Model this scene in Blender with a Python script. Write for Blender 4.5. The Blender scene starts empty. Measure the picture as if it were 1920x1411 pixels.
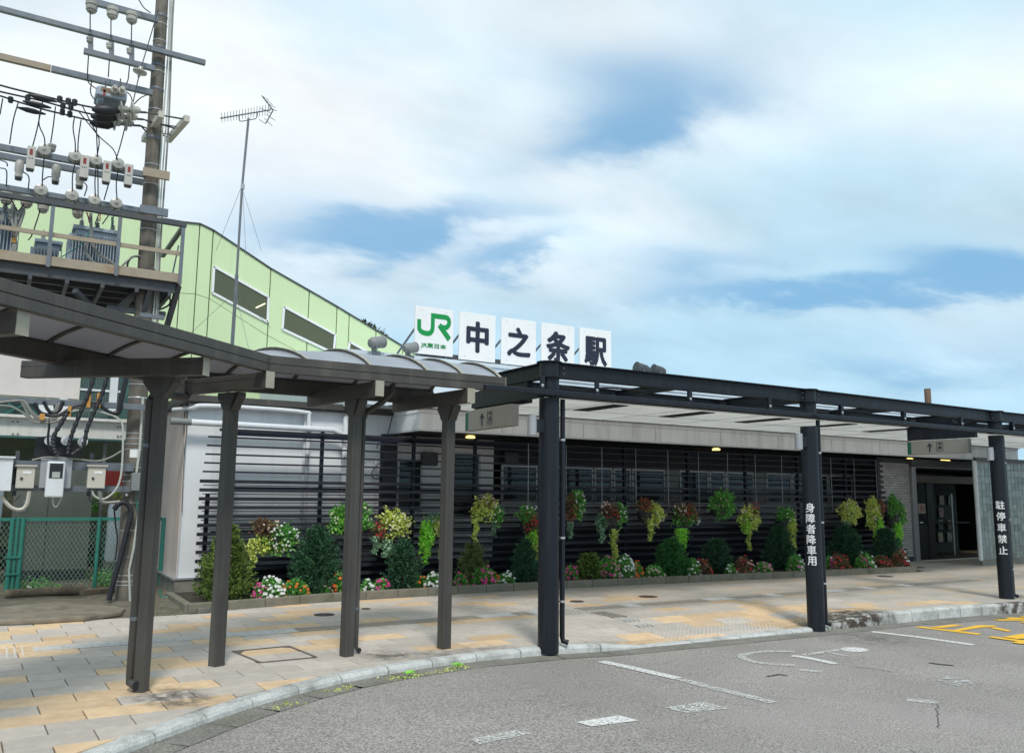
import bpy, bmesh, math, random
import numpy as np
from mathutils import Vector, Matrix, noise as mnoise

random.seed(7)
scene = bpy.context.scene
COL = scene.collection
PI = math.pi

# ---------------------------------------------------------------- camera
FPX, PITCH, ROLL, HEAD, CH = 1564.0, 0.1393, 0.0108, 1.0250, 1.6
CX, CY = 960.0, 705.5
_h = Vector((math.cos(HEAD), math.sin(HEAD), 0))
_r = Vector((math.sin(HEAD), -math.cos(HEAD), 0))
_F = _h * math.cos(PITCH) + Vector((0, 0, math.sin(PITCH)))
_U = -_h * math.sin(PITCH) + Vector((0, 0, math.cos(PITCH)))
CR = _r * math.cos(ROLL) + _U * math.sin(ROLL)
CU = -_r * math.sin(ROLL) + _U * math.cos(ROLL)
EYE = Vector((0, 0, CH))
cd = bpy.data.cameras.new('camera')
cd.sensor_width = 36.0
cd.lens = FPX / 1920 * 36
cd.clip_start = 0.05
cd.clip_end = 3000
cam = bpy.data.objects.new('camera', cd)
COL.objects.link(cam)
M = Matrix((CR, CU, -_F)).transposed().to_4x4()
M.translation = EYE
cam.matrix_world = M
scene.camera = cam


def ray(px, py):
    return _F * FPX + CR * (px - CX) - CU * (py - CY)


def at(px, py, Y=None, X=None, Z=None):
    """where the sight line through a photo point meets a wall (X or Y) or level (Z)"""
    d = ray(px, py)
    t = (Y / d.y) if Y is not None else (X / d.x) if X is not None else ((Z - CH) / d.z)
    return EYE + d * t


# ---------------------------------------------------------------- sky, sun, exposure
def setup_world():
    w = bpy.data.worlds.new('World')
    scene.world = w
    w.use_nodes = True
    nt = w.node_tree
    nt.nodes.clear()
    N = nt.nodes.new
    L = nt.links.new
    out = N('ShaderNodeOutputWorld')
    sky = N('ShaderNodeTexSky')
    sky.sky_type = 'NISHITA'
    sky.sun_disc = False
    sky.sun_elevation = math.radians(52)
    sky.sun_rotation = math.radians(200)
    sky.air_density = 1.0
    sky.dust_density = 0.6
    bg1 = N('ShaderNodeBackground')
    bg1.inputs[1].default_value = 0.15
    L(sky.outputs[0], bg1.inputs[0])
    bg2 = N('ShaderNodeBackground')
    tc = N('ShaderNodeTexCoord')
    sep = N('ShaderNodeSeparateXYZ')
    L(tc.outputs['Generated'], sep.inputs[0])

    def math_(op, a, b=None, c=None):
        n = N('ShaderNodeMath')
        n.operation = op
        for i, v in enumerate((a, b, c)):
            if v is None:
                continue
            if isinstance(v, (int, float)):
                n.inputs[i].default_value = v
            else:
                L(v, n.inputs[i])
        return n.outputs[0]
    zc = math_('MAXIMUM', sep.outputs[2], 0.0)
    den = math_('ADD', zc, 0.22)
    u = math_('DIVIDE', sep.outputs[0], den)
    v = math_('DIVIDE', sep.outputs[1], den)
    comb = N('ShaderNodeCombineXYZ')
    L(u, comb.inputs[0])
    L(v, comb.inputs[1])
    rot = N('ShaderNodeMapping')
    rot.inputs['Rotation'].default_value = (0, 0, math.radians(22))
    rot.inputs['Scale'].default_value = (0.85, 1.25, 1)
    rot.inputs['Location'].default_value = (3.1, 1.7, 0)
    L(comb.outputs[0], rot.inputs[0])
    n1 = N('ShaderNodeTexNoise')
    n1.inputs['Scale'].default_value = 0.95
    n1.inputs['Detail'].default_value = 5
    n1.inputs['Roughness'].default_value = 0.5
    n1.inputs['Distortion'].default_value = 0.25
    L(rot.outputs[0], n1.inputs['Vector'])
    n2 = N('ShaderNodeTexNoise')
    n2.inputs['Scale'].default_value = 2.3
    n2.inputs['Detail'].default_value = 6
    n2.inputs['Roughness'].default_value = 0.55
    n2.inputs['Distortion'].default_value = 0.2
    L(rot.outputs[0], n2.inputs['Vector'])
    az = math_('ARCTAN2', sep.outputs[1], sep.outputs[0])
    el = math_('ARCSINE', sep.outputs[2])
    wob = math_('MULTIPLY', math_('SUBTRACT', n2.outputs[0], 0.5), 0.13)
    azw = math_('ADD', az, math_('MULTIPLY', wob, 1.3))
    elw = math_('ADD', el, wob)
    tot = None
    # breaks in the cloud layer: azimuth, elevation, half widths, tilt, depth
    for (px, py, rx, ry, tilt, s) in [
            (1230, 160, 210, 80, -0.15, 0.75), (1130, 255, 170, 42, 0.1, 0.7),
            (760, 430, 250, 34, 0.12, 0.95), (960, 478, 150, 22, 0.1, 0.8), (560, 380, 200, 55, 0.1, 0.35),
            (1310, 500, 150, 38, 0.0, 0.6), (1560, 545, 300, 20, -0.03, 0.95), (1860, 495, 160, 34, -0.2, 1.0),
            (1640, 690, 120, 14, -0.25, 0.3), (1850, 690, 260, 50, 0.05, 0.35), (1780, 620, 350, 50, 0.0, 0.2)]:
        d = ray(px, py).normalized()
        a0, e0 = math.atan2(d.y, d.x), math.asin(d.z)
        ra, re = rx / FPX / math.cos(e0), ry / FPX
        da = math_('SUBTRACT', azw, a0)
        de = math_('SUBTRACT', elw, e0)
        de2 = math_('MULTIPLY_ADD', da, tilt, de)
        q = math_('ADD', math_('POWER', math_('ABSOLUTE', math_('DIVIDE', da, ra)), 2.0),
                  math_('POWER', math_('ABSOLUTE', math_('DIVIDE', de2, re)), 2.0))
        g = math_('MULTIPLY', math_('EXPONENT', math_('MULTIPLY', q, -0.9)), s)
        tot = g if tot is None else math_('ADD', tot, g)
    r1 = N('ShaderNodeMapRange')
    r1.interpolation_type = 'SMOOTHSTEP'
    r1.inputs['From Min'].default_value = 0.34
    r1.inputs['From Max'].default_value = 0.60
    L(n1.outputs[0], r1.inputs['Value'])
    # cloud colour: white to thin pale blue veil
    cr = N('ShaderNodeMix')
    cr.data_type = 'RGBA'
    cr.inputs['A'].default_value = (0.60, 0.632, 0.655, 1)
    cr.inputs['B'].default_value = (0.37, 0.505, 0.59, 1)
    L(r1.outputs[0], cr.inputs['Factor'])
    hz = N('ShaderNodeMapRange')          # veil bluer low in the sky
    hz.inputs['From Min'].default_value = 0.02
    hz.inputs['From Max'].default_value = 0.42
    hz.inputs['To Min'].default_value = 0.95
    hz.inputs['To Max'].default_value = 0.0
    L(sep.outputs[2], hz.inputs['Value'])
    cr2 = N('ShaderNodeMix')
    cr2.data_type = 'RGBA'
    cr2.inputs['B'].default_value = (0.29, 0.465, 0.585, 1)
    L(hz.outputs[0], cr2.inputs['Factor'])
    L(cr.outputs['Result'], cr2.inputs['A'])
    r2 = N('ShaderNodeMapRange')          # lumps of the cloud base
    r2.inputs['From Min'].default_value = 0.3
    r2.inputs['From Max'].default_value = 0.75
    r2.inputs['To Min'].default_value = 1.08
    r2.inputs['To Max'].default_value = 0.84
    L(n2.outputs[0], r2.inputs['Value'])
    L(cr2.outputs['Result'], bg2.inputs[0])
    L(r2.outputs[0], bg2.inputs[1])
    bg3 = N('ShaderNodeBackground')
    bg3.inputs[0].default_value = (0.095, 0.25, 0.41, 1)
    gapm = N('ShaderNodeMixShader')
    gapm.inputs[0].default_value = 0.85
    L(bg1.outputs[0], gapm.inputs[1])
    L(bg3.outputs[0], gapm.inputs[2])
    mx = N('ShaderNodeMixShader')
    rag = math_('MULTIPLY_ADD', math_('SUBTRACT', n2.outputs[0], 0.5), 0.7, tot)
    sm = N('ShaderNodeMapRange')
    sm.interpolation_type = 'SMOOTHSTEP'
    sm.inputs['From Min'].default_value = 0.04
    sm.inputs['From Max'].default_value = 1.0
    L(rag, sm.inputs['Value'])
    fac = math_('MULTIPLY', sm.outputs[0], 0.86)
    L(fac, mx.inputs[0])
    L(bg2.outputs[0], mx.inputs[1])
    L(gapm.outputs[0], mx.inputs[2])
    L(mx.outputs[0], out.inputs[0])


setup_world()
sd = bpy.data.lights.new('sun', 'SUN')
sd.energy = 1.5
sd.angle = math.radians(11)
sd.color = (1.0, 0.96, 0.9)
sun = bpy.data.objects.new('sun', sd)
COL.objects.link(sun)
_sa, _se = math.radians(200), math.radians(52)
_sd = Vector((math.sin(_sa) * math.cos(_se), math.cos(_sa) * math.cos(_se), math.sin(_se)))
sun.rotation_euler = (-_sd).to_track_quat('-Z', 'Y').to_euler()
scene.view_settings.view_transform = 'Standard'
scene.view_settings.look = 'None'
scene.view_settings.gamma = 1
scene.view_settings.exposure = 0.70
scene.view_settings.use_curve_mapping = False

# ---------------------------------------------------------------- materials
MATS = {}


def mat(name, col, rough=0.6, var=0.12, scale=6.0, bump=0.0, bscale=40.0, metal=0.0, dirt=None, dirt_amt=0.0,
        dirt_scale=1.5, island=None, streak=False, spec=0.5, speckle=None, emit=None, trans=0.0, objrand=0.0, spat=None):
    if name in MATS:
        return MATS[name]
    m = bpy.data.materials.new(name)
    m.use_nodes = True
    nt = m.node_tree
    N = nt.nodes.new
    L = nt.links.new
    b = nt.nodes['Principled BSDF']
    b.inputs['Roughness'].default_value = rough
    b.inputs['Metallic'].default_value = metal
    b.inputs['Specular IOR Level'].default_value = spec
    tc = N('ShaderNodeTexCoord')
    geo = N('ShaderNodeNewGeometry')
    n = N('ShaderNodeTexNoise')
    n.inputs['Scale'].default_value = scale
    n.inputs['Detail'].default_value = 6
    n.inputs['Roughness'].default_value = 0.6
    L(geo.outputs['Position'], n.inputs['Vector'])
    mr = N('ShaderNodeMapRange')
    mr.inputs['From Min'].default_value = 0.3
    mr.inputs['From Max'].default_value = 0.7
    mr.inputs['To Min'].default_value = 1 - var
    mr.inputs['To Max'].default_value = 1 + var
    L(n.outputs[0], mr.inputs['Value'])
    base = N('ShaderNodeMix')
    base.data_type = 'RGBA'
    base.blend_type = 'MULTIPLY'
    base.inputs['Factor'].default_value = 1
    base.inputs['A'].default_value = (*col, 1)
    L(mr.outputs[0], base.inputs['B'])
    cur = base.outputs['Result']

    def mul_by(sock):
        nonlocal cur
        k = N('ShaderNodeMix')
        k.data_type = 'RGBA'
        k.blend_type = 'MULTIPLY'
        k.inputs['Factor'].default_value = 1
        L(cur, k.inputs['A'])
        L(sock, k.inputs['B'])
        cur = k.outputs['Result']

    def blend(colour, fac):
        nonlocal cur
        k = N('ShaderNodeMix')
        k.data_type = 'RGBA'
        L(fac, k.inputs['Factor'])
        L(cur, k.inputs['A'])
        k.inputs['B'].default_value = (*colour, 1)
        cur = k.outputs['Result']
    if island is not None:      # colour spread between separate leaves, stones
        rp = N('ShaderNodeValToRGB')
        els = rp.color_ramp.elements
        cols = [col] + list(island)
        els[0].color = (*cols[0], 1)
        els[1].color = (*cols[-1], 1)
        for i, c in enumerate(cols[1:-1]):
            e = els.new((i + 1) / (len(cols) - 1))
            e.color = (*c, 1)
        L(geo.outputs['Random Per Island'], rp.inputs[0])
        k = N('ShaderNodeMix')
        k.data_type = 'RGBA'
        k.blend_type = 'MULTIPLY'
        k.inputs['Factor'].default_value = 1
        L(rp.outputs[0], k.inputs['A'])
        L(mr.outputs[0], k.inputs['B'])
        cur = k.outputs['Result']
    if objrand:
        oi = N('ShaderNodeObjectInfo')
        q = N('ShaderNodeMapRange')
        q.inputs['To Min'].default_value = 1 - objrand
        q.inputs['To Max'].default_value = 1 + objrand
        L(oi.outputs['Random'], q.inputs['Value'])
        mul_by(q.outputs[0])
    if speckle:
        sc, lo, hi = speckle
        n3 = N('ShaderNodeTexNoise')
        n3.inputs['Scale'].default_value = sc
        n3.inputs['Detail'].default_value = 3
        L(geo.outputs['Position'], n3.inputs['Vector'])
        q = N('ShaderNodeMapRange')
        q.inputs['From Min'].default_value = 0.35
        q.inputs['From Max'].default_value = 0.65
        q.inputs['To Min'].default_value = lo
        q.inputs['To Max'].default_value = hi
        L(n3.outputs[0], q.inputs['Value'])
        mul_by(q.outputs[0])
    if dirt is not None:
        n2 = N('ShaderNodeTexNoise')
        n2.inputs['Scale'].default_value = dirt_scale
        n2.inputs['Detail'].default_value = 8
        n2.inputs['Roughness'].default_value = 0.65
        if streak:
            mp = N('ShaderNodeMapping')
            mp.inputs['Scale'].default_value = (5, 5, 0.45)
            L(geo.outputs['Position'], mp.inputs[0])
            L(mp.outputs[0], n2.inputs['Vector'])
        else:
            L(geo.outputs['Position'], n2.inputs['Vector'])
        q = N('ShaderNodeMapRange')
        q.inputs['From Min'].default_value = 0.5
        q.inputs['From Max'].default_value = 0.72
        q.inputs['To Max'].default_value = dirt_amt
        L(n2.outputs[0], q.inputs['Value'])
        blend(dirt, q.outputs[0])
    if spat:                   # stains that have their own place on the surface: (x, y, radius, colour, amount)
        for (sx, sy, sr, scol, sam) in spat:
            dst = N('ShaderNodeVectorMath')
            dst.operation = 'DISTANCE'
            nn = N('ShaderNodeMix')
            nn.data_type = 'VECTOR'
            sp = N('ShaderNodeSeparateXYZ')
            L(geo.outputs['Position'], sp.inputs[0])
            cb = N('ShaderNodeCombineXYZ')
            L(sp.outputs[0], cb.inputs[0])
            L(sp.outputs[1], cb.inputs[1])
            L(cb.outputs[0], dst.inputs[0])
            dst.inputs[1].default_value = (sx, sy, 0)
            q = N('ShaderNodeMapRange')
            q.inputs['From Min'].default_value = sr
            q.inputs['From Max'].default_value = sr * 0.15
            q.inputs['To Max'].default_value = 1.6
            q.clamp = False
            L(dst.outputs['Value'], q.inputs['Value'])
            mm = N('ShaderNodeMath')
            mm.operation = 'MULTIPLY'
            n5 = N('ShaderNodeTexNoise')
            n5.inputs['Scale'].default_value = 7
            n5.inputs['Detail'].default_value = 7
            n5.inputs['Roughness'].default_value = 0.7
            L(geo.outputs['Position'], n5.inputs['Vector'])
            q5 = N('ShaderNodeMapRange')
            q5.inputs['From Min'].default_value = 0.38
            q5.inputs['From Max'].default_value = 0.6
            L(n5.outputs[0], q5.inputs['Value'])
            L(q.outputs[0], mm.inputs[0])
            L(q5.outputs[0], mm.inputs[1])
            m2 = N('ShaderNodeMath')
            m2.operation = 'MULTIPLY'
            m2.use_clamp = True
            L(mm.outputs[0], m2.inputs[0])
            m2.inputs[1].default_value = sam
            blend(scol, m2.outputs[0])
    L(cur, b.inputs['Base Color'])
    if bump:
        nb = N('ShaderNodeTexNoise')
        nb.inputs['Scale'].default_value = bscale
        nb.inputs['Detail'].default_value = 5
        L(geo.outputs['Position'], nb.inputs['Vector'])
        bp = N('ShaderNodeBump')
        bp.inputs['Strength'].default_value = bump
        bp.inputs['Distance'].default_value = 0.01
        L(nb.outputs[0], bp.inputs['Height'])
        L(bp.outputs[0], b.inputs['Normal'])
    if emit:
        b.inputs['Emission Color'].default_value = (*emit[0], 1)
        b.inputs['Emission Strength'].default_value = emit[1]
    if trans:
        b.inputs['Subsurface Weight'].default_value = 0
        td = N('ShaderNodeBsdfTranslucent')
        L(cur, td.inputs[0])
        ms = N('ShaderNodeMixShader')
        ms.inputs[0].default_value = trans
        L(b.outputs[0], ms.inputs[1])
        L(td.outputs[0], ms.inputs[2])
        L(ms.outputs[0], nt.nodes['Material Output'].inputs[0])
    MATS[name] = m
    return m


def glassmat(name, col, alpha, rough=0.05):
    if name in MATS:
        return MATS[name]
    m = bpy.data.materials.new(name)
    m.use_nodes = True
    nt = m.node_tree
    b = nt.nodes['Principled BSDF']
    b.inputs['Base Color'].default_value = (*col, 1)
    b.inputs['Roughness'].default_value = rough
    b.inputs['Alpha'].default_value = alpha
    n = nt.nodes.new('ShaderNodeTexNoise')
    n.inputs['Scale'].default_value = 3
    r = nt.nodes.new('ShaderNodeMapRange')
    r.inputs['To Min'].default_value = rough * 0.6
    r.inputs['To Max'].default_value = rough * 1.6 + 0.02
    nt.links.new(n.outputs[0], r.inputs['Value'])
    nt.links.new(r.outputs[0], b.inputs['Roughness'])
    MATS[name] = m
    return m


GREY = mat('canopy_grey_brown_paint', (0.063, 0.059, 0.053), 0.5, 0.14, 3, 0.03, 60, spec=0.35, dirt=(0.16, 0.15, 0.13), dirt_amt=0.35, dirt_scale=1.2, streak=True)
CAPM = mat('beam_end_cap_beige', (0.36, 0.34, 0.27), 0.5, 0.08, 9, dirt=(0.2, 0.18, 0.13), dirt_amt=0.4, dirt_scale=8)
NAVY = mat('column_charcoal_paint', (0.010, 0.013, 0.019), 0.42, 0.1, 4, 0.02, 50, spec=0.3, dirt=(0.04, 0.044, 0.048), dirt_amt=0.35, dirt_scale=2, streak=True)
SLAT = mat('lattice_dark_brown_paint', (0.020, 0.020, 0.028), 0.5, 0.15, 5, 0.03, 60, spec=0.3, objrand=0.2, dirt=(0.04, 0.035, 0.035), dirt_amt=0.3, dirt_scale=5)
SLATB = mat('rear_lattice_dark_paint', (0.012, 0.017, 0.032), 0.55, 0.15, 5, spec=0.25)
WALLW = mat('white_render_wall', (0.76, 0.775, 0.80), 0.85, 0.05, 1.2, 0.25, 90, dirt=(0.46, 0.45, 0.43), dirt_amt=0.4, dirt_scale=0.9, streak=True)
WALLP = mat('pink_render_wall', (0.60, 0.50, 0.46), 0.85, 0.06, 1.5, 0.25, 90, dirt=(0.38, 0.33, 0.30), dirt_amt=0.5, dirt_scale=1.0, streak=True)
FASC = mat('white_concrete_fascia', (0.80, 0.81, 0.82), 0.8, 0.05, 2.5, 0.15, 60, dirt=(0.42, 0.41, 0.38), dirt_amt=0.55, dirt_scale=1.0, streak=True)
SOFF = mat('pale_soffit_panel', (0.88, 0.88, 0.86), 0.7, 0.04, 2, trans=0.5, dirt=(0.6, 0.6, 0.57), dirt_amt=0.3, dirt_scale=1.2)
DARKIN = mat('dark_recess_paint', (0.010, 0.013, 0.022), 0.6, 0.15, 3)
CONC = mat('concrete_foundation', (0.22, 0.21, 0.18), 0.9, 0.2, 4, 0.4, 70, dirt=(0.09, 0.09, 0.06), dirt_amt=0.7, dirt_scale=2.5)
GREENP = mat('pale_green_metal_panel', (0.60, 0.73, 0.43), 0.55, 0.03, 0.8, dirt=(0.42, 0.52, 0.33), dirt_amt=0.25, dirt_scale=0.7, streak=True)
GREEND = mat('green_panel_joint', (0.10, 0.11, 0.07), 0.7)
WHITEP = mat('white_sign_enamel', (0.80, 0.80, 0.80), 0.35, 0.02, 4, dirt=(0.70, 0.69, 0.67), dirt_amt=0.2, dirt_scale=2, streak=True)
INK = mat('dark_navy_lettering', (0.012, 0.014, 0.035), 0.4, 0.05)
JRG = mat('green_lettering', (0.0, 0.26, 0.055), 0.35, 0.03)
WHITEL = mat('white_painted_lettering', (0.78, 0.78, 0.78), 0.5, 0.04, 30, dirt=(0.3, 0.3, 0.3), dirt_amt=0.4, dirt_scale=20)
STEEL = mat('galvanised_steel', (0.155, 0.175, 0.20), 0.45, 0.15, 8, metal=0.3, dirt=(0.2, 0.17, 0.13), dirt_amt=0.5, dirt_scale=5)
STEELD = mat('dark_steel', (0.055, 0.06, 0.068), 0.5, 0.2, 6, dirt=(0.1, 0.08, 0.06), dirt_amt=0.5, dirt_scale=4)
RUST = mat('rusty_cream_steel', (0.33, 0.28, 0.21), 0.7, 0.15, 6, 0.1, 60, dirt=(0.24, 0.13, 0.06), dirt_amt=0.7, dirt_scale=6)
POLEM = mat('weathered_concrete_pole', (0.155, 0.138, 0.115), 0.9, 0.3, 5, 0.4, 50, dirt=(0.055, 0.048, 0.04), dirt_amt=0.7, dirt_scale=2.5, streak=True)
BANDM = mat('steel_band', (0.55, 0.56, 0.56), 0.35, 0.1, 20, metal=0.6)
PORC = mat('grey_white_porcelain', (0.40, 0.39, 0.35), 0.25, 0.12, 15, objrand=0.15, dirt=(0.2, 0.18, 0.14), dirt_amt=0.5, dirt_scale=9)
CUTB = mat('off_white_cutout_case', (0.46, 0.44, 0.40), 0.4, 0.06, 15)
BLACK = mat('black_cable', (0.014, 0.015, 0.02), 0.5, 0.2, 10)
GCABLE = mat('grey_cable', (0.22, 0.22, 0.20), 0.5, 0.15, 10)
PCABLE = mat('pale_cable', (0.45, 0.47, 0.43), 0.5, 0.1, 10)
CREAM = mat('cream_box_paint', (0.52, 0.49, 0.42), 0.5, 0.06, 8, dirt=(0.35, 0.3, 0.22), dirt_amt=0.3, dirt_scale=8)
REDM = mat('red_paint', (0.22, 0.02, 0.015), 0.5, 0.1)
TAPE = mat('orange_cable_tie', (0.50, 0.24, 0.05), 0.6, 0.1)
TRANSF = mat('transformer_grey_paint', (0.34, 0.40, 0.46), 0.45, 0.08, 8, dirt=(0.2, 0.2, 0.2), dirt_amt=0.3, dirt_scale=5)
FENG = mat('green_fence_coating', (0.03, 0.20, 0.155), 0.4, 0.1, 10, dirt=(0.08, 0.2, 0.15), dirt_amt=0.4, dirt_scale=9)
MESHW = mat('fence_wire_coating', (0.22, 0.33, 0.27), 0.5, 0.1)
CUBI = mat('cubicle_beige_grey', (0.24, 0.24, 0.19), 0.5, 0.05, 2, dirt=(0.17, 0.17, 0.13), dirt_amt=0.4, dirt_scale=1.5, streak=True)
PIPEW = mat('white_pipe', (0.66, 0.68, 0.70), 0.4, 0.04, 5, dirt=(0.4, 0.4, 0.4), dirt_amt=0.3, dirt_scale=4)
PIPEG = mat('grey_pipe', (0.20, 0.21, 0.21), 0.5, 0.08, 5)
ROOFM = mat('pale_blue_roof_sheet', (0.56, 0.62, 0.68), 0.5, 0.05, 2, dirt=(0.4, 0.43, 0.46), dirt_amt=0.4, dirt_scale=1.5)
ALU = mat('aluminium_frame', (0.40, 0.40, 0.42), 0.4, 0.06, 8, metal=0.4)
SOIL = mat('planter_soil', (0.05, 0.04, 0.03), 0.95, 0.3, 20, 0.6, 60)
DIRT = mat('bare_dirt', (0.135, 0.115, 0.085), 0.95, 0.35, 5, 0.7, 45, dirt=(0.06, 0.07, 0.03), dirt_amt=0.8, dirt_scale=2.2, speckle=(45, 0.7, 1.4))
KERBM = mat('kerb_concrete', (0.52, 0.53, 0.51), 0.85, 0.16, 9, 0.35, 80, dirt=(0.13, 0.12, 0.10), dirt_amt=0.75, dirt_scale=2.6, speckle=(120, 0.75, 1.2),
            spat=[(10.2, 7.5, 0.9, (0.06, 0.045, 0.035), 1.2), (13.6, 7.4, 0.8, (0.07, 0.055, 0.04), 0.9)])
PCURB = mat('planter_kerb_concrete', (0.20, 0.185, 0.145), 0.9, 0.22, 6, 0.4, 60, dirt=(0.08, 0.085, 0.04), dirt_amt=0.8, dirt_scale=3)
STAINS = [(10.1, 7.30, 1.15, (0.07, 0.055, 0.042), 1.7), (9.4, 7.4, 0.7, (0.11, 0.09, 0.07), 0.9), (1.25, 7.25, 0.38, (0.13, 0.11, 0.09), 0.9), (1.35, 7.0, 0.3, (0.13, 0.11, 0.09), 0.7),
          (3.45, 7.95, 0.4, (0.14, 0.12, 0.1), 0.8), (6.2, 7.45, 0.55, (0.17, 0.14, 0.11), 0.8), (3.9, 7.75, 0.35, (0.2, 0.19, 0.17), 0.8), (14.6, 7.8, 0.5, (0.12, 0.1, 0.08), 0.8), (4.4, 7.75, 0.5, (0.22, 0.2, 0.18), 0.6)]
TILEG = mat('grey_paving_stone', (0.515, 0.455, 0.395), 0.8, 0.11, 9, 0.2, 120, objrand=0.10, speckle=(170, 0.86, 1.10), dirt=(0.33, 0.31, 0.28), dirt_amt=0.5, dirt_scale=1.3, spat=STAINS)
TILEY = mat('ochre_paving_stone', (0.64, 0.46, 0.285), 0.8, 0.12, 9, 0.2, 120, objrand=0.13, speckle=(170, 0.86, 1.12), dirt=(0.42, 0.32, 0.21), dirt_amt=0.5, dirt_scale=1.3, spat=STAINS)
TILEM = mat('far_paving_mixed_stone', (0.44, 0.395, 0.34), 0.85, 0.08, 2.2, 0.15, 120, island=[(0.385, 0.355, 0.315), (0.46, 0.41, 0.35), (0.41, 0.375, 0.33), (0.54, 0.41, 0.265)], dirt=(0.26, 0.23, 0.19), dirt_amt=0.5, dirt_scale=0.9, spat=STAINS)
JOINT = mat('paving_joint_mortar', (0.09, 0.085, 0.075), 0.95, 0.25, 8, 0.4, 60)
TACW = mat('white_tactile_bar', (0.62, 0.62, 0.60), 0.7, 0.06, 20, dirt=(0.3, 0.28, 0.25), dirt_amt=0.5, dirt_scale=12)
TACB = mat('worn_brown_tactile_bar', (0.35, 0.31, 0.26), 0.8, 0.2, 15, dirt=(0.34, 0.3, 0.25), dirt_amt=0.5, dirt_scale=3)
ROAD = mat('worn_asphalt', (0.275, 0.253, 0.233), 0.9, 0.16, 0.55, 0.7, 140, speckle=(75, 0.55, 1.55), dirt=(0.33, 0.30, 0.285), dirt_amt=0.6, dirt_scale=0.35, spat=[(9.5, 6.9, 0.8, (0.12, 0.115, 0.105), 0.6)])
GUTT = mat('gutter_concrete', (0.21, 0.20, 0.175), 0.9, 0.2, 3, 0.5, 90, speckle=(80, 0.6, 1.35), dirt=(0.10, 0.11, 0.06), dirt_amt=0.7, dirt_scale=1.3)
IRON = mat('cast_iron_cover', (0.07, 0.055, 0.05), 0.7, 0.2, 20, 0.4, 90)
BROWNSTEEL = mat('hatch_frame_steel', (0.13, 0.105, 0.09), 0.6, 0.15, 10)
GLASSD = glassmat('dark_window_glass', (0.03, 0.04, 0.045), 0.75, 0.03)
GLASSG = glassmat('green_tint_window_glass', (0.10, 0.11, 0.06), 0.96, 0.06)
GBLOCK = mat('glass_block', (0.20, 0.245, 0.235), 0.12, 0.18, 7, 0.5, 18, objrand=0.30, spec=0.7)
GBJOINT = mat('glass_block_mortar', (0.42, 0.44, 0.44), 0.7, 0.05)
POLY = None


def polycarb():
    m = bpy.data.materials.new('translucent_roof_sheet')
    m.use_nodes = True
    nt = m.node_tree
    b = nt.nodes['Principled BSDF']
    n = nt.nodes.new('ShaderNodeTexNoise')
    n.inputs['Scale'].default_value = 2.5
    n.inputs['Detail'].default_value = 6
    r = nt.nodes.new('ShaderNodeValToRGB')
    r.color_ramp.elements[0].color = (0.42, 0.45, 0.50, 1)
    r.color_ramp.elements[1].color = (0.60, 0.64, 0.70, 1)
    nt.links.new(n.outputs[0], r.inputs[0])
    nt.links.new(r.outputs[0], b.inputs['Base Color'])
    b.inputs['Roughness'].default_value = 0.3
    t = nt.nodes.new('ShaderNodeBsdfTranslucent')
    t.inputs[0].default_value = (0.34, 0.32, 0.34, 1)
    ms = nt.nodes.new('ShaderNodeMixShader')
    ms.inputs[0].default_value = 0.42
    nt.links.new(b.outputs[0], ms.inputs[1])
    nt.links.new(t.outputs[0], ms.inputs[2])
    nt.links.new(ms.outputs[0], nt.nodes['Material Output'].inputs[0])
    return m


POLY = polycarb()


def paintmat(name, col, keep, scale=28):
    """worn road paint: the asphalt shows where the paint has gone"""
    m = bpy.data.materials.new(name)
    m.use_nodes = True
    nt = m.node_tree
    b = nt.nodes['Principled BSDF']
    b.inputs['Roughness'].default_value = 0.8
    geo = nt.nodes.new('ShaderNodeNewGeometry')
    n = nt.nodes.new('ShaderNodeTexNoise')
    n.inputs['Scale'].default_value = scale
    n.inputs['Detail'].default_value = 8
    n.inputs['Roughness'].default_value = 0.75
    nt.links.new(geo.outputs['Position'], n.inputs['Vector'])
    q = nt.nodes.new('ShaderNodeMapRange')
    q.inputs['From Min'].default_value = keep - 0.04
    q.inputs['From Max'].default_value = keep + 0.05
    nt.links.new(n.outputs[0], q.inputs['Value'])
    tr = nt.nodes.new('ShaderNodeBsdfTransparent')
    b.inputs['Base Color'].default_value = (*col, 1)
    ms = nt.nodes.new('ShaderNodeMixShader')
    nt.links.new(q.outputs[0], ms.inputs[0])
    nt.links.new(b.outputs[0], ms.inputs[1])
    nt.links.new(tr.outputs[0], ms.inputs[2])
    nt.links.new(ms.outputs[0], nt.nodes['Material Output'].inputs[0])
    return m


PAINTW = paintmat('worn_white_road_paint', (0.66, 0.66, 0.63), 0.56, 34)
PAINTF = paintmat('faded_white_road_paint', (0.60, 0.60, 0.57), 0.50, 38)
PAINTG = paintmat('almost_gone_white_road_paint', (0.50, 0.50, 0.49), 0.47, 14)
PAINTY = paintmat('yellow_road_paint', (0.80, 0.46, 0.035), 0.68)


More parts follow.
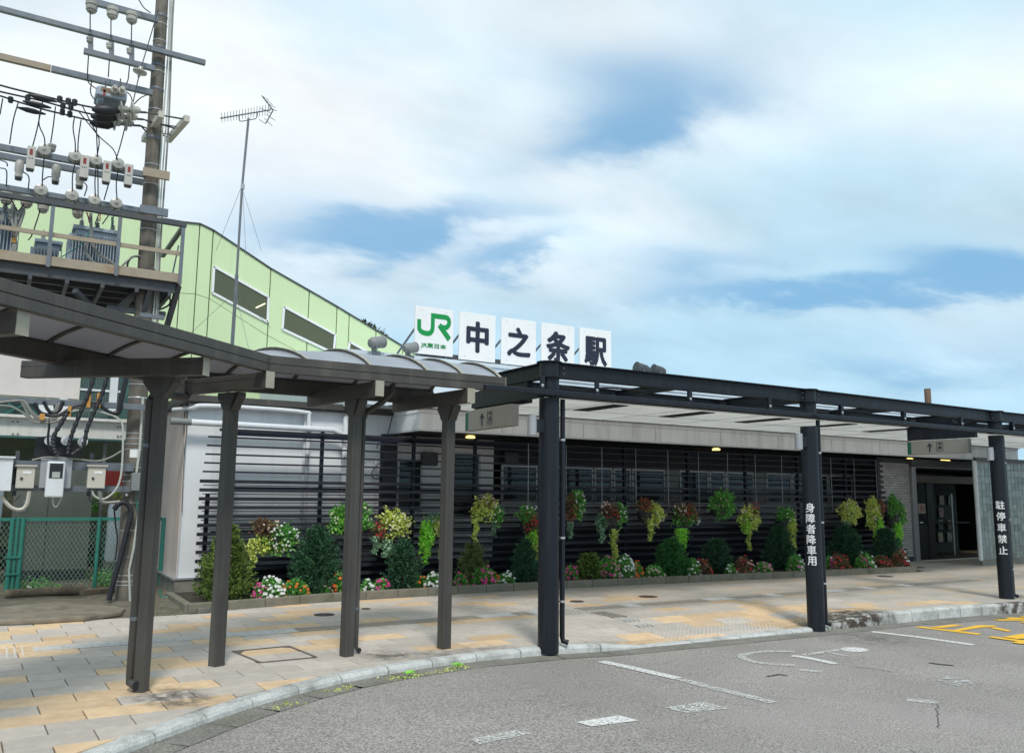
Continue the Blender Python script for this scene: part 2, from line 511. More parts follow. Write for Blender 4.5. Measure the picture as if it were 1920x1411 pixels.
# ---------------------------------------------------------------- builders
class MB:
    def __init__(s):
        s.v = []
        s.f = []

    def add(s, vs, fs):
        o = len(s.v)
        s.v += [tuple(x) for x in vs]
        s.f += [tuple(i + o for i in f) for f in fs]
        return s

    def box(s, a, b):
        x0, y0, z0 = [min(a[i], b[i]) for i in range(3)]
        x1, y1, z1 = [max(a[i], b[i]) for i in range(3)]
        return s.add([(x0, y0, z0), (x1, y0, z0), (x1, y1, z0), (x0, y1, z0), (x0, y0, z1), (x1, y0, z1), (x1, y1, z1), (x0, y1, z1)],
                     [(0, 3, 2, 1), (4, 5, 6, 7), (0, 1, 5, 4), (1, 2, 6, 5), (2, 3, 7, 6), (3, 0, 4, 7)])

    def bar(s, p, q, w, h, up=(0, 0, 1)):
        """box beam from p to q, w wide, h high (p,q on its centre line)"""
        p, q = Vector(p), Vector(q)
        d = (q - p).normalized()
        up = Vector(up)
        if abs(d.dot(up)) > 0.98:
            up = Vector((0, 1, 0))
        sd_ = d.cross(up).normalized() * w / 2
        u = sd_.cross(d).normalized() * h / 2
        vs = [p - sd_ - u, p + sd_ - u, p + sd_ + u, p - sd_ + u, q - sd_ - u, q + sd_ - u, q + sd_ + u, q - sd_ + u]
        return s.add(vs, [(0, 1, 2, 3), (7, 6, 5, 4), (0, 4, 5, 1), (1, 5, 6, 2), (2, 6, 7, 3), (3, 7, 4, 0)])

    def tube(s, pts, r, n=8, caps=True):
        pts = [Vector(p) for p in pts]
        rs = r if isinstance(r, (list, tuple)) else [r] * len(pts)
        rings = []
        prev = None
        for i, p in enumerate(pts):
            d = (pts[min(i + 1, len(pts) - 1)] - pts[max(i - 1, 0)]).normalized()
            if prev is None:
                a = Vector((0, 0, 1)) if abs(d.z) < 0.9 else Vector((1, 0, 0))
                x = d.cross(a).normalized()
            else:
                x = (prev - d * prev.dot(d)).normalized()
            prev = x
            y = d.cross(x)
            rings.append([p + (x * math.cos(2 * PI * k / n) + y * math.sin(2 * PI * k / n)) * rs[i] for k in range(n)])
        vs = [v for rg in rings for v in rg]
        fs = []
        for i in range(len(rings) - 1):
            for k in range(n):
                a, b_ = i * n + k, i * n + (k + 1) % n
                fs.append((a, b_, b_ + n, a + n))
        if caps:
            fs.append(tuple(range(n))[::-1])
            fs.append(tuple((len(rings) - 1) * n + k for k in range(n)))
        return s.add(vs, fs)

    def lathe(s, c, prof, n=16, axis=(0, 0, 1)):
        """prof: (radius, offset along axis)"""
        ax = Vector(axis).normalized()
        a = Vector((1, 0, 0)) if abs(ax.x) < 0.9 else Vector((0, 1, 0))
        x = ax.cross(a).normalized()
        y = ax.cross(x)
        c = Vector(c)
        vs = []
        for r, t in prof:
            for k in range(n):
                vs.append(c + ax * t + (x * math.cos(2 * PI * k / n) + y * math.sin(2 * PI * k / n)) * max(r, 1e-4))
        fs = []
        for i in range(len(prof) - 1):
            for k in range(n):
                p, q = i * n + k, i * n + (k + 1) % n
                fs.append((p, q, q + n, p + n))
        fs.append(tuple(range(n))[::-1])
        fs.append(tuple((len(prof) - 1) * n + k for k in range(n)))
        return s.add(vs, fs)

    def prism(s, poly, vec):
        """closed polygon (3-D points) pushed along vec"""
        n = len(poly)
        vec = Vector(vec)
        vs = [Vector(p) for p in poly] + [Vector(p) + vec for p in poly]
        fs = [tuple(range(n))[::-1], tuple(range(n, 2 * n))] + [(i, (i + 1) % n, n + (i + 1) % n, n + i) for i in range(n)]
        return s.add(vs, fs)

    def build(s, name, m, parent=None, smooth=False, bevel=0.0, normals=True):
        me = bpy.data.meshes.new(name)
        me.from_pydata(s.v, [], s.f)
        if normals:
            bm = bmesh.new()
            bm.from_mesh(me)
            bmesh.ops.recalc_face_normals(bm, faces=bm.faces)
            bm.to_mesh(me)
            bm.free()
        me.materials.append(m)
        if smooth:
            me.polygons.foreach_set('use_smooth', [True] * len(me.polygons))
            try:
                me.set_sharp_from_angle(angle=math.radians(40))
            except Exception:
                pass
        o = bpy.data.objects.new(name, me)
        COL.objects.link(o)
        if bevel:
            b = o.modifiers.new('bevel', 'BEVEL')
            b.width = bevel
            b.segments = 2
            b.limit_method = 'ANGLE'
        if parent is not None:
            o.parent = parent
            o.matrix_parent_inverse = Matrix.Translation(-parent.location) if parent.type == 'EMPTY' else Matrix()
        return o


def tag(o, label=None, cat=None, group=None, kind=None):
    if label:
        o['label'] = label
    if cat:
        o['category'] = cat
    if group:
        o['group'] = group
    if kind:
        o['kind'] = kind
    return o


def thing(name, label, cat, loc=(0, 0, 0), group=None):
    o = bpy.data.objects.new(name, None)
    o.empty_display_size = 0.1
    o.location = loc
    COL.objects.link(o)
    return tag(o, label, cat, group)


def struct(o):
    o['kind'] = 'structure'
    return o


def shared(name, proto, parent, loc, rot=None, scale=None):
    """another object on the same mesh"""
    o = bpy.data.objects.new(name, proto.data)
    COL.objects.link(o)
    o.parent = parent
    if parent is not None and parent.type == 'EMPTY':
        o.matrix_parent_inverse = Matrix.Translation(-parent.location)
    o.location = loc
    if rot:
        o.rotation_euler = rot
    if scale:
        o.scale = scale
    return o


def catm(pts, k=6):
    """smooth curve through points"""
    pts = [Vector(p) for p in pts]
    if len(pts) < 3:
        return pts
    P = [pts[0] * 2 - pts[1]] + pts + [pts[-1] * 2 - pts[-2]]
    out = []
    for i in range(1, len(P) - 2):
        a, b, c, d = P[i - 1], P[i], P[i + 1], P[i + 2]
        for j in range(k):
            t = j / k
            out.append(0.5 * ((2 * b) + (c - a) * t + (2 * a - 5 * b + 4 * c - d) * t * t + (3 * b - a - 3 * c + d) * t ** 3))
    out.append(pts[-1])
    return out


def smooth01(t):
    t = max(0.0, min(1.0, t))
    return t * t * (3 - 2 * t)


# ---------------------------------------------------------------- ground levels
def zr(x):                              # road surface
    P = [(-60, -0.06), (4, -0.06), (6.5, -0.11), (10, -0.15), (60, -0.15)]
    for (a, za), (b, zb) in zip(P, P[1:]):
        if x <= b:
            return za + (zb - za) * max(0, (x - a)) / (b - a)
    return P[-1][1]


def at_road(px, py, dz=0.0):
    z = -0.1
    for _ in range(6):
        p = at(px, py, Z=z)
        z = zr(p.x) + dz
    return Vector((p.x, p.y, z))


KPX = [(388.6, 1355.7), (475, 1326), (560.5, 1301.6), (641, 1281), (729, 1264), (812, 1251), (895, 1240), (977, 1232.5), (1036, 1227),
       (1127, 1221.7), (1215, 1213.5), (1300, 1205.5), (1390, 1197), (1487, 1188), (1560, 1180), (1608, 1176), (1668, 1169), (1711, 1165.5), (1759.6, 1160),
       (1802, 1156.5), (1842, 1153.5), (1882, 1151), (1925, 1148)]
KF = [at_road(*p) for p in KPX]
d0 = KF[0] - KF[1]
pre = []
p = KF[0].copy()
ang = math.atan2(d0.y, d0.x)
for i in range(9):
    ang += 0.05
    p = p + Vector((math.cos(ang), math.sin(ang), 0)) * 0.5
    pre.append(Vector((p.x, p.y, zr(p.x))))
KF = pre[::-1] + KF
p = KF[-1].copy()
for i in range(26):
    p = p + Vector((0.55, 0.02, 0))
    KF.append(Vector((p.x, p.y, zr(p.x))))
KX = [p.x for p in KF]
KY = [p.y for p in KF]


def kerb_y(x):
    return float(np.interp(x, KX, KY))


def zs(x, y):                           # sidewalk surface: dropped kerb between the first two columns
    a = smooth01((x - 5.5) / 0.8) * (1 - smooth01((x - 9.5) / 0.9))
    t = smooth01(1 - (y - kerb_y(x) - 0.25) / 1.3)
    return -0.10 * a * t


# ---------------------------------------------------------------- ground sheet, road, sidewalk
g = MB()
g.add([(-900, -900, -0.4), (900, -900, -0.4), (900, 900, -0.4), (-900, 900, -0.4)], [(0, 1, 2, 3)])
struct(g.build('ground', DIRT))
xs = [-60, -20, 4, 6.5, 10, 30, 90]
rd = MB()
for a, b in zip(xs, xs[1:]):
    rd.add([(a, -60, zr(a)), (b, -60, zr(b)), (b, 9.4, zr(b)), (a, 9.4, zr(a))], [(0, 1, 2, 3)])
road = struct(rd.build('road', ROAD))
# concrete gutter strip along the kerb
gt = MB()
for i in range(2, len(KF) - 1):
    a, b = KF[i], KF[i + 1]
    n = Vector((b.y - a.y, -(b.x - a.x), 0)).normalized()
    w = 0.26 if a.x < 11 else 0.34
    q = [a - n * 0.05, b - n * 0.05, b + n * w, a + n * w]
    gt.add([(p_.x, p_.y, zr(p_.x) + 0.004) for p_ in q], [(0, 1, 2, 3)])
struct(gt.build('road_gutter', GUTT))

# kerb stones
kerb = struct(thing('kerb', None, None, (0, 0, 0)))


def inner(i, w=0.14):
    i = max(0, min(len(KF) - 1, i))
    a, b = KF[max(0, i - 1)], KF[min(len(KF) - 1, i + 1)]
    n = Vector((-(b.y - a.y), b.x - a.x, 0)).normalized()
    return KF[i] + n * w


kin = [inner(i) for i in range(len(KF))]
for i in range(len(KF) - 1):
    a, b = KF[i], KF[i + 1]
    ai, bi = kin[i], kin[i + 1]
    d = (b - a).normalized() * 0.006
    mb = MB()
    vs = []
    for P_, Q_, sg in ((a, ai, 1), (b, bi, -1)):
        P_ = P_ + d * sg
        Q_ = Q_ + d * sg
        top = max(zs(Q_.x, Q_.y) + 0.004, zr(P_.x) + 0.012)
        h = top - zr(P_.x)
        for (t, z) in ((0.0, zr(P_.x) - 0.05), (0.04, top - min(0.03, h * 0.6)), (0.14, top - min(0.008, h * .2)), (0.3, top), (1.0, top), (1.0, top - 0.15)):
            w = P_.lerp(Q_, t)
            vs.append((w.x, w.y, z))
    fs = [(k, k + 1, 7 + k, 6 + k) for k in range(5)] + [(5, 0, 6, 11), (0, 1, 2, 3, 4, 5)[::-1], (6, 7, 8, 9, 10, 11)]
    mb.add(vs, fs)
    mb.build('kerb_stone', KERBM, kerb)

# sidewalk base + tiles
REAR = [(-3, 11.85), (0.15, 11.82), (2.25, 11.72), (2.4, 11.9), (4.3, 12.12), (7.8, 12.12), (13.5, 11.62), (17.3, 11.3), (17.6, 12.2), (18.2, 13.15), (26, 13.15)]


def rear_y(x):
    return float(np.interp(x, [r[0] for r in REAR], [r[1] for r in REAR]))


sw = MB()
XS = list(np.arange(-2.6, 26.01, 0.35))
cols = []
for x in XS:
    y0, y1 = kerb_y(x) + 0.1, rear_y(x) + 0.05
    cols.append([(x, y0 + (y1 - y0) * t, zs(x, y0 + (y1 - y0) * t) - 0.014) for t in (0, .08, .16, .24, .34, .5, .75, 1)])
for A_, B_ in zip(cols, cols[1:]):
    for k in range(7):
        sw.add([A_[k], B_[k], B_[k + 1], A_[k + 1]], [(0, 1, 2, 3)])
sidewalk = struct(sw.build('sidewalk', JOINT))


def clip(poly, a, n):
    out = []
    for i in range(len(poly)):
        p, q = poly[i], poly[(i + 1) % len(poly)]
        dp = (p[0] - a[0]) * n[0] + (p[1] - a[1]) * n[1]
        dq = (q[0] - a[0]) * n[0] + (q[1] - a[1]) * n[1]
        if dp >= 0:
            out.append(p)
        if dp * dq < 0:
            t = dp / (dp - dq)
            out.append((p[0] + (q[0] - p[0]) * t, p[1] + (q[1] - p[1]) * t))
    return out


rt = random.Random(21)
TW, TL, GAP = 0.298, 0.533, 0.004
tiles = []
SK = -0.038
TACT_ROWS = set()
for k in range(-6, 23):
    yb = 6.80 + k * TW - TW
    yt = yb + TW
    x = -3.2 + ((0.93 + SK * (yb - 6.8) + 3.2 + (0 if k % 2 == 0 else TL / 2)) % TL)
    while x < 25:
        sl = -0.012
        c = [(x + GAP, yb + GAP + sl * x), (x + TL - GAP, yb + GAP + sl * (x + TL)), (x + TL - GAP + SK * TW, yt - GAP + sl * (x + TL)), (x + GAP + SK * TW, yt - GAP + sl * x)]
        cxm = x + TL / 2
        poly = c
        i = max(0, min(len(kin) - 2, int(np.searchsorted([q.x for q in kin], cxm)) - 1))
        for j in (i - 1, i, i + 1):
            if 0 <= j < len(kin) - 1 and not (kin[j + 1].x < x - .02 or kin[j].x > x + TL + .02):
                a, b = kin[j], kin[j + 1]
                n = Vector((-(b.y - a.y), b.x - a.x, 0)).normalized()
                poly = clip(poly, a + n * 0.006, n) if len(poly) > 2 else poly
        if len(poly) > 2:
            for j in range(len(REAR) - 1):
                a, b = REAR[j], REAR[j + 1]
                if b[0] < x - .02 or a[0] > x + TL + .02 or b[0] - a[0] < 0.5:
                    continue
                n = (b[1] - a[1], -(b[0] - a[0]))
                poly = clip(poly, a, n) if len(poly) > 2 else poly
        if len(poly) > 2:
            ar = abs(sum(poly[q][0] * poly[(q + 1) % len(poly)][1] - poly[(q + 1) % len(poly)][0] * poly[q][1] for q in range(len(poly)))) / 2
            mx_, my_ = sum(q[0] for q in poly) / len(poly), sum(q[1] for q in poly) / len(poly)
            if ar > 0.006 and mx_ > -2.3:
                tiles.append((poly, mx_, my_, ar, k))
        x += TL


def seen(x, y, z=0.0):
    d = Vector((x, y, z)) - EYE
    fz = d.dot(_F)
    if fz < 0.3:
        return None
    return CX + FPX * d.dot(CR) / fz, CY - FPX * d.dot(CU) / fz, fz


def tile_mb(mb, poly, jit):
    n = len(poly)
    cx_, cy_ = sum(q[0] for q in poly) / n, sum(q[1] for q in poly) / n
    low, mid, top = [], [], []
    for (x, y) in poly:
        z = zs(x, y) + jit
        ux, uy = cx_ - x, cy_ - y
        l_ = math.hypot(ux, uy) + 1e-6
        low.append((x, y, z - 0.03))
        mid.append((x, y, z - 0.004))
        top.append((x + ux / l_ * 0.005, y + uy / l_ * 0.005, z))
    fs = []
    for i in range(n):
        j = (i + 1) % n
        fs += [(i, j, n + j, n + i), (n + i, n + j, 2 * n + j, 2 * n + i)]
    fs.append(tuple(range(2 * n, 3 * n)))
    mb.add(low + mid + top, fs)


rank = []
for t in tiles:
    s_ = seen(t[1], t[2])
    sc = -1
    if s_ and -60 < s_[0] < 1980 and s_[1] < 1460:
        sc = t[3] / s_[2] ** 3
    rank.append(sc)
order = sorted(range(len(tiles)), key=lambda i: -rank[i])
far = MB()
for q, i in enumerate(order):
    poly, mx_, my_, ar, k = tiles[i]
    jit = rt.uniform(-0.0015, 0.0015)
    clump = mnoise.noise(Vector((mx_ * 0.55, my_ * 1.5, 3.3)))
    yel = rt.random() < 0.27 + 0.25 * clump
    if q < 290 and rank[i] > 0:
        mb = MB()
        tile_mb(mb, poly, jit)
        o = mb.build('paving_tile', TILEY if yel else TILEG, sidewalk)
        if yel:
            o['label'] = 'ochre paving tile'
    else:
        tile_mb(far, poly, jit)
o = far.build('paving_tiles', TILEM, sidewalk)
tag(o, None, None, None, 'stuff')

# tactile paving: bars in a line, dots at the turns
tact = thing('tactile_paving', 'tactile line of raised bars and dots along the sidewalk, white at its left end', 'tactile paving', (0, 9.9, 0))


def tact_block(x, y, m, w=0.285, l=0.255, along='x'):
    mb = MB()
    for j in range(4):
        o_ = (j - 1.5) * 0.068
        if along == 'x':
            z = zs(x + l / 2, y + o_)
            mb.box((x, y + o_ - 0.012, z + 0.002), (x + l, y + o_ + 0.012, z + 0.010))
        else:
            z = zs(x + o_, y + l / 2)
            mb.box((x + o_ - 0.012, y, z + 0.002), (x + o_ + 0.012, y + l, z + 0.010))
    mb.build('tactile_bar_block', m, tact)


def tact_y(x):
    return 9.87 - 0.012 * x


tx = 0.42
while tx < 16.5:
    if not (6.55 < tx < 6.95):
        if 2.9 < tx < 4.3:
            m_ = TACB
        elif tx < 2.9:
            m_ = TACW
        else:
            m_ = TACW if rt.random() < 0.16 else TACB
        tact_block(tx, tact_y(tx), m_)
    tx += 0.2666


def dots(x0, x1, y0, y1, m, step=0.066):
    mb = MB()
    x = x0
    while x < x1:
        y = y0
        while y < y1:
            mb.lathe((x, y, zs(x, y) + 0.001), [(0.011, 0), (0.009, 0.004), (0.005, 0.005)], 6)
            y += step
        x += step
    o_ = mb.build('tactile_dot_panel', m, tact)
    o_['kind'] = 'stuff'


dots(-0.2, 0.38, 9.55, 10.2, TACW)
dots(6.5, 7.35, 9.5, 10.15, TACW)
dots(6.95, 8.9, 7.75, 8.35, TACW)
y_ = 8.4
while y_ < 9.4:
    tact_block(7.15, y_, TACB if y_ > 8.8 else TACW, along='y')
    y_ += 0.2666
dots(16.3, 20.5, 10.9, 11.05, TACW, 0.1)

# manhole covers and the square hatch
for i, (px, py, rx, lab) in enumerate([(608, 1152, 18, 'round iron manhole cover nearest the left posts'), (686, 1141, 9, 'small round iron cover just right of the third grey post'),
                                       (1082, 1127, 13, 'round iron cover behind the first dark column'), (1215, 1118, 17, 'round iron cover in the middle of the sidewalk by the planter'),
                                       (1660, 1080, 13, 'round iron cover at the right end of the planter')]):
    c = at(px, py, Z=0)
    r = rx / FPX * (c - EYE).length
    mb = MB().lathe((c.x, c.y, 0.0015), [(r, 0), (r, 0.004), (r * .93, 0.004), (r * .92, 0.001), (r * .85, 0.001), (r * .84, 0.0045), (r * .3, 0.0045), (r * .28, 0.002)], 24)
    for a in range(8):
        ca, sa = math.cos(a * PI / 4), math.sin(a * PI / 4)
        mb.bar((c.x + ca * r * .32, c.y + sa * r * .32, 0.007), (c.x + ca * r * .8, c.y + sa * r * .8, 0.007), 0.012, 0.004)
    tag(mb.build('manhole_cover', IRON), lab, 'manhole cover', 'round covers in the sidewalk')
hatch = thing('inspection_hatch', 'square steel framed hatch filled with paving between the second and third posts', 'hatch', (2.75, 8.6, 0))
hq = [at(436, 1221, Z=0), at(488, 1242, Z=0), at(593, 1232, Z=0), at(541, 1211, Z=0)]
for i in range(4):
    a, b = hq[i], hq[(i + 1) % 4]
    MB().bar((a.x, a.y, 0.002), (b.x, b.y, 0.002), 0.022, 0.012).build('frame_bar', BROWNSTEEL, hatch)
MB().prism([(p_.x, p_.y, 0.0) for p_ in (hq[0], hq[0].lerp(hq[1], .22), hq[0].lerp(hq[3], .22))], (0, 0, 0.0085)).build('corner_plate', BROWNSTEEL, hatch)
MB().prism([(p_.x, p_.y, 0.0) for p_ in (hq[3], hq[3].lerp(hq[2], .16), hq[3].lerp(hq[0], .16))], (0, 0, 0.0085)).build('corner_plate', BROWNSTEEL, hatch)

# ---------------------------------------------------------------- road markings


def flat_poly(mb, pts, dz=0.006):
    ps = [at_road(*p) for p in pts]
    mb.add([(p_.x, p_.y, zr(p_.x) + dz) for p_ in ps], [tuple(range(len(ps)))])


def stroke(mb, pts, w, dz=0.006, world=False):
    ps = pts if world else [at_road(*p) for p in pts]
    L_, R_ = [], []
    for i, p_ in enumerate(ps):
        d = (ps[min(i + 1, len(ps) - 1)] - ps[max(i - 1, 0)])
        d.z = 0
        d.normalize()
        n = Vector((-d.y, d.x, 0)) * w / 2
        L_.append(p_ + n)
        R_.append(p_ - n)
    o_ = len(mb.v)
    for a, b in zip(L_, R_):
        mb.v.append((a.x, a.y, zr(a.x) + dz))
        mb.v.append((b.x, b.y, zr(b.x) + dz))
    for i in range(len(ps) - 1):
        mb.f.append((o_ + 2 * i, o_ + 2 * i + 1, o_ + 2 * i + 3, o_ + 2 * i + 2))


def c3(x, y):
    return (860 + x / 1.8113, 1100 + y / 1.8113)


mb = MB()
stroke(mb, [(1128, 1240), (1180, 1251), (1272, 1272)], 0.13)
mb2 = MB()
stroke(mb2, [(1275, 1273), (1330, 1288)], 0.12)
stroke(mb2, [(1332, 1288), (1450, 1317)], 0.12)
ml = thing('bay_line', 'broken white parking bay line nearest the first dark column', 'road marking', (5.5, 6.5, 0), 'painted markings on the road')
mb.build('painted_stripe', PAINTW, ml)
mb2.build('worn_stripe', PAINTF, ml)
mb = MB()
stroke(mb, [(1634, 1184), (1720, 1194), (1825, 1209)], 0.12)
tag(mb.build('bay_line', PAINTW), 'thin white bay line right of the wheelchair symbol', 'road marking', 'painted markings on the road')
for pts, lab, m_ in [([(42, 517), (190, 488), (245, 500), (70, 536)], 'worn white dash nearest the lower middle edge, left of three', PAINTF),
                     ([(400, 460), (545, 437), (612, 455), (450, 475)], 'bright white dash in the middle of three on the asphalt', PAINTW),
                     ([(700, 411), (830, 391), (917, 414), (770, 429)], 'cracked white dash, right of three on the asphalt', PAINTF),
                     ([(1515, 388), (1530, 380), (1635, 390), (1615, 398)], 'short faint white dash at the right of the road', PAINTF),
                     ([(1625, 318), (1665, 300), (1760, 325), (1700, 340)], 'almost worn away white patch on the right of the road', PAINTG)]:
    mb = MB()
    flat_poly(mb, [c3(*p) for p in pts])
    tag(mb.build('road_dash', m_), lab, 'road marking', 'painted markings on the road')
wc = thing('wheelchair_symbol', 'worn white wheelchair symbol painted on the asphalt', 'road marking', tuple(at_road(1480, 1230)), 'painted markings on the road')


def c6(x, y):
    return (1340 + x / 3.31, 1190 + y / 3.31)


mb = MB()
stroke(mb, [c6(*p) for p in [(505, 104), (430, 103), (330, 103), (240, 109), (180, 122), (165, 135), (190, 153), (250, 170), (330, 180), (420, 186), (500, 189)]], 0.10)
mb.build('wheel_arc', PAINTF, wc)
mb = MB()
stroke(mb, [c6(*p) for p in [(480, 130), (560, 140), (650, 158), (750, 180)]], 0.11)
mb.build('figure_back', PAINTW, wc)
mb = MB()
stroke(mb, [c6(*p) for p in [(545, 126), (680, 107), (760, 95), (850, 82)]], 0.08)
stroke(mb, [c6(*p) for p in [(690, 106), (760, 120), (825, 133)]], 0.07)
mb.build('figure_arm', PAINTF, wc)
mb = MB()
hc = at_road(*c6(868, 92))
vs = [(hc.x + 0.17 * math.cos(t * PI / 8), hc.y + 0.14 * math.sin(t * PI / 8), zr(hc.x) + 0.006) for t in range(16)]
mb.add(vs, [tuple(range(16))])
mb.build('figure_head', PAINTW, wc)
mb = MB()
stroke(mb, [c6(*p) for p in [(525, 218), (600, 223), (670, 230)]], 0.10)
mb.build('figure_foot', PAINTF, wc)
ye = thing('yellow_road_lettering', 'yellow painted characters on the asphalt at the right edge', 'road marking', tuple(at_road(1800, 1190)), 'painted markings on the road')


def cy(x, y):
    return (1600 + x / 6, 1140 + y / 6)


for k_, ps in enumerate([[(690, 212), (760, 205), (1450, 288), (1400, 300)], [(860, 213), (1120, 185), (1245, 193), (1000, 224)], [(1100, 252), (1400, 192), (1600, 196), (1600, 208), (1430, 220), (1170, 262)],
                         [(1520, 222), (1600, 216), (1785, 256), (1740, 266)], [(1570, 130), (1700, 126), (1960, 128), (1960, 142), (1640, 142)], [(1700, 112), (1800, 106), (1960, 116), (1960, 124), (1760, 124)],
                         [(1860, 98), (2000, 92), (2000, 104), (1900, 106)], [(1860, 158), (2000, 150), (2000, 165), (1910, 168)],
                         [(1505, 330), (1570, 322), (1960, 372), (1960, 386), (1800, 372)], [(1680, 328), (1900, 293), (2000, 290), (2000, 345), (1850, 352)], [(1770, 388), (1900, 372), (2020, 380), (2020, 400), (1880, 408)]]):
    mb = MB()
    flat_poly(mb, [cy(*p) for p in ps], 0.006 + 0.0006 * k_)
    mb.build('painted_stroke', PAINTY, ye)

# ---------------------------------------------------------------- grey walkway canopy along the kerb
wk = thing('walkway_canopy', 'grey brown steel walkway shelter with arched translucent roof bending along the kerb', 'shelter', (2.0, 8.2, 0))
Cc, Rr, Ll = Vector((2.02, 7.66, 0)), Vector((4.55, 7.66, 0)), Vector((-1.5, 4.47, 0))
dg = (Ll - Cc).normalized()
ng = Vector((dg.y, -dg.x, 0))
if ng.y < 0:
    ng = -ng
Cb = Vector((1.51, 9.0, 0))
Rb = Vector((4.35, 9.0, 0))
Lb = Ll + ng * 1.36
for a, b in ((Ll, Cc), (Cc, Rr)):
    for z0, z1, off, nm in ((2.68, 2.752, 0.0, 'lower_fascia'), (2.757, 2.835, 0.004, 'upper_fascia')):
        MB().bar((a.x, a.y, (z0 + z1) / 2), (b.x, b.y, (z0 + z1) / 2), 0.07 - off, z1 - z0).build(nm, GREY, wk, bevel=0.004)
MB().bar((4.551, 7.66, 2.757), (4.557, 7.66, 2.757), 0.075, 0.155).build('fascia_end_cap', CAPM, wk)
for a, b in ((Lb, Cb), (Cb, Rb)):
    MB().bar((a.x, a.y, 2.715), (b.x, b.y, 2.715), 0.09, 0.15).build('rear_gutter', GREY, wk)
    MB().bar((a.x, a.y, 2.805), (b.x, b.y, 2.805), 0.05, 0.03).build('rear_trim', GREY, wk)


def arcz(t, amp=0.235):
    return 2.80 + amp * math.sin(PI * min(1, max(0, t))) ** 0.8


def roofpt(a, b, t, dz=0.0):
    p_ = a.lerp(b, t)
    amp = 0.11 + 0.125 * smooth01((a.x - 1.9) / 0.9)
    return Vector((p_.x, p_.y, arcz(t, amp) + dz))


NS = 14
for (f0, f1, b0, b1, fr) in ((Ll, Cc, Lb, Cb, [0.03, .155, .285, .415, .545, .675, .805, .93]), (Cc, Rr, Cb, Rb, [0.0, 0.15, .40, .645, .805, .985])):
    for fa, fb in zip(fr, fr[1:]):
        mb = MB()
        A0, A1 = f0.lerp(f1, fa), f0.lerp(f1, fb)
        B0, B1 = b0.lerp(b1, fa), b0.lerp(b1, fb)
        vs = []
        for i in range(NS + 1):
            t = i / NS
            vs += [roofpt(A0, B0, t), roofpt(A1, B1, t), roofpt(A0, B0, t, 0.006), roofpt(A1, B1, t, 0.006)]
        fs = []
        for i in range(NS):
            o_ = 4 * i
            fs += [(o_, o_ + 1, o_ + 5, o_ + 4), (o_ + 2, o_ + 6, o_ + 7, o_ + 3), (o_, o_ + 4, o_ + 6, o_ + 2), (o_ + 1, o_ + 3, o_ + 7, o_ + 5)]
        mb.add(vs, fs)
        mb.build('roof_sheet', POLY, wk, smooth=True)
    for fa in fr:
        mb = MB()
        A0, B0 = f0.lerp(f1, fa), b0.lerp(b1, fa)
        pts = [roofpt(A0, B0, i / NS, 0.004) for i in range(NS + 1)]
        for p_, q_ in zip(pts, pts[1:]):
            mb.bar(p_, q_ + (q_ - p_) * 0.08, 0.032, 0.05, up=(0, 0, 1))
        mb.build('roof_rib', GREY, wk)
        mb = MB()
        pts = [roofpt(A0, B0, i / NS, 0.034) for i in range(NS + 1)]
        for p_, q_ in zip(pts, pts[1:]):
            mb.bar(p_, q_ + (q_ - p_) * 0.08, 0.036, 0.006, up=(0, 0, 1))
        mb.build('rib_cover_strip', CAPM, wk)

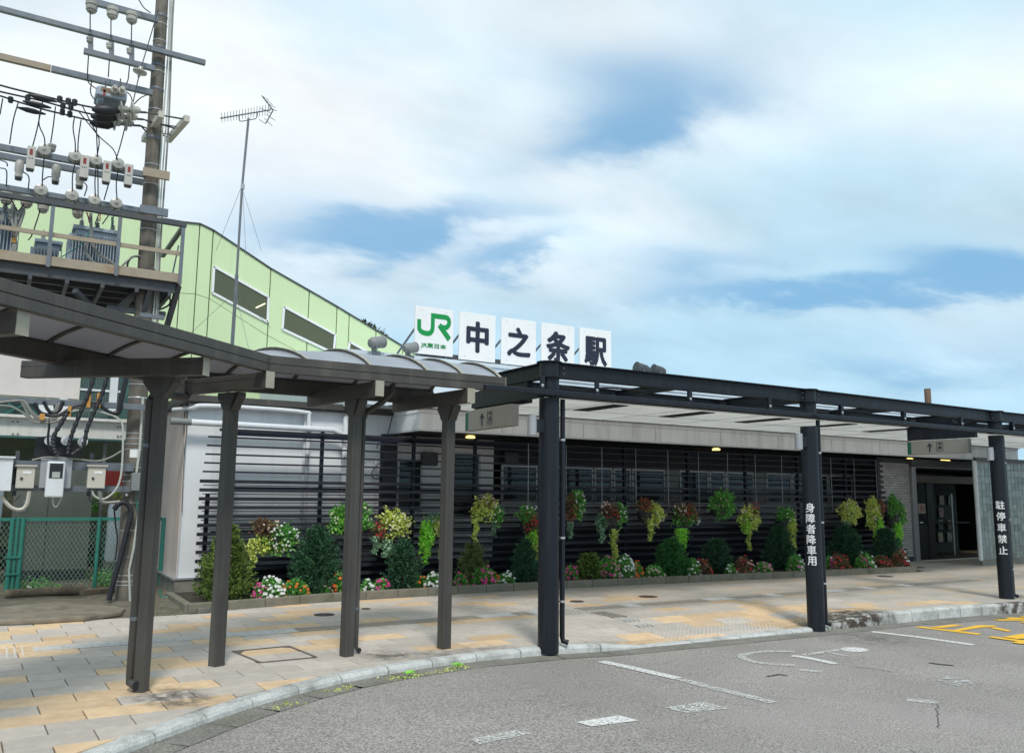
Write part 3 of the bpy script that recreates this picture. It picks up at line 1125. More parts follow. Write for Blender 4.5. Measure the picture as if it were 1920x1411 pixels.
POSTS = [((1.10, 7.49), (1.37, 7.10), (0.10, 8.22)), ((1.905, 8.27), (2.03, 7.60), (1.37, 9.02)), ((3.08, 8.12), (3.10, 7.60), (2.88, 9.06)), ((4.10, 8.03), (4.12, 7.60), (3.90, 9.06)),
         ((-0.32, 6.23), (0.04, 5.88), (-1.0, 6.98))]
for i, (pp, ca, re_) in enumerate(POSTS):
    ca, re_ = Vector((*ca, 0)), Vector((*re_, 0))
    d = (re_ - ca).normalized()
    s_ = Vector((-d.y, d.x, 0))
    pt = Vector((*pp, 0))
    pt = ca + d * (pt - ca).dot(d) + s_ * (pt - ca).dot(s_) * (0.6 if i else 1.0)
    W = 0.092 if i == 0 else 0.108
    mb = MB().bar((pt.x, pt.y, zs(pt.x, pt.y) - 0.02), (pt.x, pt.y, 2.50), W, W, up=tuple(d))
    # box post turned with its beam
    mb = MB()
    c4 = [pt + d * (sx * W / 2) + s_ * (sy * W / 2) for sx, sy in ((-1, -1), (1, -1), (1, 1), (-1, 1))]
    mb.prism([(q.x, q.y, -0.02) for q in c4], (0, 0, 2.54))
    # raised seam strip down the middle of each face
    for sx, sy in ((-1, 0), (1, 0), (0, 1), (0, -1)):
        c_ = pt + d * (sx * W / 2) + s_ * (sy * W / 2)
        e_ = (s_ if sx else d) * 0.004
        nn = (d * sx + s_ * sy) * 0.0035
    mb.build('post', GREY, wk, bevel=0.008)
    mb = MB()                        # narrow groove strip on the kerb side
    c_ = pt - d * (W / 2 + 0.001)
    mb.bar((c_.x + s_.x * .01, c_.y + s_.y * .01, 0.0), (c_.x + s_.x * .01, c_.y + s_.y * .01, 2.36), 0.004, 0.004)
    mb.build('post_seam', STEELD, wk)
    MB().bar((ca.x, ca.y, 2.605), (re_.x, re_.y, 2.605), 0.085, 0.145).build('cantilever_beam', GREY, wk, bevel=0.005)
    mb = MB().bar((ca.x, ca.y, 2.63), (re_.x, re_.y, 2.63), 0.091, 0.006)
    mb.build('beam_seam', STEELD, wk)
    e = ca - d * 0.006
    MB().bar((ca.x, ca.y, 2.605), (e.x, e.y, 2.605), 0.095, 0.152).build('beam_end_cap', CAPM, wk)
    for sg in (1, -1):               # gusset brackets either side of the post head
        b0 = pt + d * sg * W / 2
        b1 = pt + d * sg * (W / 2 + 0.10)
        w_ = s_ * 0.045
        MB().prism([(b0.x - w_.x, b0.y - w_.y, 2.36), (b0.x - w_.x, b0.y - w_.y, 2.531), (b1.x - w_.x, b1.y - w_.y, 2.531), (b1.x - w_.x, b1.y - w_.y, 2.49)],
                   tuple(w_ * 2)).build('gusset', GREY, wk)
    for sg in (1, -1):
        b0 = pt + s_ * sg * (W / 2 + .001)
        q0, q1 = b0 - d * 0.055, b0 + d * 0.055
        q2, q3 = b0 + d * 0.13, b0 - d * 0.13
        MB().prism([(q0.x, q0.y, 2.37), (q1.x, q1.y, 2.37), (q2.x, q2.y, 2.53), (q3.x, q3.y, 2.53)], tuple(s_ * sg * 0.008)).build('side_plate', GREY, wk)
# downpipes
a = at(244, 1287, Z=0.03)
top = Vector((a.x, a.y, 2.42))
e1 = at(352, 745, Z=2.47)
pts = [e1 + Vector((0, 0, 0.16)), e1 + Vector((0, 0, 0.04)), e1 + Vector((-0.02, 0.0, 0)), top + (e1 - top) * 0.12 + Vector((0, 0, .0)), top + Vector((0, 0, -0.08)), Vector((a.x, a.y, 0.13)), Vector((a.x, a.y, 0.07)), Vector((a.x + 0.03, a.y - 0.09, 0.055))]
MB().tube(pts, 0.038, 12).build('downpipe', GREY, wk, smooth=True)
MB().lathe((a.x + 0.033, a.y - 0.098, 0.055), [(0.032, 0), (0.031, 0.008)], 12, axis=(0.3, -0.9, 0)).build('pipe_mouth', BLACK, wk)
for z in (1.95, 0.55):
    MB().lathe((a.x, a.y, z), [(0.041, 0), (0.041, 0.03)], 12).build('pipe_bracket', STEEL, wk)
    MB().bar((a.x, a.y, z + .015), (a.x + 0.06, a.y + 0.06, z + .015), 0.02, 0.028).build('pipe_bracket', STEEL, wk)
b = at(667, 1218, Z=0.03)
MB().tube([(b.x, b.y, 2.40), (b.x, b.y, 0.06), (b.x + .01, b.y - 0.05, 0.035)], 0.022, 10).build('downpipe', GREY, wk, smooth=True)
MB().lathe((b.x + .012, b.y - 0.055, 0.035), [(0.026, 0), (0.026, 0.006)], 12, axis=(0.2, -1, 0)).build('pipe_mouth', BLACK, wk)
MB().lathe((b.x, b.y, 0.42), [(0.026, 0), (0.026, 0.03)], 10).build('pipe_bracket', STEEL, wk)
q = at(712, 757, Y=8.0)
MB().tube([at(736, 720, Y=7.95), at(736, 735, Y=7.95), q + Vector((0.03, 0, 0.02)), (b.x + .02, b.y, 2.42), (b.x, b.y, 2.36)], 0.03, 10).build('gutter_outlet', GREY, wk, smooth=True)

# ---------------------------------------------------------------- dark column canopy
bc = thing('column_canopy', 'charcoal steel canopy frame on thick round columns in front of the station', 'canopy', (9.3, 7.6, 0))
CXY = [(5.10, 7.60), (9.32, 7.57), (14.10, 7.68), (18.9, 7.7)]
R0 = 0.112
for i, (x, y) in enumerate(CXY):
    zb = zs(x, y)
    c_ = MB().lathe((x, y, zb - 0.06), [(R0, 0), (R0, 2.70)], 40).build('column', NAVY, bc, smooth=True)
    MB().lathe((x, y, 2.67), [(R0 * .96, 0), (R0 * .96, 0.36)], 40).build('column_head', NAVY, bc, smooth=True)
    for z in (2.68, 2.865, 3.035):
        MB().lathe((x, y, z), [(R0 + 0.03, 0), (R0 + 0.03, 0.012)], 40).build('ring_plate', NAVY, bc)
    # drain pipe beside the column
    px = x + 0.165
    MB().tube([(px, y - .02, 2.64), (px, y - .02, zb + 0.10), (px + 0.005, y - 0.03, zb + 0.05), (px + 0.045, y - 0.07, zb + 0.035)], 0.028, 12).build('drain_pipe', NAVY, bc, smooth=True)
    for z in (2.18, 1.25 if i else 1.12, 0.45):
        MB().lathe((px, y - .02, z), [(0.031, 0), (0.031, 0.022)], 14).build('pipe_clip', BANDM, bc)
        MB().bar((x + R0 - .01, y - .01, z + .011), (px, y - .02, z + .011), 0.012, 0.012).build('pipe_clip', STEELD, bc)
    # cylindrical lamp on the left of the column
    lx = x - 0.235
    MB().lathe((lx, y - 0.02, 2.225), [(0.052, 0), (0.052, 0.21)], 20).build('lamp_cylinder', ALU, bc, smooth=True)
    MB().box((lx + 0.045, y - 0.05, 2.26), (x - R0 + 0.01, y + 0.01, 2.40)).build('lamp_bracket', NAVY, bc)
    mb = MB()                               # bolted cleats on the beam
    for z in (2.92, 2.985):
        mb.lathe((x + 0.16, y - 0.047, z), [(0.012, 0), (0.012, 0.008)], 8, axis=(0, -1, 0))
    mb.build('bolt', STEELD, bc)
    if i:
        mb = MB()
        for z in (2.92, 2.985):
            mb.lathe((x - 0.16, y - 0.047, z), [(0.012, 0), (0.012, 0.008)], 8, axis=(0, -1, 0))
        mb.build('bolt', STEELD, bc)


def ibeam(p, q, zt, h, wf=0.11, tf=0.011, tw=0.01):
    mb = MB()
    p, q = Vector(p), Vector(q)
    for z, w, hh in ((zt - tf / 2, wf, tf), (zt - h + tf / 2, wf, tf), (zt - h / 2, tw, h - 2 * tf)):
        mb.bar((p.x, p.y, z), (q.x, q.y, z), w, hh)
    return mb


for (xa, ya), (xb, yb) in zip(CXY, CXY[1:]):
    ibeam((xa + R0 * .95, ya), (xb - R0 * .95, yb), 3.05, 0.175).build('front_beam', NAVY, bc)
ibeam((18.9 + R0, 7.7), (24, 7.75), 3.05, 0.175).build('front_beam', NAVY, bc)
ibeam((5.10, 9.15), (24, 9.15), 3.045, 0.17).build('rear_beam', NAVY, bc)
for i, (x, y) in enumerate(CXY):
    ibeam((x, y + R0 * .95), (x, 9.08), 3.05, 0.175).build('cross_beam', NAVY, bc)
    if i in (1, 3):
        continue
    MB().box((x - 0.035, 8.0, 2.63), (x + 0.035, 9.25, 2.872)).build('sign_hanger_box', NAVY, bc)
    # slim intermediate purlins and stiffening rods
for xm in (7.2, 11.7, 16.5):
    ibeam((xm, 7.68), (xm, 9.08), 3.02, 0.10, 0.07).build('purlin', NAVY, bc)
# gutter pipe hung below the beam
MB().bar((4.2, 7.46, 2.685), (24, 7.56, 2.685), 0.07, 0.062).build('gutter', NAVY, bc, bevel=0.01)
for X in [4.95, 5.69, 7.11, 8.51, 9.96, 11.39, 12.86, 14.35, 15.8, 17.2]:
    MB().box((X - 0.028, 7.505, 2.716), (X + 0.028, 7.525, 2.875)).build('gutter_hanger', NAVY, bc)
    MB().box((X + 0.029, 7.515, 2.716), (X + 0.036, 7.60, 2.872)).build('gutter_hanger', NAVY, bc)
    MB().lathe((X - .004, 7.505, 2.765), [(0.017, 0), (0.017, 0.007), (0.009, 0.008), (0.009, 0.014)], 10, axis=(0, -1, 0)).build('hanger_bolt', BANDM, bc)
for (xa, xb, sag) in ((5.2, 6.6, .04), (9.45, 10.9, .04), (13.0, 14.0, .03), (14.2, 15.2, .03)):
    MB().tube(catm([(xa, 7.75, 2.84), (xa + (xb - xa) * .3, 7.8, 2.80), (xa + (xb - xa) * .6, 7.8, 2.85), (xb, 7.75, 2.85)]), 0.012, 6).build('wiring', BLACK, bc)
# return of the beam and gutter on the left edge
MB().box((4.995, 7.50, 2.655), (5.06, 9.2, 2.715)).build('side_gutter', NAVY, bc)

# ---------------------------------------------------------------- hanging direction signs
GREYSIGN = mat('grey_beige_sign_case', (0.25, 0.24, 0.21), 0.45, 0.04, 6)
GREYSIGNE = mat('grey_sign_end', (0.16, 0.155, 0.145), 0.45, 0.05, 6)
SGREEN = mat('sign_green_stripe', (0.0, 0.10, 0.055), 0.4, 0.04)


def hang_sign(X, lab):
    t = thing('direction_sign', lab, 'sign', (X, 8.6, 2.36), 'hanging direction signs')
    y0, y1 = 8.07, 9.19
    z0, z1 = 2.362, 2.612
    MB().box((X - 0.045, y0, z0), (X + 0.045, y1, z1)).build('sign_case', GREYSIGN, t, bevel=0.004)
    MB().box((X - 0.043, y0 - 0.006, z0 + .002), (X + 0.043, y0 - .0005, z1 - .002)).build('sign_end', GREYSIGNE, t)
    fx = X - 0.0475

    def P(u, v):        # u from the left of the face as read, v up
        return (fx, y1 - u * (y1 - y0), z0 + v * (z1 - z0))
    MB().prism([P(0.01, .06), P(0.07, .06), P(0.07, .90), P(0.01, .90)], (-0.002, 0, 0)).build('green_stripe', SGREEN, t)
    mb = MB()
    mb.prism([P(.374, .17), P(.394, .17), P(.394, .66), P(.374, .66)], (-0.002, 0, 0))
    mb.prism([P(.384, .80), P(.384, .70), P(.345, .50), P(.335, .52)], (-0.002, 0, 0))
    mb.prism([P(.384, .80), P(.384, .70), P(.423, .50), P(.433, .52)], (-0.002, 0, 0))
    mb.build('arrow', INK, t)
    mb = MB()           # train front
    for (u0, v0, u1, v1) in ((.50, .20, .505, .84), (.60, .20, .605, .84), (.505, .20, .60, .212), (.505, .828, .60, .84)):
        mb.prism([P(u0, v0), P(u1, v0), P(u1, v1), P(u0, v1)], (-0.002, 0, 0))
    mb.build('pictogram_frame', INK, t)
    mb = MB()
    mb.prism([P(.527, .38), P(.578, .38), P(.578, .72), P(.570, .77), P(.535, .77), P(.527, .72)], (-0.002, 0, 0))
    mb.prism([P(.532, .36), P(.540, .36), P(.528, .26), P(.520, .26)], (-0.002, 0, 0))
    mb.prism([P(.565, .36), P(.573, .36), P(.585, .26), P(.577, .26)], (-0.002, 0, 0))
    mb.build('train_pictogram', INK, t)
    mb = MB()
    mb.prism([P(.533, .54), P(.572, .54), P(.572, .66), P(.533, .66)], (-0.0035, 0, 0))
    mb.lathe(P(.537, .45), [(0.006, 0), (0.006, 0.0035)], 8, axis=(-1, 0, 0))
    mb.lathe(P(.568, .45), [(0.006, 0), (0.006, 0.0035)], 8, axis=(-1, 0, 0))
    mb.build('train_window', GREYSIGN, t)
    return t


hang_sign(4.95, 'grey direction sign with arrow and train pictogram hanging left of the first dark column')
hang_sign(14.0, 'grey direction sign with arrow and train pictogram hanging before the station entrance')


# ---------------------------------------------------------------- lettering
def text_mesh(body, size, offset=0.0, extrude=0.002, align='CENTER'):
    cu = bpy.data.curves.new('txt', 'FONT')
    cu.body = body
    cu.size = size
    cu.offset = offset
    cu.extrude = extrude
    cu.align_x = align
    cu.align_y = 'CENTER'
    cu.resolution_u = 3
    ob = bpy.data.objects.new('txt', cu)
    COL.objects.link(ob)
    dgp = bpy.context.evaluated_depsgraph_get()
    me = bpy.data.meshes.new_from_object(ob.evaluated_get(dgp))
    bpy.data.objects.remove(ob)
    me.materials.clear()
    return me


def embolden(me, w, dz=0.0004):
    """thicken strokes: the same glyph repeated a little to each side, each copy a hair deeper"""
    if not w:
        return
    n = len(me.vertices)
    bm = bmesh.new()
    bm.from_mesh(me)
    base = bm.verts[:] + bm.edges[:] + bm.faces[:]
    for k, (dx, dy) in enumerate([(-w, 0), (w, 0), (0, w * .8), (0, -w * .8), (w * .7, w * .6), (-w * .7, -w * .6), (w * .7, -w * .6), (-w * .7, w * .6)]):
        r = bmesh.ops.duplicate(bm, geom=base)
        bmesh.ops.translate(bm, verts=[v for v in r['geom'] if isinstance(v, bmesh.types.BMVert)], vec=(dx, dy, -dz * (k + 1)))
    bm.to_mesh(me)
    bm.free()


def place_text(name, body, size, m, parent, origin, right, up, offset=0.0, extrude=0.002, fit=None):
    me = text_mesh(body, size, 0.0, extrude)
    embolden(me, offset)
    me.materials.append(m)
    vs = [v.co.copy() for v in me.vertices]
    if not vs:
        return None
    x0, x1 = min(v.x for v in vs), max(v.x for v in vs)
    y0, y1 = min(v.y for v in vs), max(v.y for v in vs)
    right, up = Vector(right).normalized(), Vector(up).normalized()
    nrm = right.cross(up)
    sx = fit[0] / (x1 - x0) if fit else 1
    sy = fit[1] / (y1 - y0) if fit else 1
    for v in me.vertices:
        c = v.co
        v.co = Vector(origin) + right * ((c.x - (x0 + x1) / 2) * sx) + up * ((c.y - (y0 + y1) / 2) * sy) + nrm * (c.z + extrude + (0.0035 if offset else 0))
    o = bpy.data.objects.new(name, me)
    COL.objects.link(o)
    o.parent = parent
    if parent is not None and parent.type == 'EMPTY':
        o.matrix_parent_inverse = Matrix.Translation(-parent.location)
    return o


def column_text(chars, x, y, ztop, pitch, size, heading):
    """painted characters wrapped round a column"""
    for i, ch in enumerate(chars):
        me = text_mesh(ch, size, 0.0, 0.0)
        embolden(me, size * 0.02, 0.0)
        me.materials.append(WHITEL)
        xs_ = [v.co.x for v in me.vertices]
        ys_ = [v.co.y for v in me.vertices]
        mx, my = (min(xs_) + max(xs_)) / 2, (min(ys_) + max(ys_)) / 2
        # (cut wide faces so they follow the curve
        bm = bmesh.new()
        bm.from_mesh(me)
        bmesh.ops.triangulate(bm, faces=bm.faces)
        long_ = [e for e in bm.edges if abs(e.verts[0].co.x - e.verts[1].co.x) > size * 0.16]
        if long_:
            bmesh.ops.subdivide_edges(bm, edges=long_, cuts=3)
        bmesh.ops.triangulate(bm, faces=bm.faces)
        bm.to_mesh(me)
        bm.free()
        per = max(1, len(me.vertices) // 9)
        for vi, v in enumerate(me.vertices):
            r = R0 + 0.0042 - 0.0003 * (vi // per)
            a_ = heading + (v.co.x - mx) / r
            v.co = Vector((x + math.cos(a_) * r, y + math.sin(a_) * r, ztop - i * pitch - size * .5 + (v.co.y - my)))
        o_ = bpy.data.objects.new('painted_character', me)
        COL.objects.link(o_)
        o_.parent = bc
        o_.matrix_parent_inverse = Matrix.Translation(-bc.location)


for (k, chars, pa, pb) in ((1, '身障者降車用', (1523, 942), (1523, 1060)), (2, '駐停車禁止', (1866, 938), (1871, 1040))):
    x, y = CXY[k]
    hd = math.atan2(-y, -x)
    za, zb_ = at(*pa, Y=y - 0.1).z, at(*pb, Y=y - 0.1).z
    n = len(chars)
    pit = (za - zb_) / (n - (0.12 if k == 1 else 0.25))
    column_text(chars, x, y, za, pit, pit * (0.95 if k == 1 else 0.78), hd - (0.22 if k == 1 else 0.05))

# ---------------------------------------------------------------- station building
st = thing('station_building', 'low white railway station building with long eave and dark recessed front', 'building', (5, 14, 0))
YW, YL, YE = 13.65, 13.08, 12.5
MB().box((2.42, YW, 0.28), (5.9, 17.2, 2.93)).build('white_wall', WALLW, st)
MB().box((2.405, YW + 0.12, 0.28), (2.418, 17.2, 2.93)).build('pink_side_wall', WALLP, st)
MB().box((2.36, YW - 0.05, -0.05), (5.9, 17.25, 0.255)).build('foundation', CONC, st)
MB().box((2.33, YW - 0.07, 0.257), (5.9, YW + 0.01, 0.283)).build('base_trim', ALU, st)
MB().box((2.33, YW + 0.01, 0.257), (2.42, 17.2, 0.283)).build('base_trim', ALU, st)
MB().box((2.30, YW - 0.16, 2.96), (5.9, 17.3, 3.06)).build('wing_roof_edge', GREY, st)
MB().box((2.31, YW - 0.12, 2.93), (5.9, 17.3, 2.958)).build('wing_roof_trim', GREY, st)
mb = MB()
for xx in (3.15, 4.35):
    mb.box((xx - .003, YW - 0.003, 0.3), (xx + .003, YW + .001, 2.92))
mb.build('wall_joint', PIPEG, st)
# recessed front wall
MB().box((5.9, 13.9, 0), (8.05, 14.2, 2.62)).build('front_wall', WALLW, st)
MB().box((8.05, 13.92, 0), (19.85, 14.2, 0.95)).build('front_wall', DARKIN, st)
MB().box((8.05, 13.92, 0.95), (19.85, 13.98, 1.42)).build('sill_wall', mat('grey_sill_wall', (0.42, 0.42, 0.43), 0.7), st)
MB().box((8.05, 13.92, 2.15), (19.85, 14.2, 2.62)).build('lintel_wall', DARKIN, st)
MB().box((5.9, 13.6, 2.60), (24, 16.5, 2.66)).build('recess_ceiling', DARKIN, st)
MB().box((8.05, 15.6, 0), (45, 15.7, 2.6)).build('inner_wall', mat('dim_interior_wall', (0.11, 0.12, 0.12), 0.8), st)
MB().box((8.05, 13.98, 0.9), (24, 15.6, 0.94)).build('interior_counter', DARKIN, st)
# office windows seen above the lattice
xw = 8.25
wi = 0
PANEL = [(.86, 0), (.42, 1), (.95, 0), (.5, 0), (.5, 2), (.95, 0), (.4, 1), (.9, 3), (.5, 0), (.95, 0), (.4, 1), (.9, 0), (.9, 0), (.45, 2), (.95, 0)]
for w_, kind in PANEL:
    if xw + w_ > 19.7:
        break
    if kind == 1:
        MB().box((xw, 13.93, 1.42), (xw + w_ - .03, 14.0, 2.15)).build('window_pier', mat('grey_pier', (0.22, 0.23, 0.24), 0.6), st)
    else:
        f = MB()
        for (a0, c0, a1, c1) in ((xw, 1.42, xw + .04, 2.15), (xw + w_ - .07, 1.42, xw + w_ - .03, 2.15), (xw + .04, 1.42, xw + w_ - .07, 1.46), (xw + .04, 2.11, xw + w_ - .07, 2.15)):
            f.box((a0, 13.93, c0), (a1, 13.97, c1))
        wf = f.build('window', ALU, st)
        MB().box((xw + .042, 13.945, 1.462), (xw + w_ - .072, 13.951, 2.108)).build('pane', GLASSD, wf)
        if kind == 2:
            MB().box((xw + .06, 14.05, 1.5), (xw + w_ * .8, 14.06, 2.0)).build('notice_sheet', WHITEP, st)
        if kind == 3:
            MB().box((xw + .02, 14.3, 1.4), (xw + w_ * .45, 14.32, 2.1)).build('yellow_curtain', mat('dull_yellow_curtain', (0.30, 0.24, 0.06), 0.8), st)
    xw += w_
# objects behind the panes
MB().box((9.5, 14.6, 1.35), (9.95, 14.9, 1.9)).build('orange_cabinet', mat('dull_orange', (0.30, 0.13, 0.05), 0.6), st)
MB().box((11.5, 14.6, 1.35), (12.1, 14.7, 1.75)).build('notice_board', mat('pale_board', (0.35, 0.4, 0.42), 0.6), st)
# window and door of the white recessed part
for (x0, x1, z0, z1, m_) in ((6.05, 6.55, 1.25, 2.2, ALU), (6.95, 7.75, 1.15, 2.35, ALU)):
    f = MB()
    for (a0, c0, a1, c1) in ((x0, z0, x0 + .04, z1), (x1 - .04, z0, x1, z1), (x0 + .04, z0, x1 - .04, z0 + .04), (x0 + .04, z1 - .04, x1 - .04, z1)):
        f.box((a0, 13.87, c0), (a1, 13.905, c1))
    wf = f.build('window', m_, st)
    MB().box((x0 + .042, 13.885, z0 + .042), (x1 - .042, 13.89, z1 - .042)).build('pane', GLASSD, wf)
for (px, py) in ((805, 860), (958, 858)):      # small black vents on the wall
    c = at(px, py, Y=13.85)
    MB().box((c.x - .16, 13.80, c.z - .12), (c.x + .16, 13.899, c.z + .12)).build('wall_vent', STEELD, st, bevel=.02)
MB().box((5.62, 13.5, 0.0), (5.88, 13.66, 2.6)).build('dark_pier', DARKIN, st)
# eave
MB().box((5.80, YE, 2.64), (24, 13.92, 2.90)).build('fascia', FASC, st)
MB().box((5.79, YE - .012, 2.905), (24, 13.92, 2.995)).build('fascia_upper_band', FASC, st)
MB().box((5.795, YE - .006, 2.61), (24, YE + 0.10, 2.637)).build('fascia_drip_edge', PIPEW, st)
MB().box((5.795, YE + 0.10, 2.61), (5.88, 13.9, 2.637)).build('fascia_drip_edge', PIPEW, st)
MB().box((5.86, YE + 0.101, 2.63), (24, 13.59, 2.639)).build('eave_soffit', DARKIN, st)
MB().box((5.81, YE + .003, 2.9005), (24, 13.0, 2.9045)).build('fascia_joint', STEELD, st)
for xx in np.arange(7.4, 24, 1.75):
    MB().box((xx - .003, YE - .003, 2.64), (xx + .003, YE + .001, 2.90)).build('fascia_seam', PIPEG, st)
# canopy roof slab between eave and column frame
sl = MB().box((5.25, 9.30, 2.985), (24, YE - .014, 3.0)).build('canopy_soffit', SOFF, st)
mb = MB()
for yy in (10.05, 11.3):
    mb.box((5.25, yy - .004, 2.981), (24, yy + .004, 2.9845))
for xx in np.arange(6.2, 24, 1.66):
    mb.box((xx - .004, 9.31, 2.9805), (xx + .004, 12.4, 2.984))
mb.build('soffit_joint', STEELD, st)
MB().box((5.25, YE - 0.06, 2.97), (24, YE - .013, 2.984)).build('soffit_shadow_gap', STEELD, st)
c1, c2 = at(1064, 768, Z=2.98), at(1217, 781, Z=2.98)
dx_ = c2.x - c1.x
for k in range(5):
    xa = 8.0 + k * dx_
    MB().box((xa, 10.15, 2.972), (xa + 0.30, 11.22, 2.983)).build('light_slot', DARKIN, st)
# round downlights under the eave, lit
LAMP = mat('lit_downlight', (1, 0.8, 0.35), 0.5, 0, emit=((1.0, 0.72, 0.2), 1.6))
for (px, py) in ((882, 824), (1343, 847), (1706, 863), (1770, 889), (1777, 886)):
    c = at(px, py, Z=2.60)
    y = min(c.y, 13.3)
    c = at(px, py, Y=y)
    MB().lathe((c.x, c.y, 2.585), [(0.085, 0), (0.085, 0.025), (0.04, 0.05)], 16).build('downlight', LAMP, st)
# parapet and main roof above
MB().box((4.86, 13.4, 3.03), (22, 19, 3.93)).build('parapet', ROOFM, st)
MB().box((4.83, 13.37, 3.931), (22.03, 19, 4.0)).build('parapet_coping', ROOFM, st)
MB().box((4.845, 13.385, 3.78), (22, 13.4, 3.80)).build('parapet_line', PIPEG, st)
MB().box((4.86, 12.9, 3.03), (22, 13.38, 3.62)).build('lower_roof_step', ROOFM, st)
# pipes on the white wall
pw = [((318, 758), (573, 762)), ]
a, b_ = at(318, 758, Y=13.5), at(573, 757, Y=13.5)
MB().tube(catm([at(325, 768, Y=13.9), (2.45, 13.55, a.z - .03), (2.6, 13.5, 2.90), (3.4, 13.5, 2.91), (4.2, 13.5, 2.89), (4.28, 13.5, 2.80), (4.28, 13.5, 2.2)]), 0.035, 10).build('roof_drain_pipe', PIPEW, st, smooth=True)
a, b_ = at(322, 789, Y=13.45), at(625, 806, Y=13.45)
MB().tube([a, b_, b_ + Vector((.12, 0, -.04)), at(655, 838, Y=13.45), at(655, 838, Y=13.45) + Vector((0, 0.03, -.2)), at(655, 838, Y=13.45) + Vector((0, 0.03, -1.9))], 0.05, 14).build('horizontal_pipe', PIPEW, st, smooth=True)
MB().tube([a + Vector((-.02, 0, 0)), a + Vector((.28, 0, 0))], 0.054, 14).build('pipe_socket', PIPEG, st, smooth=True)
c = at(651, 760, Y=13.5)
MB().tube([(c.x + .3, 13.5, 2.93), (c.x + .08, 13.5, 2.93), (c.x, 13.5, 2.83), (c.x, 13.5, 0.4)], 0.055, 14).build('downpipe', PIPEW, st, smooth=True)
for z in (2.35, 1.7):
    MB().lathe((c.x, 13.5, z), [(0.062, 0), (0.062, 0.05)], 14).build('pipe_socket', PIPEW, st)
for px, r in ((571, 0.028), (706, .02), (727, .02)):
    c = at(px, 850, Y=13.58)
    MB().tube([(c.x, 13.6, 2.2 if px > 600 else 2.9), (c.x, 13.6, 0.4)], r, 8).build('conduit', PIPEW, st, smooth=True)
MB().tube(catm([at(706, 840, Y=13.55), at(714, 825, Y=13.55), at(735, 826, Y=13.55), at(724, 855, Y=13.55), at(700, 880, Y=13.55), at(700, 895, Y=13.55), at(725, 898, Y=13.55)]), 0.008, 6).build('loose_cable', BLACK, st)
MB().tube(catm([at(738, 770, Y=13.5), at(733, 790, Y=13.5), at(727, 815, Y=13.5)]), 0.008, 6).build('loose_cable', BLACK, st)
MB().box((4.9, 13.52, 2.1), (5.0, 13.6, 2.24)).build('junction_box', PIPEG, st)
sc = at(347, 790, Y=13.6)
MB().tube(catm([at(352, 755, Y=13.7), at(346, 775, Y=13.7), at(344, 860, Y=14.0), at(340, 920, Y=14.0), at(333, 1000, Y=14.0), at(330, 1065, Y=14)]), 0.007, 6).build('loose_cable', BLACK, st)
MB().tube(catm([at(352, 757, Y=13.66), at(350, 800, Y=13.6), at(344, 880, Y=13.6), at(341, 960, Y=13.6)]), 0.005, 6).build('loose_cable', BLACK, st)

# tiled pier, entrance and glass blocks
BRK = mat('grey_wall_tile', (0.42, 0.405, 0.395), 0.55, 0.08, 6, objrand=0.16, dirt=(0.2, 0.19, 0.18), dirt_amt=0.4, dirt_scale=3)
PX0, PX1, PYF = 18.75, 20.05, 13.20
MB().box((PX0, PYF, 0), (PX1, 13.9, 2.60)).build('tiled_pier', STEELD, st)
bw, bh = 0.218, 0.0655
br = random.Random(4)
proto = None
pierface = thing  # (keeps flake tools quiet)
nrow = int(2.40 / bh)
nb = 0
for r_ in range(nrow):
    z = 0.12 + r_ * bh
    x = PX0 - (bw / 2 if r_ % 2 else 0)
    while x < PX1:
        a0, a1 = max(x, PX0) + .004, min(x + bw, PX1) - .004
        if a1 - a0 > 0.03 and a1 > 19.0:
            MB().box((a0, PYF - 0.012, z + .004), (a1, PYF - .001, z + bh - .004)).build('wall_tile', BRK, st)
            nb += 1
        x += bw
# poster board on the pier
pb = thing('poster_board', 'glass fronted poster case with green picture on the tiled pier left of the entrance', 'poster', (19.5, 13.1, 1.0))
p0, p1 = at(1664, 937, Y=13.12), at(1692, 1002, Y=13.12)
x0, x1, z0, z1 = p0.x, p1.x, 0.62, p0.z
MB().box((x0, 13.12, z0), (x1, 13.186, z1)).build('case', ALU, pb)
MB().box((x0 + .03, 13.112, z0 + .03), (x1 - .03, 13.1195, z1 - .03)).build('poster_sheet', mat('poster_print', (0.10, 0.16, 0.11), 0.5, 0.6, 5, dirt=(0.32, 0.33, 0.3), dirt_amt=0.9, dirt_scale=3), pb)
MB().box((x0 + .03, 13.107, z1 - .23), (x1 - .03, 13.1115, z1 - .03)).build('poster_heading', mat('poster_heading_cream', (0.33, 0.33, 0.29), 0.5), pb)
place_text('poster_lettering', 'っていこう!', 0.14, INK, pb, ((x0 + x1) / 2, 13.106, z1 - .115), (1, 0, 0), (0, 0, 1), 0.004, .0015, fit=(x1 - x0 - .1, .11))

MB().box((26, 13.36, 0), (26.1, 15.59, 2.36)).build('lobby_end_wall', DARKIN, st)
en = thing('station_entrance', 'dark open station entrance with grey frame and glass doors', 'doorway', (21, 13.3, 0))
EX0, EX1 = 20.07, 23.2
MB().box((EX0, 13.12, 0), (EX0 + .17, 13.35, 2.45)).build('door_post', ALU, en, bevel=.01)
MB().box((EX0, 13.12, 2.40 + .005), (30, 13.35, 2.598)).build('door_lintel', mat('dull_grey_lintel', (0.16, 0.16, 0.155), 0.6), en)
MB().box((EX0 + .18, 13.5, 2.0), (28, 13.56, 2.2)).build('transom', mat('brown_transom', (0.14, 0.12, 0.09), 0.6), en)
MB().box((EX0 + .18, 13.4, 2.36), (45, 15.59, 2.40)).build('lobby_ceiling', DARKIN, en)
MB().box((EX0 + .18, 13.3, 0.003), (25.99, 15.59, 0.012)).build('lobby_floor', mat('brown_mat', (0.07, 0.05, 0.03), 0.9, .3, 5), en)
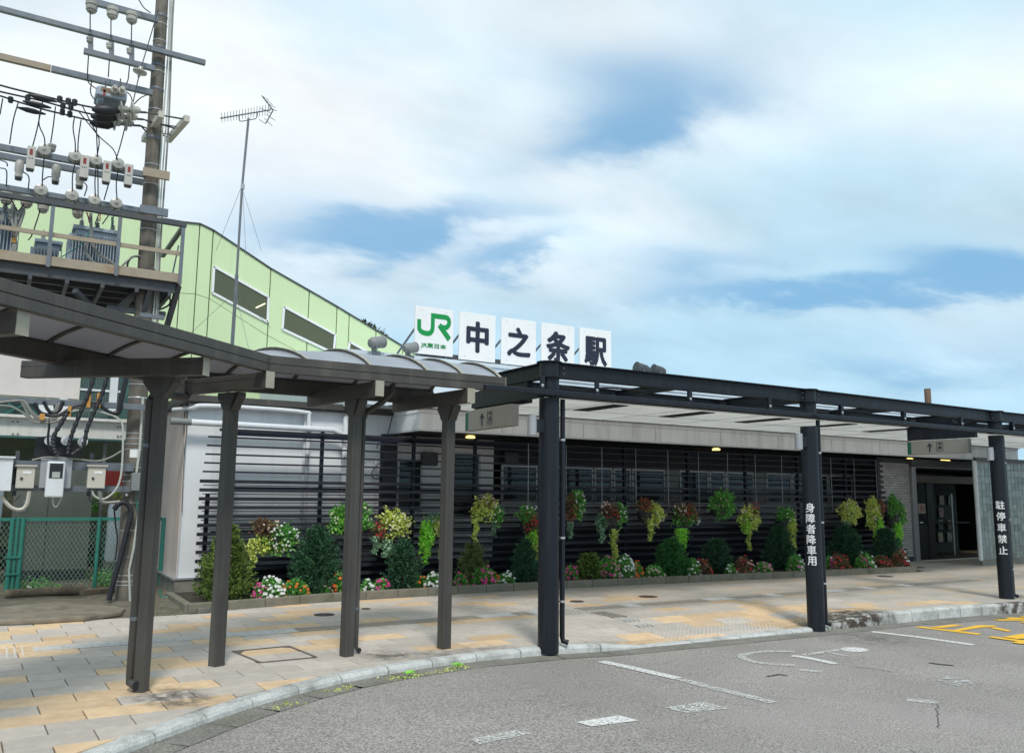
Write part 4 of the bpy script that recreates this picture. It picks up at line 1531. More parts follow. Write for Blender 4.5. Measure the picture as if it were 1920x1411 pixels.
MB().box((EX0 + .3, 13.42, 0.02), (EX0 + .36, 13.48, 2.0)).build('door_stile', BLACK, en)
MB().box((EX0 + .36, 13.44, 0.9), (EX0 + 1.05, 13.45, 1.95)).build('door_glass', GLASSD, en)
MB().box((EX0 + .36, 13.43, 0.02), (EX0 + 1.05, 13.47, 0.9)).build('door_panel', BLACK, en)
MB().box((EX0 + 1.05, 13.42, 0.02), (EX0 + 1.35, 13.48, 2.0)).build('door_stile', BLACK, en)
c = at(1728, 953, Y=13.42)
MB().box((c.x - .14, 13.415, c.z - .13), (c.x + .16, 13.42, c.z + .13)).build('no_smoking_sheet', mat('cream_sheet', (0.42, 0.38, 0.30), 0.5), en)
MB().lathe((c.x + .01, 13.412, c.z), [(0.085, 0), (0.085, 0.002)], 20, axis=(0, -1, 0)).build('no_smoking_ring', mat('sign_red', (0.35, 0.03, 0.03), .5), en)
MB().lathe((c.x + .01, 13.409, c.z), [(0.062, 0), (0.062, 0.002)], 20, axis=(0, -1, 0)).build('no_smoking_disc', mat('cream_sheet', (0.42, 0.38, 0.30), 0.5), en)
MB().bar((c.x - .045, 13.405, c.z + .055), (c.x + .065, 13.405, c.z - .055), 0.003, 0.018).build('no_smoking_slash', MATS['sign_red'], en)
MB().bar((c.x - .035, 13.4055, c.z - .005), (c.x + .045, 13.4055, c.z - .005), 0.003, 0.014).build('cigarette', BLACK, en)
c = at(1728, 979, Y=13.42)
MB().box((c.x - .07, 13.418, c.z - .02), (c.x + .07, 13.421, c.z + .02)).build('door_label', WHITEP, en)
c = at(1716, 915, Y=13.42)
MB().box((c.x - .04, 13.418, c.z - .06), (c.x + .05, 13.421, c.z + .05)).build('door_label', mat('pale_green_paper', (0.3, 0.38, 0.3), .5), en)
rack = thing('leaflet_rack', 'rack of leaflets inside the dark station entrance', 'leaflet rack', (22.6, 14.3, 0))
r0, r1 = at(1756, 940, Y=14.3), at(1795, 1010, Y=14.3)
MB().box((r0.x - .1, 14.32, 0.05), (r1.x + .1, 14.5, 2.0)).build('rack_back', mat('dark_green_board', (0.02, 0.035, 0.032), .7), rack)
cl = [(0.30, 0.31, 0.27), (0.34, 0.22, 0.22), (0.2, 0.3, 0.26), (0.36, 0.34, 0.22), (0.3, 0.24, 0.2)]
for j in range(4):
    for i_ in range(2):
        if (i_, j) == (1, 1):
            continue
        px, py = 1765 + i_ * 17 - j * .6, 936 + j * 23
        c = at(px, py, Y=14.28)
        MB().box((c.x - .11, 14.27, c.z - .15), (c.x + .11, 14.29, c.z + .12)).build('leaflet', mat('leaflet_print_%s' % 'abcde'[(i_ * 2 + j) % 5], cl[(i_ * 2 + j) % 5], .6, .5, 12), rack)
MB().bar(at(1783, 925, Y=13.9), at(1790, 1040, Y=13.9), 0.06, 0.03).build('door_edge_rail', ALU, en)

gw = thing('glass_block_wall', 'pale green glass block wall right of the station entrance', 'wall', (21, 11.9, 0))
gc = at(1842, 1060, Z=0)
gp = at(1816, 1055, Z=0.08)
gx, gy = gc.x, gc.y
print('glass corner', gc, gp)
gyb = min(gp.y, 13.05)
MB().box((gx - 0.06, gy - 0.05, -0.02), (26, gyb, 0.12)).build('plinth', CONC, gw)
MB().box((gx, gy, 0.121), (26, gyb, 2.50)).build('mortar_core', GBJOINT, gw)
bs = 0.168
pr = None
nx = 17
for r_ in range(14):
    for i_ in range(nx):
        x = gx + .004 + i_ * bs
        z = 0.125 + r_ * bs
        if pr is None:
            pr = MB().box((0.006, -0.014, 0.006), (bs - .006, -.001, bs - .006)).build('glass_block', GBLOCK, gw, bevel=0.006)
            pr.location = (x, gy, z)
        else:
            o = shared('glass_block', pr, gw, (x, gy, z))
            m2 = o.modifiers.new('bevel', 'BEVEL')
            m2.width = 0.006
    if r_ < 14:
        nyb = int((gyb - gy) / bs)
        for j in range(nyb):
            if r_ == 0 and j == 0:
                pr2 = MB().box((-0.014, 0.006, 0.006), (-.001, bs - .006, bs - .006)).build('glass_block', GBLOCK, gw, bevel=0.006)
                pr2.location = (gx, gy + .004, 0.125)
            else:
                shared('glass_block', pr2, gw, (gx, gy + .004 + j * bs, 0.125 + r_ * bs))
MB().box((gx - 0.05, gy - 0.04, 2.501), (26, gyb + .02, 2.60)).build('wall_cap', STEELD, gw)
c = at(1826, 880, Y=gy)
MB().lathe((gx - 0.03, gyb + 0.0, 0.12), [(0.05, 0), (0.05, 2.4)], 12).build('white_corner_pipe', PIPEW, gw, smooth=True)

# brown pipe stub on the roof
c = at(1740, 752, Y=14.5)
tag(MB().lathe((c.x, 14.5, 3.98), [(0.09, 0), (0.09, at(1740, 729, Y=14.5).z - 3.98), (0.07, at(1740, 729, Y=14.5).z - 3.98 + .01)], 12).build('roof_vent_pipe', mat('rusty_brown_pipe', (0.16, 0.10, 0.06), .8, .2)),
    'short brown vent pipe sticking up above the roof at right', 'vent pipe')

# ---------------------------------------------------------------- lattice screen
la = thing('slatted_screen', 'long dark screen of horizontal slats in front of the station wall', 'screen', (2.7, YL, 0))
xl0, xl1 = 2.62, 18.75
for k in range(0, 19):
    zt = 1.76 + 0.13 * (5 - k)
    thin = k < 5
    h = 0.026 if thin else 0.05
    dpt = 0.04 if thin else 0.055
    xe = xl1 if thin else xl1 + .1
    xsx = xl0 - 0.012 * min(k, 4) - (0.03 if k >= 5 else 0)
    MB().box((xsx, YL - dpt / 2, zt - h), (xe, YL + dpt / 2, zt)).build('slat', SLAT, la)
MB().box((2.78, YL - .025, 2.49), (xl1, YL + .025, 2.53)).build('top_rail', SLAT, la)
MB().box((2.86, YL + .10, 2.44), (xl1, YL + .16, 2.505)).build('back_rail', SLATB, la)
MB().box((2.86, YL + .10, 1.60), (xl1, YL + .16, 1.66)).build('back_rail', SLATB, la)
for k in range(27):
    zt = 1.725 - k * 0.0433
    if (k % 3) == 2:
        continue
    MB().box((2.62, YL + .17, zt - 0.012), (xl1, YL + .182, zt)).build('rear_slat', SLATB, la)
MB().box((2.70, YL + .205, 0.05), (xl1, YL + .215, 0.42)).build('rear_panel', SLATB, la)
mbx = MB()
for k in range(7):
    zt = 1.0 - k * 0.13
    if k % 2 == 0:
        MB().box((2.75, YL + .06, zt - 0.07), (xl1, YL + .09, zt)).build('middle_slat', SLATB, la)
# posts
for i, X in enumerate([2.86, 4.38, 6.0, 7.2, 8.9, 10.6, 12.3, 14.0, 15.7, 17.4, 18.6]):
    w = 0.17 if i == 0 else 0.05
    MB().box((X, YL + .035, 0), (X + w, YL + .095, 2.56)).build('screen_post', SLATB, la)
for i, X in enumerate([2.70, 2.66]):
    pass
MB().box((2.68, YL + .22, 0), (2.74, YL + .27, 1.55)).build('screen_post', SLATB, la)
for X in np.arange(8.3, 18.6, 0.85):
    MB().tube([(X, YL - .028, 1.3), (X, YL - .028, 2.52)], 0.006, 6).build('tie_rod', ALU, la)

# planter kerb
PKP = [(2.2, 11.80), (3.0, 11.92), (4.3, 12.14), (7.8, 12.13), (13.5, 11.63), (17.25, 11.28)]


def pk_y(x):
    return float(np.interp(x, [p[0] for p in PKP], [p[1] for p in PKP]))


pk = thing('planter_kerb', 'low mossy concrete kerb along the flower bed', 'kerb', (8, 12, 0))
x = 2.25
while x < 17.2:
    l = min(0.52, 17.25 - x)
    a = Vector((x, pk_y(x) + .05, 0.055))
    b_ = Vector((x + l - .006, pk_y(x + l) + .05, 0.055))
    MB().bar(a, b_, 0.10, 0.13).build('planter_kerb_stone', PCURB, pk, bevel=.012)
    x += l
a, b_ = Vector((2.29, 11.9, .055)), Vector((2.29, 13.5, .055))
y = 11.9
while y < 13.4:
    MB().bar((2.27, y, .05), (2.27, y + .5, .05), 0.10, 0.12).build('planter_kerb_stone', PCURB, pk, bevel=.012)
    y += .506
x = 17.25
for i in range(4):
    MB().bar((x + i * .16, 11.36 + i * .48, .05), (x + (i + 1) * .16, 11.36 + (i + 1) * .48, .05), 0.10, 0.12).build('planter_kerb_stone', PCURB, pk, bevel=.012)
mb = MB()
for xa in np.arange(2.3, 17.4, 0.5):
    xb = xa + .5
    mb.add([(xa, pk_y(xa) + .08, .07), (xb, pk_y(xb) + .08, .07), (xb, 13.64, .075), (xa, 13.64, .075)], [(0, 1, 2, 3)])
struct(mb.build('planter_soil', SOIL))
# dirt strip behind the paving at left
mb = MB()
R_ = random.Random(3)
gx_ = np.arange(-6, 2.45, 0.2)
gy_ = np.arange(11.6, 16.4, 0.2)
vs = []
for y in gy_:
    for x in gx_:
        yy = max(y, rear_y(max(x, -3)) + 0.012)
        z = 0.0 + 0.05 * smooth01((yy - 11.9) / 0.5) + 0.035 * mnoise.noise(Vector((x * 1.3, y * 1.7, 2))) * smooth01((yy - 11.9) / 0.4)
        vs.append((x, yy, z - .006))
nxg = len(gx_)
fs = [(j * nxg + i, j * nxg + i + 1, (j + 1) * nxg + i + 1, (j + 1) * nxg + i) for j in range(len(gy_) - 1) for i in range(nxg - 1)]
mb.add(vs, fs)
struct(mb.build('bare_earth', DIRT, smooth=True))
mb = MB()
mb.add([(-40, 16.3, 0.01), (2.4, 16.3, 0.01), (2.4, 60, 0.01), (-40, 60, 0.01)], [(0, 1, 2, 3)])
struct(mb.build('yard_ground', DIRT))

# ---------------------------------------------------------------- name boards on the roof
def board(i, x0, x1, z0, z1, lab, cat='sign board'):
    t = thing('name_board', lab, cat, ((x0 + x1) / 2, 13.5, z0), 'white station name boards on the roof')
    MB().box((x0, 13.47, z0), (x1, 13.50, z1)).build('board', WHITEP, t, bevel=.003)
    mb = MB()
    for u in (.15, .82):
        for v in (.08, .92):
            mb.lathe((x0 + u * (x1 - x0), 13.4695, z0 + v * (z1 - z0)), [(0.008, 0), (0.008, 0.003)], 6, axis=(0, -1, 0))
    mb.build('fixing_screw', ALU, t)
    xm = x1 - .04
    MB().tube([(xm, 13.52, z0 + .35), (xm - .10, 14.1, 4.02)], 0.02, 8).build('rear_strut', STEEL, t)
    MB().tube([(x0 + .05, 13.52, z0 + .5), (x0 - .1, 14.2, 4.02)], 0.02, 8).build('rear_strut', STEEL, t)
    return t


BX = [(778, 850, 572, 655), (861, 929, 583, 669), (940, 1005, 594, 676), (1015, 1077, 604, 682), (1087, 1146, 613, 688)]
ZB0, ZB1 = 4.10, 4.93
LABS = ['first white roof board with the green logo and green lettering', 'second white roof board bearing the character 中', 'third white roof board bearing the character 之',
        'fourth white roof board bearing the character 条', 'fifth white roof board bearing the character 駅, rightmost']
boards = []
for i, (l_, r_, t_, b_) in enumerate(BX):
    xa, xb = at(l_, (t_ + b_) / 2, Y=13.47).x, at(r_, (t_ + b_) / 2, Y=13.47).x
    zt = at(l_, t_, Y=13.47).z
    zb = zt - (0.87 if i == 0 else 0.90)
    boards.append((board(i, xa, xb, zb, zt, LABS[i]), xa, xb, zb, zt))
for (t, xa, xb, zb, zt), ch, (u, v, w, h) in zip(boards[1:], '中之条駅', [(.5, .50, .62, .66), (.5, .50, .68, .64), (.5, .50, .72, .68), (.5, .51, .72, .66)]):
    W_, H_ = xb - xa, zt - zb
    place_text('board_character', ch, 0.5, INK, t, (xa + u * W_, 13.4685, zb + (1 - v) * H_), (1, 0, 0), (0, 0, 1), 0.0215, 0.002, fit=(w * W_, h * H_))
t, xa, xb, zb, zt = boards[0]
W_, H_ = xb - xa, zt - zb


def strokes2d(mb, pts, w, o, ux, uz, dy=-0.003):
    P_ = [Vector((p[0], p[1])) for p in pts]
    L_, R2 = [], []
    for i, p in enumerate(P_):
        a = P_[max(i - 1, 0)]
        c = P_[min(i + 1, len(P_) - 1)]
        d1 = (p - a).normalized() if i else (c - p).normalized()
        d2 = (c - p).normalized() if i < len(P_) - 1 else d1
        n1, n2 = Vector((-d1.y, d1.x)), Vector((-d2.y, d2.x))
        n = (n1 + n2)
        n = n / max(0.5, n.length_squared / 2) if n.length > 1e-6 else n1
        L_.append(p + n * w / 2)
        R2.append(p - n * w / 2)
    for i in range(len(P_) - 1):
        q = [L_[i], L_[i + 1], R2[i + 1], R2[i]]
        mb.prism([(o[0] + c.x * ux, o[1], o[2] + c.y * uz) for c in q], (0, dy, 0))


mb = MB()
o_ = (xa, 13.469, zb)
arc = [(.105, .665), (.105, .53)] + [(.105 + .17 + .17 * math.cos(a), .50 + .095 * math.sin(a)) for a in [PI * 1.06, PI * 1.2, PI * 1.35, PI * 1.5, ]] + [(.34, .405), (.40, .425), (.44, .47), (.455, .53), (.455, .765), (.78, .765), (.84, .755), (.875, .72), (.885, .67), (.87, .615), (.83, .575), (.77, .558), (.64, .558)]
strokes2d(mb, arc, .098, o_, W_, W_ * 1.22)
strokes2d(mb, [(.625, .60), (.90, .335)], .118, (o_[0], o_[1] + .0008, o_[2]), W_, W_ * 1.22)
mb.build('green_logo', JRG, t)
place_text('logo_lettering', 'JR東日本', 0.15, JRG, t, (xa + .49 * W_, 13.4685, zb + .185 * H_), (1, 0, 0), (0, 0, 1), 0.003, 0.002, fit=(.66 * W_, .115 * H_))
bf = thing('board_rail', 'grey steel rail carrying the white name boards on the roof', 'rail', (8, 13.6, 4))
MB().box((boards[0][1] + .1, 13.52, 3.99 + .02), (boards[4][2] + .05, 13.60, 4.12)).build('base_rail', STEELD, bf)
for i, (t, xa, xb, zb, zt) in enumerate(boards):
    for xx in (xa + .12, xb - .12):
        MB().box((xx - .02, 13.505, 4.0), (xx + .02, 13.52, zt - .05)).build('upright', STEEL, bf)


# floodlights
def flood(px, py, r, Y, ang, lab):
    c = at(px, py, Y=Y)
    t = thing('floodlight', lab, 'floodlight', (c.x, c.y, c.z - .1), 'grey floodlights on the roof')
    ax = Vector((math.cos(ang), math.sin(ang) * .6, 0.22)).normalized()
    k = r / FPX * (c - EYE).length
    MB().lathe(c - ax * k * 1.3, [(k * .55, -.02), (k * .8, 0), (k, k * .5), (k, k * 2.4), (k * 1.07, k * 2.45), (k * 1.07, k * 2.75)], 18, axis=tuple(ax)).build('lamp_housing', PIPEG if px < 1000 else STEELD, t, smooth=True)
    MB().lathe(c + ax * k * 1.46, [(k * .98, 0), (k * .9, 0.01)], 18, axis=tuple(ax)).build('lens', GLASSD, t)
    MB().box((c.x - .05, c.y - k, c.z - k * 1.5), (c.x - .02, c.y + k, c.z - k * .2)).build('yoke', STEEL, t)
    MB().box((c.x - .06, c.y - .05, c.z - k * 2.2), (c.x + .06, c.y + .05, c.z - k * 1.5)).build('bracket', STEEL, t)


flood(706, 642, 11, 13.2, 0.5, 'grey floodlight left of the logo board')
flood(769, 652, 9.5, 13.0, 0.4, 'grey floodlight in front of the logo board foot')
flood(1204, 692, 10, 13.4, 2.9, 'left one of two dark floodlights right of the name boards')
flood(1235, 695, 9, 13.4, 2.9, 'right one of two dark floodlights right of the name boards')

# ---------------------------------------------------------------- green footbridge
YG = 19.0
fb = thing('footbridge', 'pale green panelled station footbridge stair with sloping roof and windows', 'footbridge', (5, YG, 0))


def G(px, py, dy=0.0):
    return at(px, py, Y=YG + dy)


TOP = [(345, 418), (375, 421), (400, 433), (508, 505), (580, 546), (632, 576), (655, 590), (705, 620), (755, 650)]
tw = [G(*p) for p in TOP]
left = [Vector((-6, YG, tw[0].z)), Vector((-3, YG, tw[0].z)), Vector((-0.6, YG, tw[0].z)), Vector((1.6, YG, tw[0].z))]
top = left + tw
slope = (tw[-1].z - tw[2].z) / (tw[-1].x - tw[2].x)
top.append(Vector((tw[-1].x + 2.5, YG, tw[-1].z + slope * 2.5)))
for a, b in zip(top, top[1:]):
    za, zb = a.z, b.z
    m0 = 1.58 if a.x < tw[2].x else 1.55
    g_ = .012
    for (ua, ub, la_, lb, nm) in ((0, 0, m0, 1.55 if b.x > tw[1].x else 1.58, 'wall_panel'), (m0 + .012, (1.55 if b.x > tw[1].x else 1.58) + .012, 4.6, 4.6, 'wall_panel')):
        P_ = [(a.x + g_, YG, max(za - la_, 0.3)), (b.x - g_, YG, max(zb - lb, .3)), (b.x - g_, YG, zb - ub), (a.x + g_, YG, za - ua)]
        if P_[2][2] - P_[1][2] < .02:
            continue
        MB().prism(P_, (0, .05, 0)).build(nm, GREENP, fb)
bk = [(p.x, YG + .04, p.z - .01) for p in top]
MB().prism(bk + [(top[-1].x, YG + .04, .5), (top[0].x, YG + .04, .5)], (0, .05, 0)).build('joint_backing', GREEND, fb)
for a, b in zip(top, top[1:]):
    MB().bar((a.x, YG + .03, a.z + .018), (b.x, YG + .03, b.z + .018), 0.12, 0.03).build('roof_edge', STEELD, fb)
    MB().bar((a.x, YG + 1.3, a.z + .05), (b.x, YG + 1.3, b.z + .05), 2.4, 0.04).build('roof', ROOFM, fb)
for k_, W in enumerate([[(401, 500), (503, 557), (501, 604), (398, 549)], [(532, 575), (628, 627), (625, 662), (529, 617)], [(655, 641), (722, 678), (722, 700), (652, 662)]]):
    q = [G(*p) for p in W]
    c = sum(q, Vector()) / 4
    fr = MB()
    for i in range(4):
        a, b = q[i], q[(i + 1) % 4]
        fr.bar((a.x, YG - .02, a.z), (b.x, YG - .02, b.z), 0.05, 0.035, up=(0, 1, 0))
    wf = fr.build('window', WHITEP, fb)
    MB().prism([(p.x, YG - .012, p.z) for p in q], (0, .006, 0)).build('pane', GLASSG, wf)
LIT = mat('lit_fluorescent_tube', (1, .95, .7), .5, 0, emit=((1.0, .85, .4), 1.4))
a, b = G(480, 577, -.024), G(497, 569, -.024)
MB().tube([a, b], .012, 6).build('lit_tube', LIT, fb)

# treetops behind the footbridge
LEAFD = mat('dark_tree_leaf', (0.025, 0.05, 0.018), 0.6, 0.2, 8, island=[(0.04, 0.075, 0.025), (0.06, 0.10, 0.035)])


def quads(centers, ax, ay, name, m, parent, kind=None):
    """leaf quads: centre, half length vector, half width vector (arrays n x 3)"""
    n = len(centers)
    v = np.empty((n, 4, 3))
    v[:, 0] = centers - ax
    v[:, 1] = centers + ay
    v[:, 2] = centers + ax
    v[:, 3] = centers - ay
    me = bpy.data.meshes.new(name)
    me.vertices.add(n * 4)
    me.vertices.foreach_set('co', v.reshape(-1))
    me.loops.add(n * 4)
    me.loops.foreach_set('vertex_index', np.arange(n * 4, dtype=np.int32))
    me.polygons.add(n)
    me.polygons.foreach_set('loop_start', np.arange(0, n * 4, 4, dtype=np.int32))
    me.polygons.foreach_set('loop_total', np.full(n, 4, dtype=np.int32))
    me.update(calc_edges=True)
    me.materials.append(m)
    o = bpy.data.objects.new(name, me)
    COL.objects.link(o)
    if parent is not None:
        o.parent = parent
        if parent.type == 'EMPTY':
            o.matrix_parent_inverse = Matrix.Translation(-parent.location)
    if kind:
        o['kind'] = kind
    return o


rng = np.random.default_rng(5)


def unit(a):
    return a / (np.linalg.norm(a, axis=1, keepdims=True) + 1e-9)


def leafset(P, outd, length, width, spread=0.8):
    n = len(P)
    d = unit(outd + rng.normal(0, spread, (n, 3)))
    s = unit(np.cross(d, rng.normal(0, 1, (n, 3))))
    l = length * rng.uniform(.6, 1.25, (n, 1))
    w = width * rng.uniform(.7, 1.2, (n, 1))
    return P, d * l, s * w


for (px, py, r, lab) in ((686, 606, 17, 'top of a dark tree behind the green footbridge, left one'), (706, 618, 14, 'top of a dark tree behind the green footbridge, right one')):
    c = at(px, py, Y=33)
    t = thing('tree', lab, 'tree', (c.x, 33, 0), 'trees behind the footbridge')
    R_ = r / FPX * (c - EYE).length
    n = 900
    P = rng.normal(0, 1, (n, 3)) * np.array([R_ * .5, R_ * .5, R_ * .5]) + np.array([c.x, c.y, c.z - .25])
    P[:, 2] -= 0.6 * R_
    MB().tube([(c.x, 33, 0), (c.x + .1, 33, c.z * .6), (c.x, 33, c.z)], [.2, .12, .03], 8).build('trunk', POLEM, t)
    quads(*leafset(P, P - np.array([c.x, c.y, c.z - 1]), .13, .06), 'crown', LEAFD, t)

# ---------------------------------------------------------------- conifers in the bed
CONS = {
    'dark': mat('dark_conifer_needles', (0.016, 0.056, 0.033), 0.6, 0.55, 13, island=[(0.030, 0.097, 0.049), (0.049, 0.141, 0.070), (0.083, 0.200, 0.083)], trans=.15),
    'olive': mat('olive_conifer_needles', (0.067, 0.092, 0.033), 0.6, 0.55, 13, island=[(0.108, 0.151, 0.049), (0.184, 0.233, 0.075), (0.283, 0.316, 0.117)], trans=.15),
    'fresh': mat('fresh_green_conifer_needles', (0.023, 0.100, 0.026), 0.6, 0.55, 13, island=[(0.041, 0.159, 0.040), (0.067, 0.233, 0.059), (0.100, 0.300, 0.083)], trans=.15),
    'gold': mat('golden_green_conifer_needles', (0.049, 0.092, 0.020), 0.6, 0.55, 13, island=[(0.100, 0.167, 0.033), (0.167, 0.250, 0.049), (0.250, 0.333, 0.075)], trans=.15)}
BARK = mat('brown_bark', (0.08, 0.055, 0.04), .9, .3, 20)


def conifer(px, ptop, pbot, w, kind, lab, Y=12.55, seed=0, dens=1.0, lump=0.2, shp=0.62):
    c = at(px, pbot, Y=Y)
    top = at(px, ptop, Y=Y)
    h = top.z - 0.05
    k = (c - EYE).length / FPX
    r = w * k / 2
    t = thing('conifer_shrub', lab, 'shrub', (c.x, Y, 0.05), 'conifer shrubs in the flower bed')
    ns = int(150 * dens * max(.6, h * r * 4.5))          # separate sprays, each a fan of needles
    rs_ = []
    for _ in range(ns):
        u = random.random() ** .9
        a_ = random.uniform(0, 2 * PI)
        pf = (1 - u) ** shp * (0.80 + .3 * math.sin(min(u * 4, 1) * PI / 2)) * min(1, .72 + u * 2.2)
        lm = 1 + lump * 1.5 * mnoise.noise(Vector((math.cos(a_) * 2.4 + seed, math.sin(a_) * 2.4, u * 5.0)))
        rr = r * pf * lm * random.uniform(.72, 1.02)
        tip = Vector((math.cos(a_) * .8, math.sin(a_) * .8, random.uniform(.25, .95))).normalized()
        rs_.append((Vector((c.x + rr * math.cos(a_), Y + rr * math.sin(a_), .07 + u * h * .97)), tip, random.uniform(.06, .12) * (1.1 - .4 * u)))
    PP, DD = [], []
    for o_, tip, ln in rs_:
        m_ = 26
        t_ = rng.uniform(-.5, 1, (m_, 1))
        side = rng.normal(0, .30, (m_, 3)) * (1.05 - np.abs(t_)) * ln
        PP.append(np.array([o_]) + np.array([tip]) * t_ * ln + side)
        DD.append(np.array([tip]) * .8 + side / ln * 1.4)
    n = int(1500 * dens * max(.5, h * r * 4.5))
    u = rng.uniform(0, 1, n) ** 0.85
    th = rng.uniform(0, 2 * PI, n)
    prof = (1 - u) ** shp * (0.80 + .3 * np.sin(np.minimum(u * 4, 1) * PI / 2)) * np.minimum(1, .72 + u * 2.2)
    rr = r * prof * .86 * (1 - np.abs(rng.normal(0, .1, n)))
    PP.append(np.stack([c.x + rr * np.cos(th), Y + rr * np.sin(th), 0.07 + u * h * .96], 1))
    DD.append(np.stack([np.cos(th), np.sin(th), np.full(n, .55)], 1))
    quads(*leafset(np.concatenate(PP), np.concatenate(DD), .026, .0085, .35), 'foliage', CONS[kind], t)
    MB().tube([(c.x, Y, .03), (c.x + .01, Y, h * .5), (c.x, Y, h * .85)], [.03, .02, .006], 8).build('trunk', BARK, t)
    # dark inner twigs
    m2 = int(n * .35)
    u2 = rng.uniform(0, .95, m2)
    th2 = rng.uniform(0, 2 * PI, m2)
    rr2 = r * (1 - u2) ** shp * .72 * rng.uniform(.3, 1, m2)
    P2 = np.stack([c.x + rr2 * np.cos(th2), Y + rr2 * np.sin(th2), .07 + u2 * h], 1)
    quads(*leafset(P2, np.stack([np.cos(th2), np.sin(th2), np.full(m2, .3)], 1), .045, .022, .8), 'inner_foliage', CONS[kind], t)


conifer(421, 984, 1141, 94, 'gold', 'tall yellow green conifer at the left end of the bed, behind the second post', 12.45, 1, 1.3, .22, .6)
conifer(590, 988, 1130, 96, 'dark', 'large dark green conifer left of the third grey post', 12.6, 2, 1.3, .3, .55)
conifer(754, 1012, 1118, 66, 'dark', 'blue green conifer between the third and fourth grey posts', 12.6, 3, 1.1, .3, .5)
conifer(885, 1018, 1108, 56, 'olive', 'olive brown conifer just right of the fourth grey post', 12.6, 4, 1.0, .25, .45)
conifer(984, 1014, 1108, 58, 'dark', 'dark conifer partly hidden by the first dark column', 12.6, 5, 1.0, .25, .5)
conifer(1104, 1038, 1102, 52, 'gold', 'low olive green conifer right of the first dark column', 12.45, 6, 1.0, .3, .45)
conifer(1260, 1012, 1098, 66, 'fresh', 'dense rounded fresh green shrub in the middle of the bed', 12.4, 7, 1.6, .1, .45)
conifer(1344, 1009, 1090, 52, 'dark', 'upright dark shrub right of the rounded fresh green one', 12.5, 8, 1.1, .25, .4)
conifer(1464, 985, 1082, 58, 'dark', 'dark shrub under a basket, left of the second column', 12.5, 9, 1.1, .35, .5)
conifer(1588, 985, 1072, 62, 'dark', 'dark spreading shrub right of the second column', 12.4, 10, 1.2, .35, .5)
conifer(1664, 992, 1064, 56, 'dark', 'dark shrub at the right end of the flower bed', 12.2, 11, 1.2, .35, .5)

# ---------------------------------------------------------------- flowers
LEAFS = {
    'green': mat('bedding_leaf', (0.086, 0.242, 0.054), .5, .45, 16, island=[(0.146, 0.411, 0.086), (0.242, 0.580, 0.121)], trans=.25),
    'bronze': mat('bronze_leaf', (0.146, 0.073, 0.048), .5, .45, 16, island=[(0.242, 0.121, 0.073), (0.217, 0.217, 0.073)], trans=.2),
    'lime': mat('lime_leaf', (0.242, 0.629, 0.073), .5, .45, 16, island=[(0.388, 0.900, 0.096), (0.580, 0.900, 0.169)], trans=.3),
    'yellow': mat('yellow_green_leaf', (0.388, 0.508, 0.096), .5, .45, 16, island=[(0.653, 0.750, 0.169), (0.900, 0.900, 0.315)], trans=.25),
    'ivy': mat('ivy_leaf', (0.073, 0.169, 0.096), .5, .45, 16, island=[(0.169, 0.338, 0.194), (0.484, 0.653, 0.436)], trans=.2)}
PET = {
    'white': mat('white_petal', (0.78, 0.78, 0.76), .5, .03, 20, trans=.2),
    'cream': mat('cream_petal', (0.74, 0.70, 0.52), .5, .05, 20, trans=.2),
    'orange': mat('orange_petal', (0.80, 0.13, 0.008), .5, .1, 20, trans=.2),
    'red': mat('red_petal', (0.55, 0.012, 0.02), .5, .15, 20, trans=.2),
    'magenta': mat('magenta_petal', (0.62, 0.03, 0.24), .5, .12, 20, trans=.2),
    'pink': mat('pink_petal', (0.72, 0.25, 0.38), .5, .12, 20, trans=.2),
    'pale': mat('pale_pink_petal', (0.74, 0.52, 0.46), .5, .1, 20, trans=.2)}
HEART = mat('yellow_flower_heart', (0.50, 0.36, 0.03), .6)


def blossoms(name, C, N_, r, m, parent, heart=True):
    """five-petalled flowers: centre C, facing N_"""
    mb = MB()
    for c, nn in zip(C, N_):
        nn = Vector(nn).normalized()
        x = nn.cross(Vector((.3, .2, .9))).normalized()
        y = nn.cross(x)
        c = Vector(c)
        rr = r * random.uniform(.75, 1.2)
        a0 = random.uniform(0, PI)
        vs = [c + nn * rr * .1]
        fs = []
        for k in range(5):
            a = a0 + k * 2 * PI / 5
            da = .5
            i0 = len(vs)
            vs += [c + (x * math.cos(a - da) + y * math.sin(a - da)) * rr * .72 + nn * rr * .25,
                   c + (x * math.cos(a) + y * math.sin(a)) * rr + nn * rr * random.uniform(.05, .3),
                   c + (x * math.cos(a + da) + y * math.sin(a + da)) * rr * .72 + nn * rr * .25]
            fs.append((0, i0, i0 + 1, i0 + 2))
        mb.add(vs, fs)
    o = mb.build(name, m, parent, normals=False)
    o['kind'] = 'stuff'
    return o


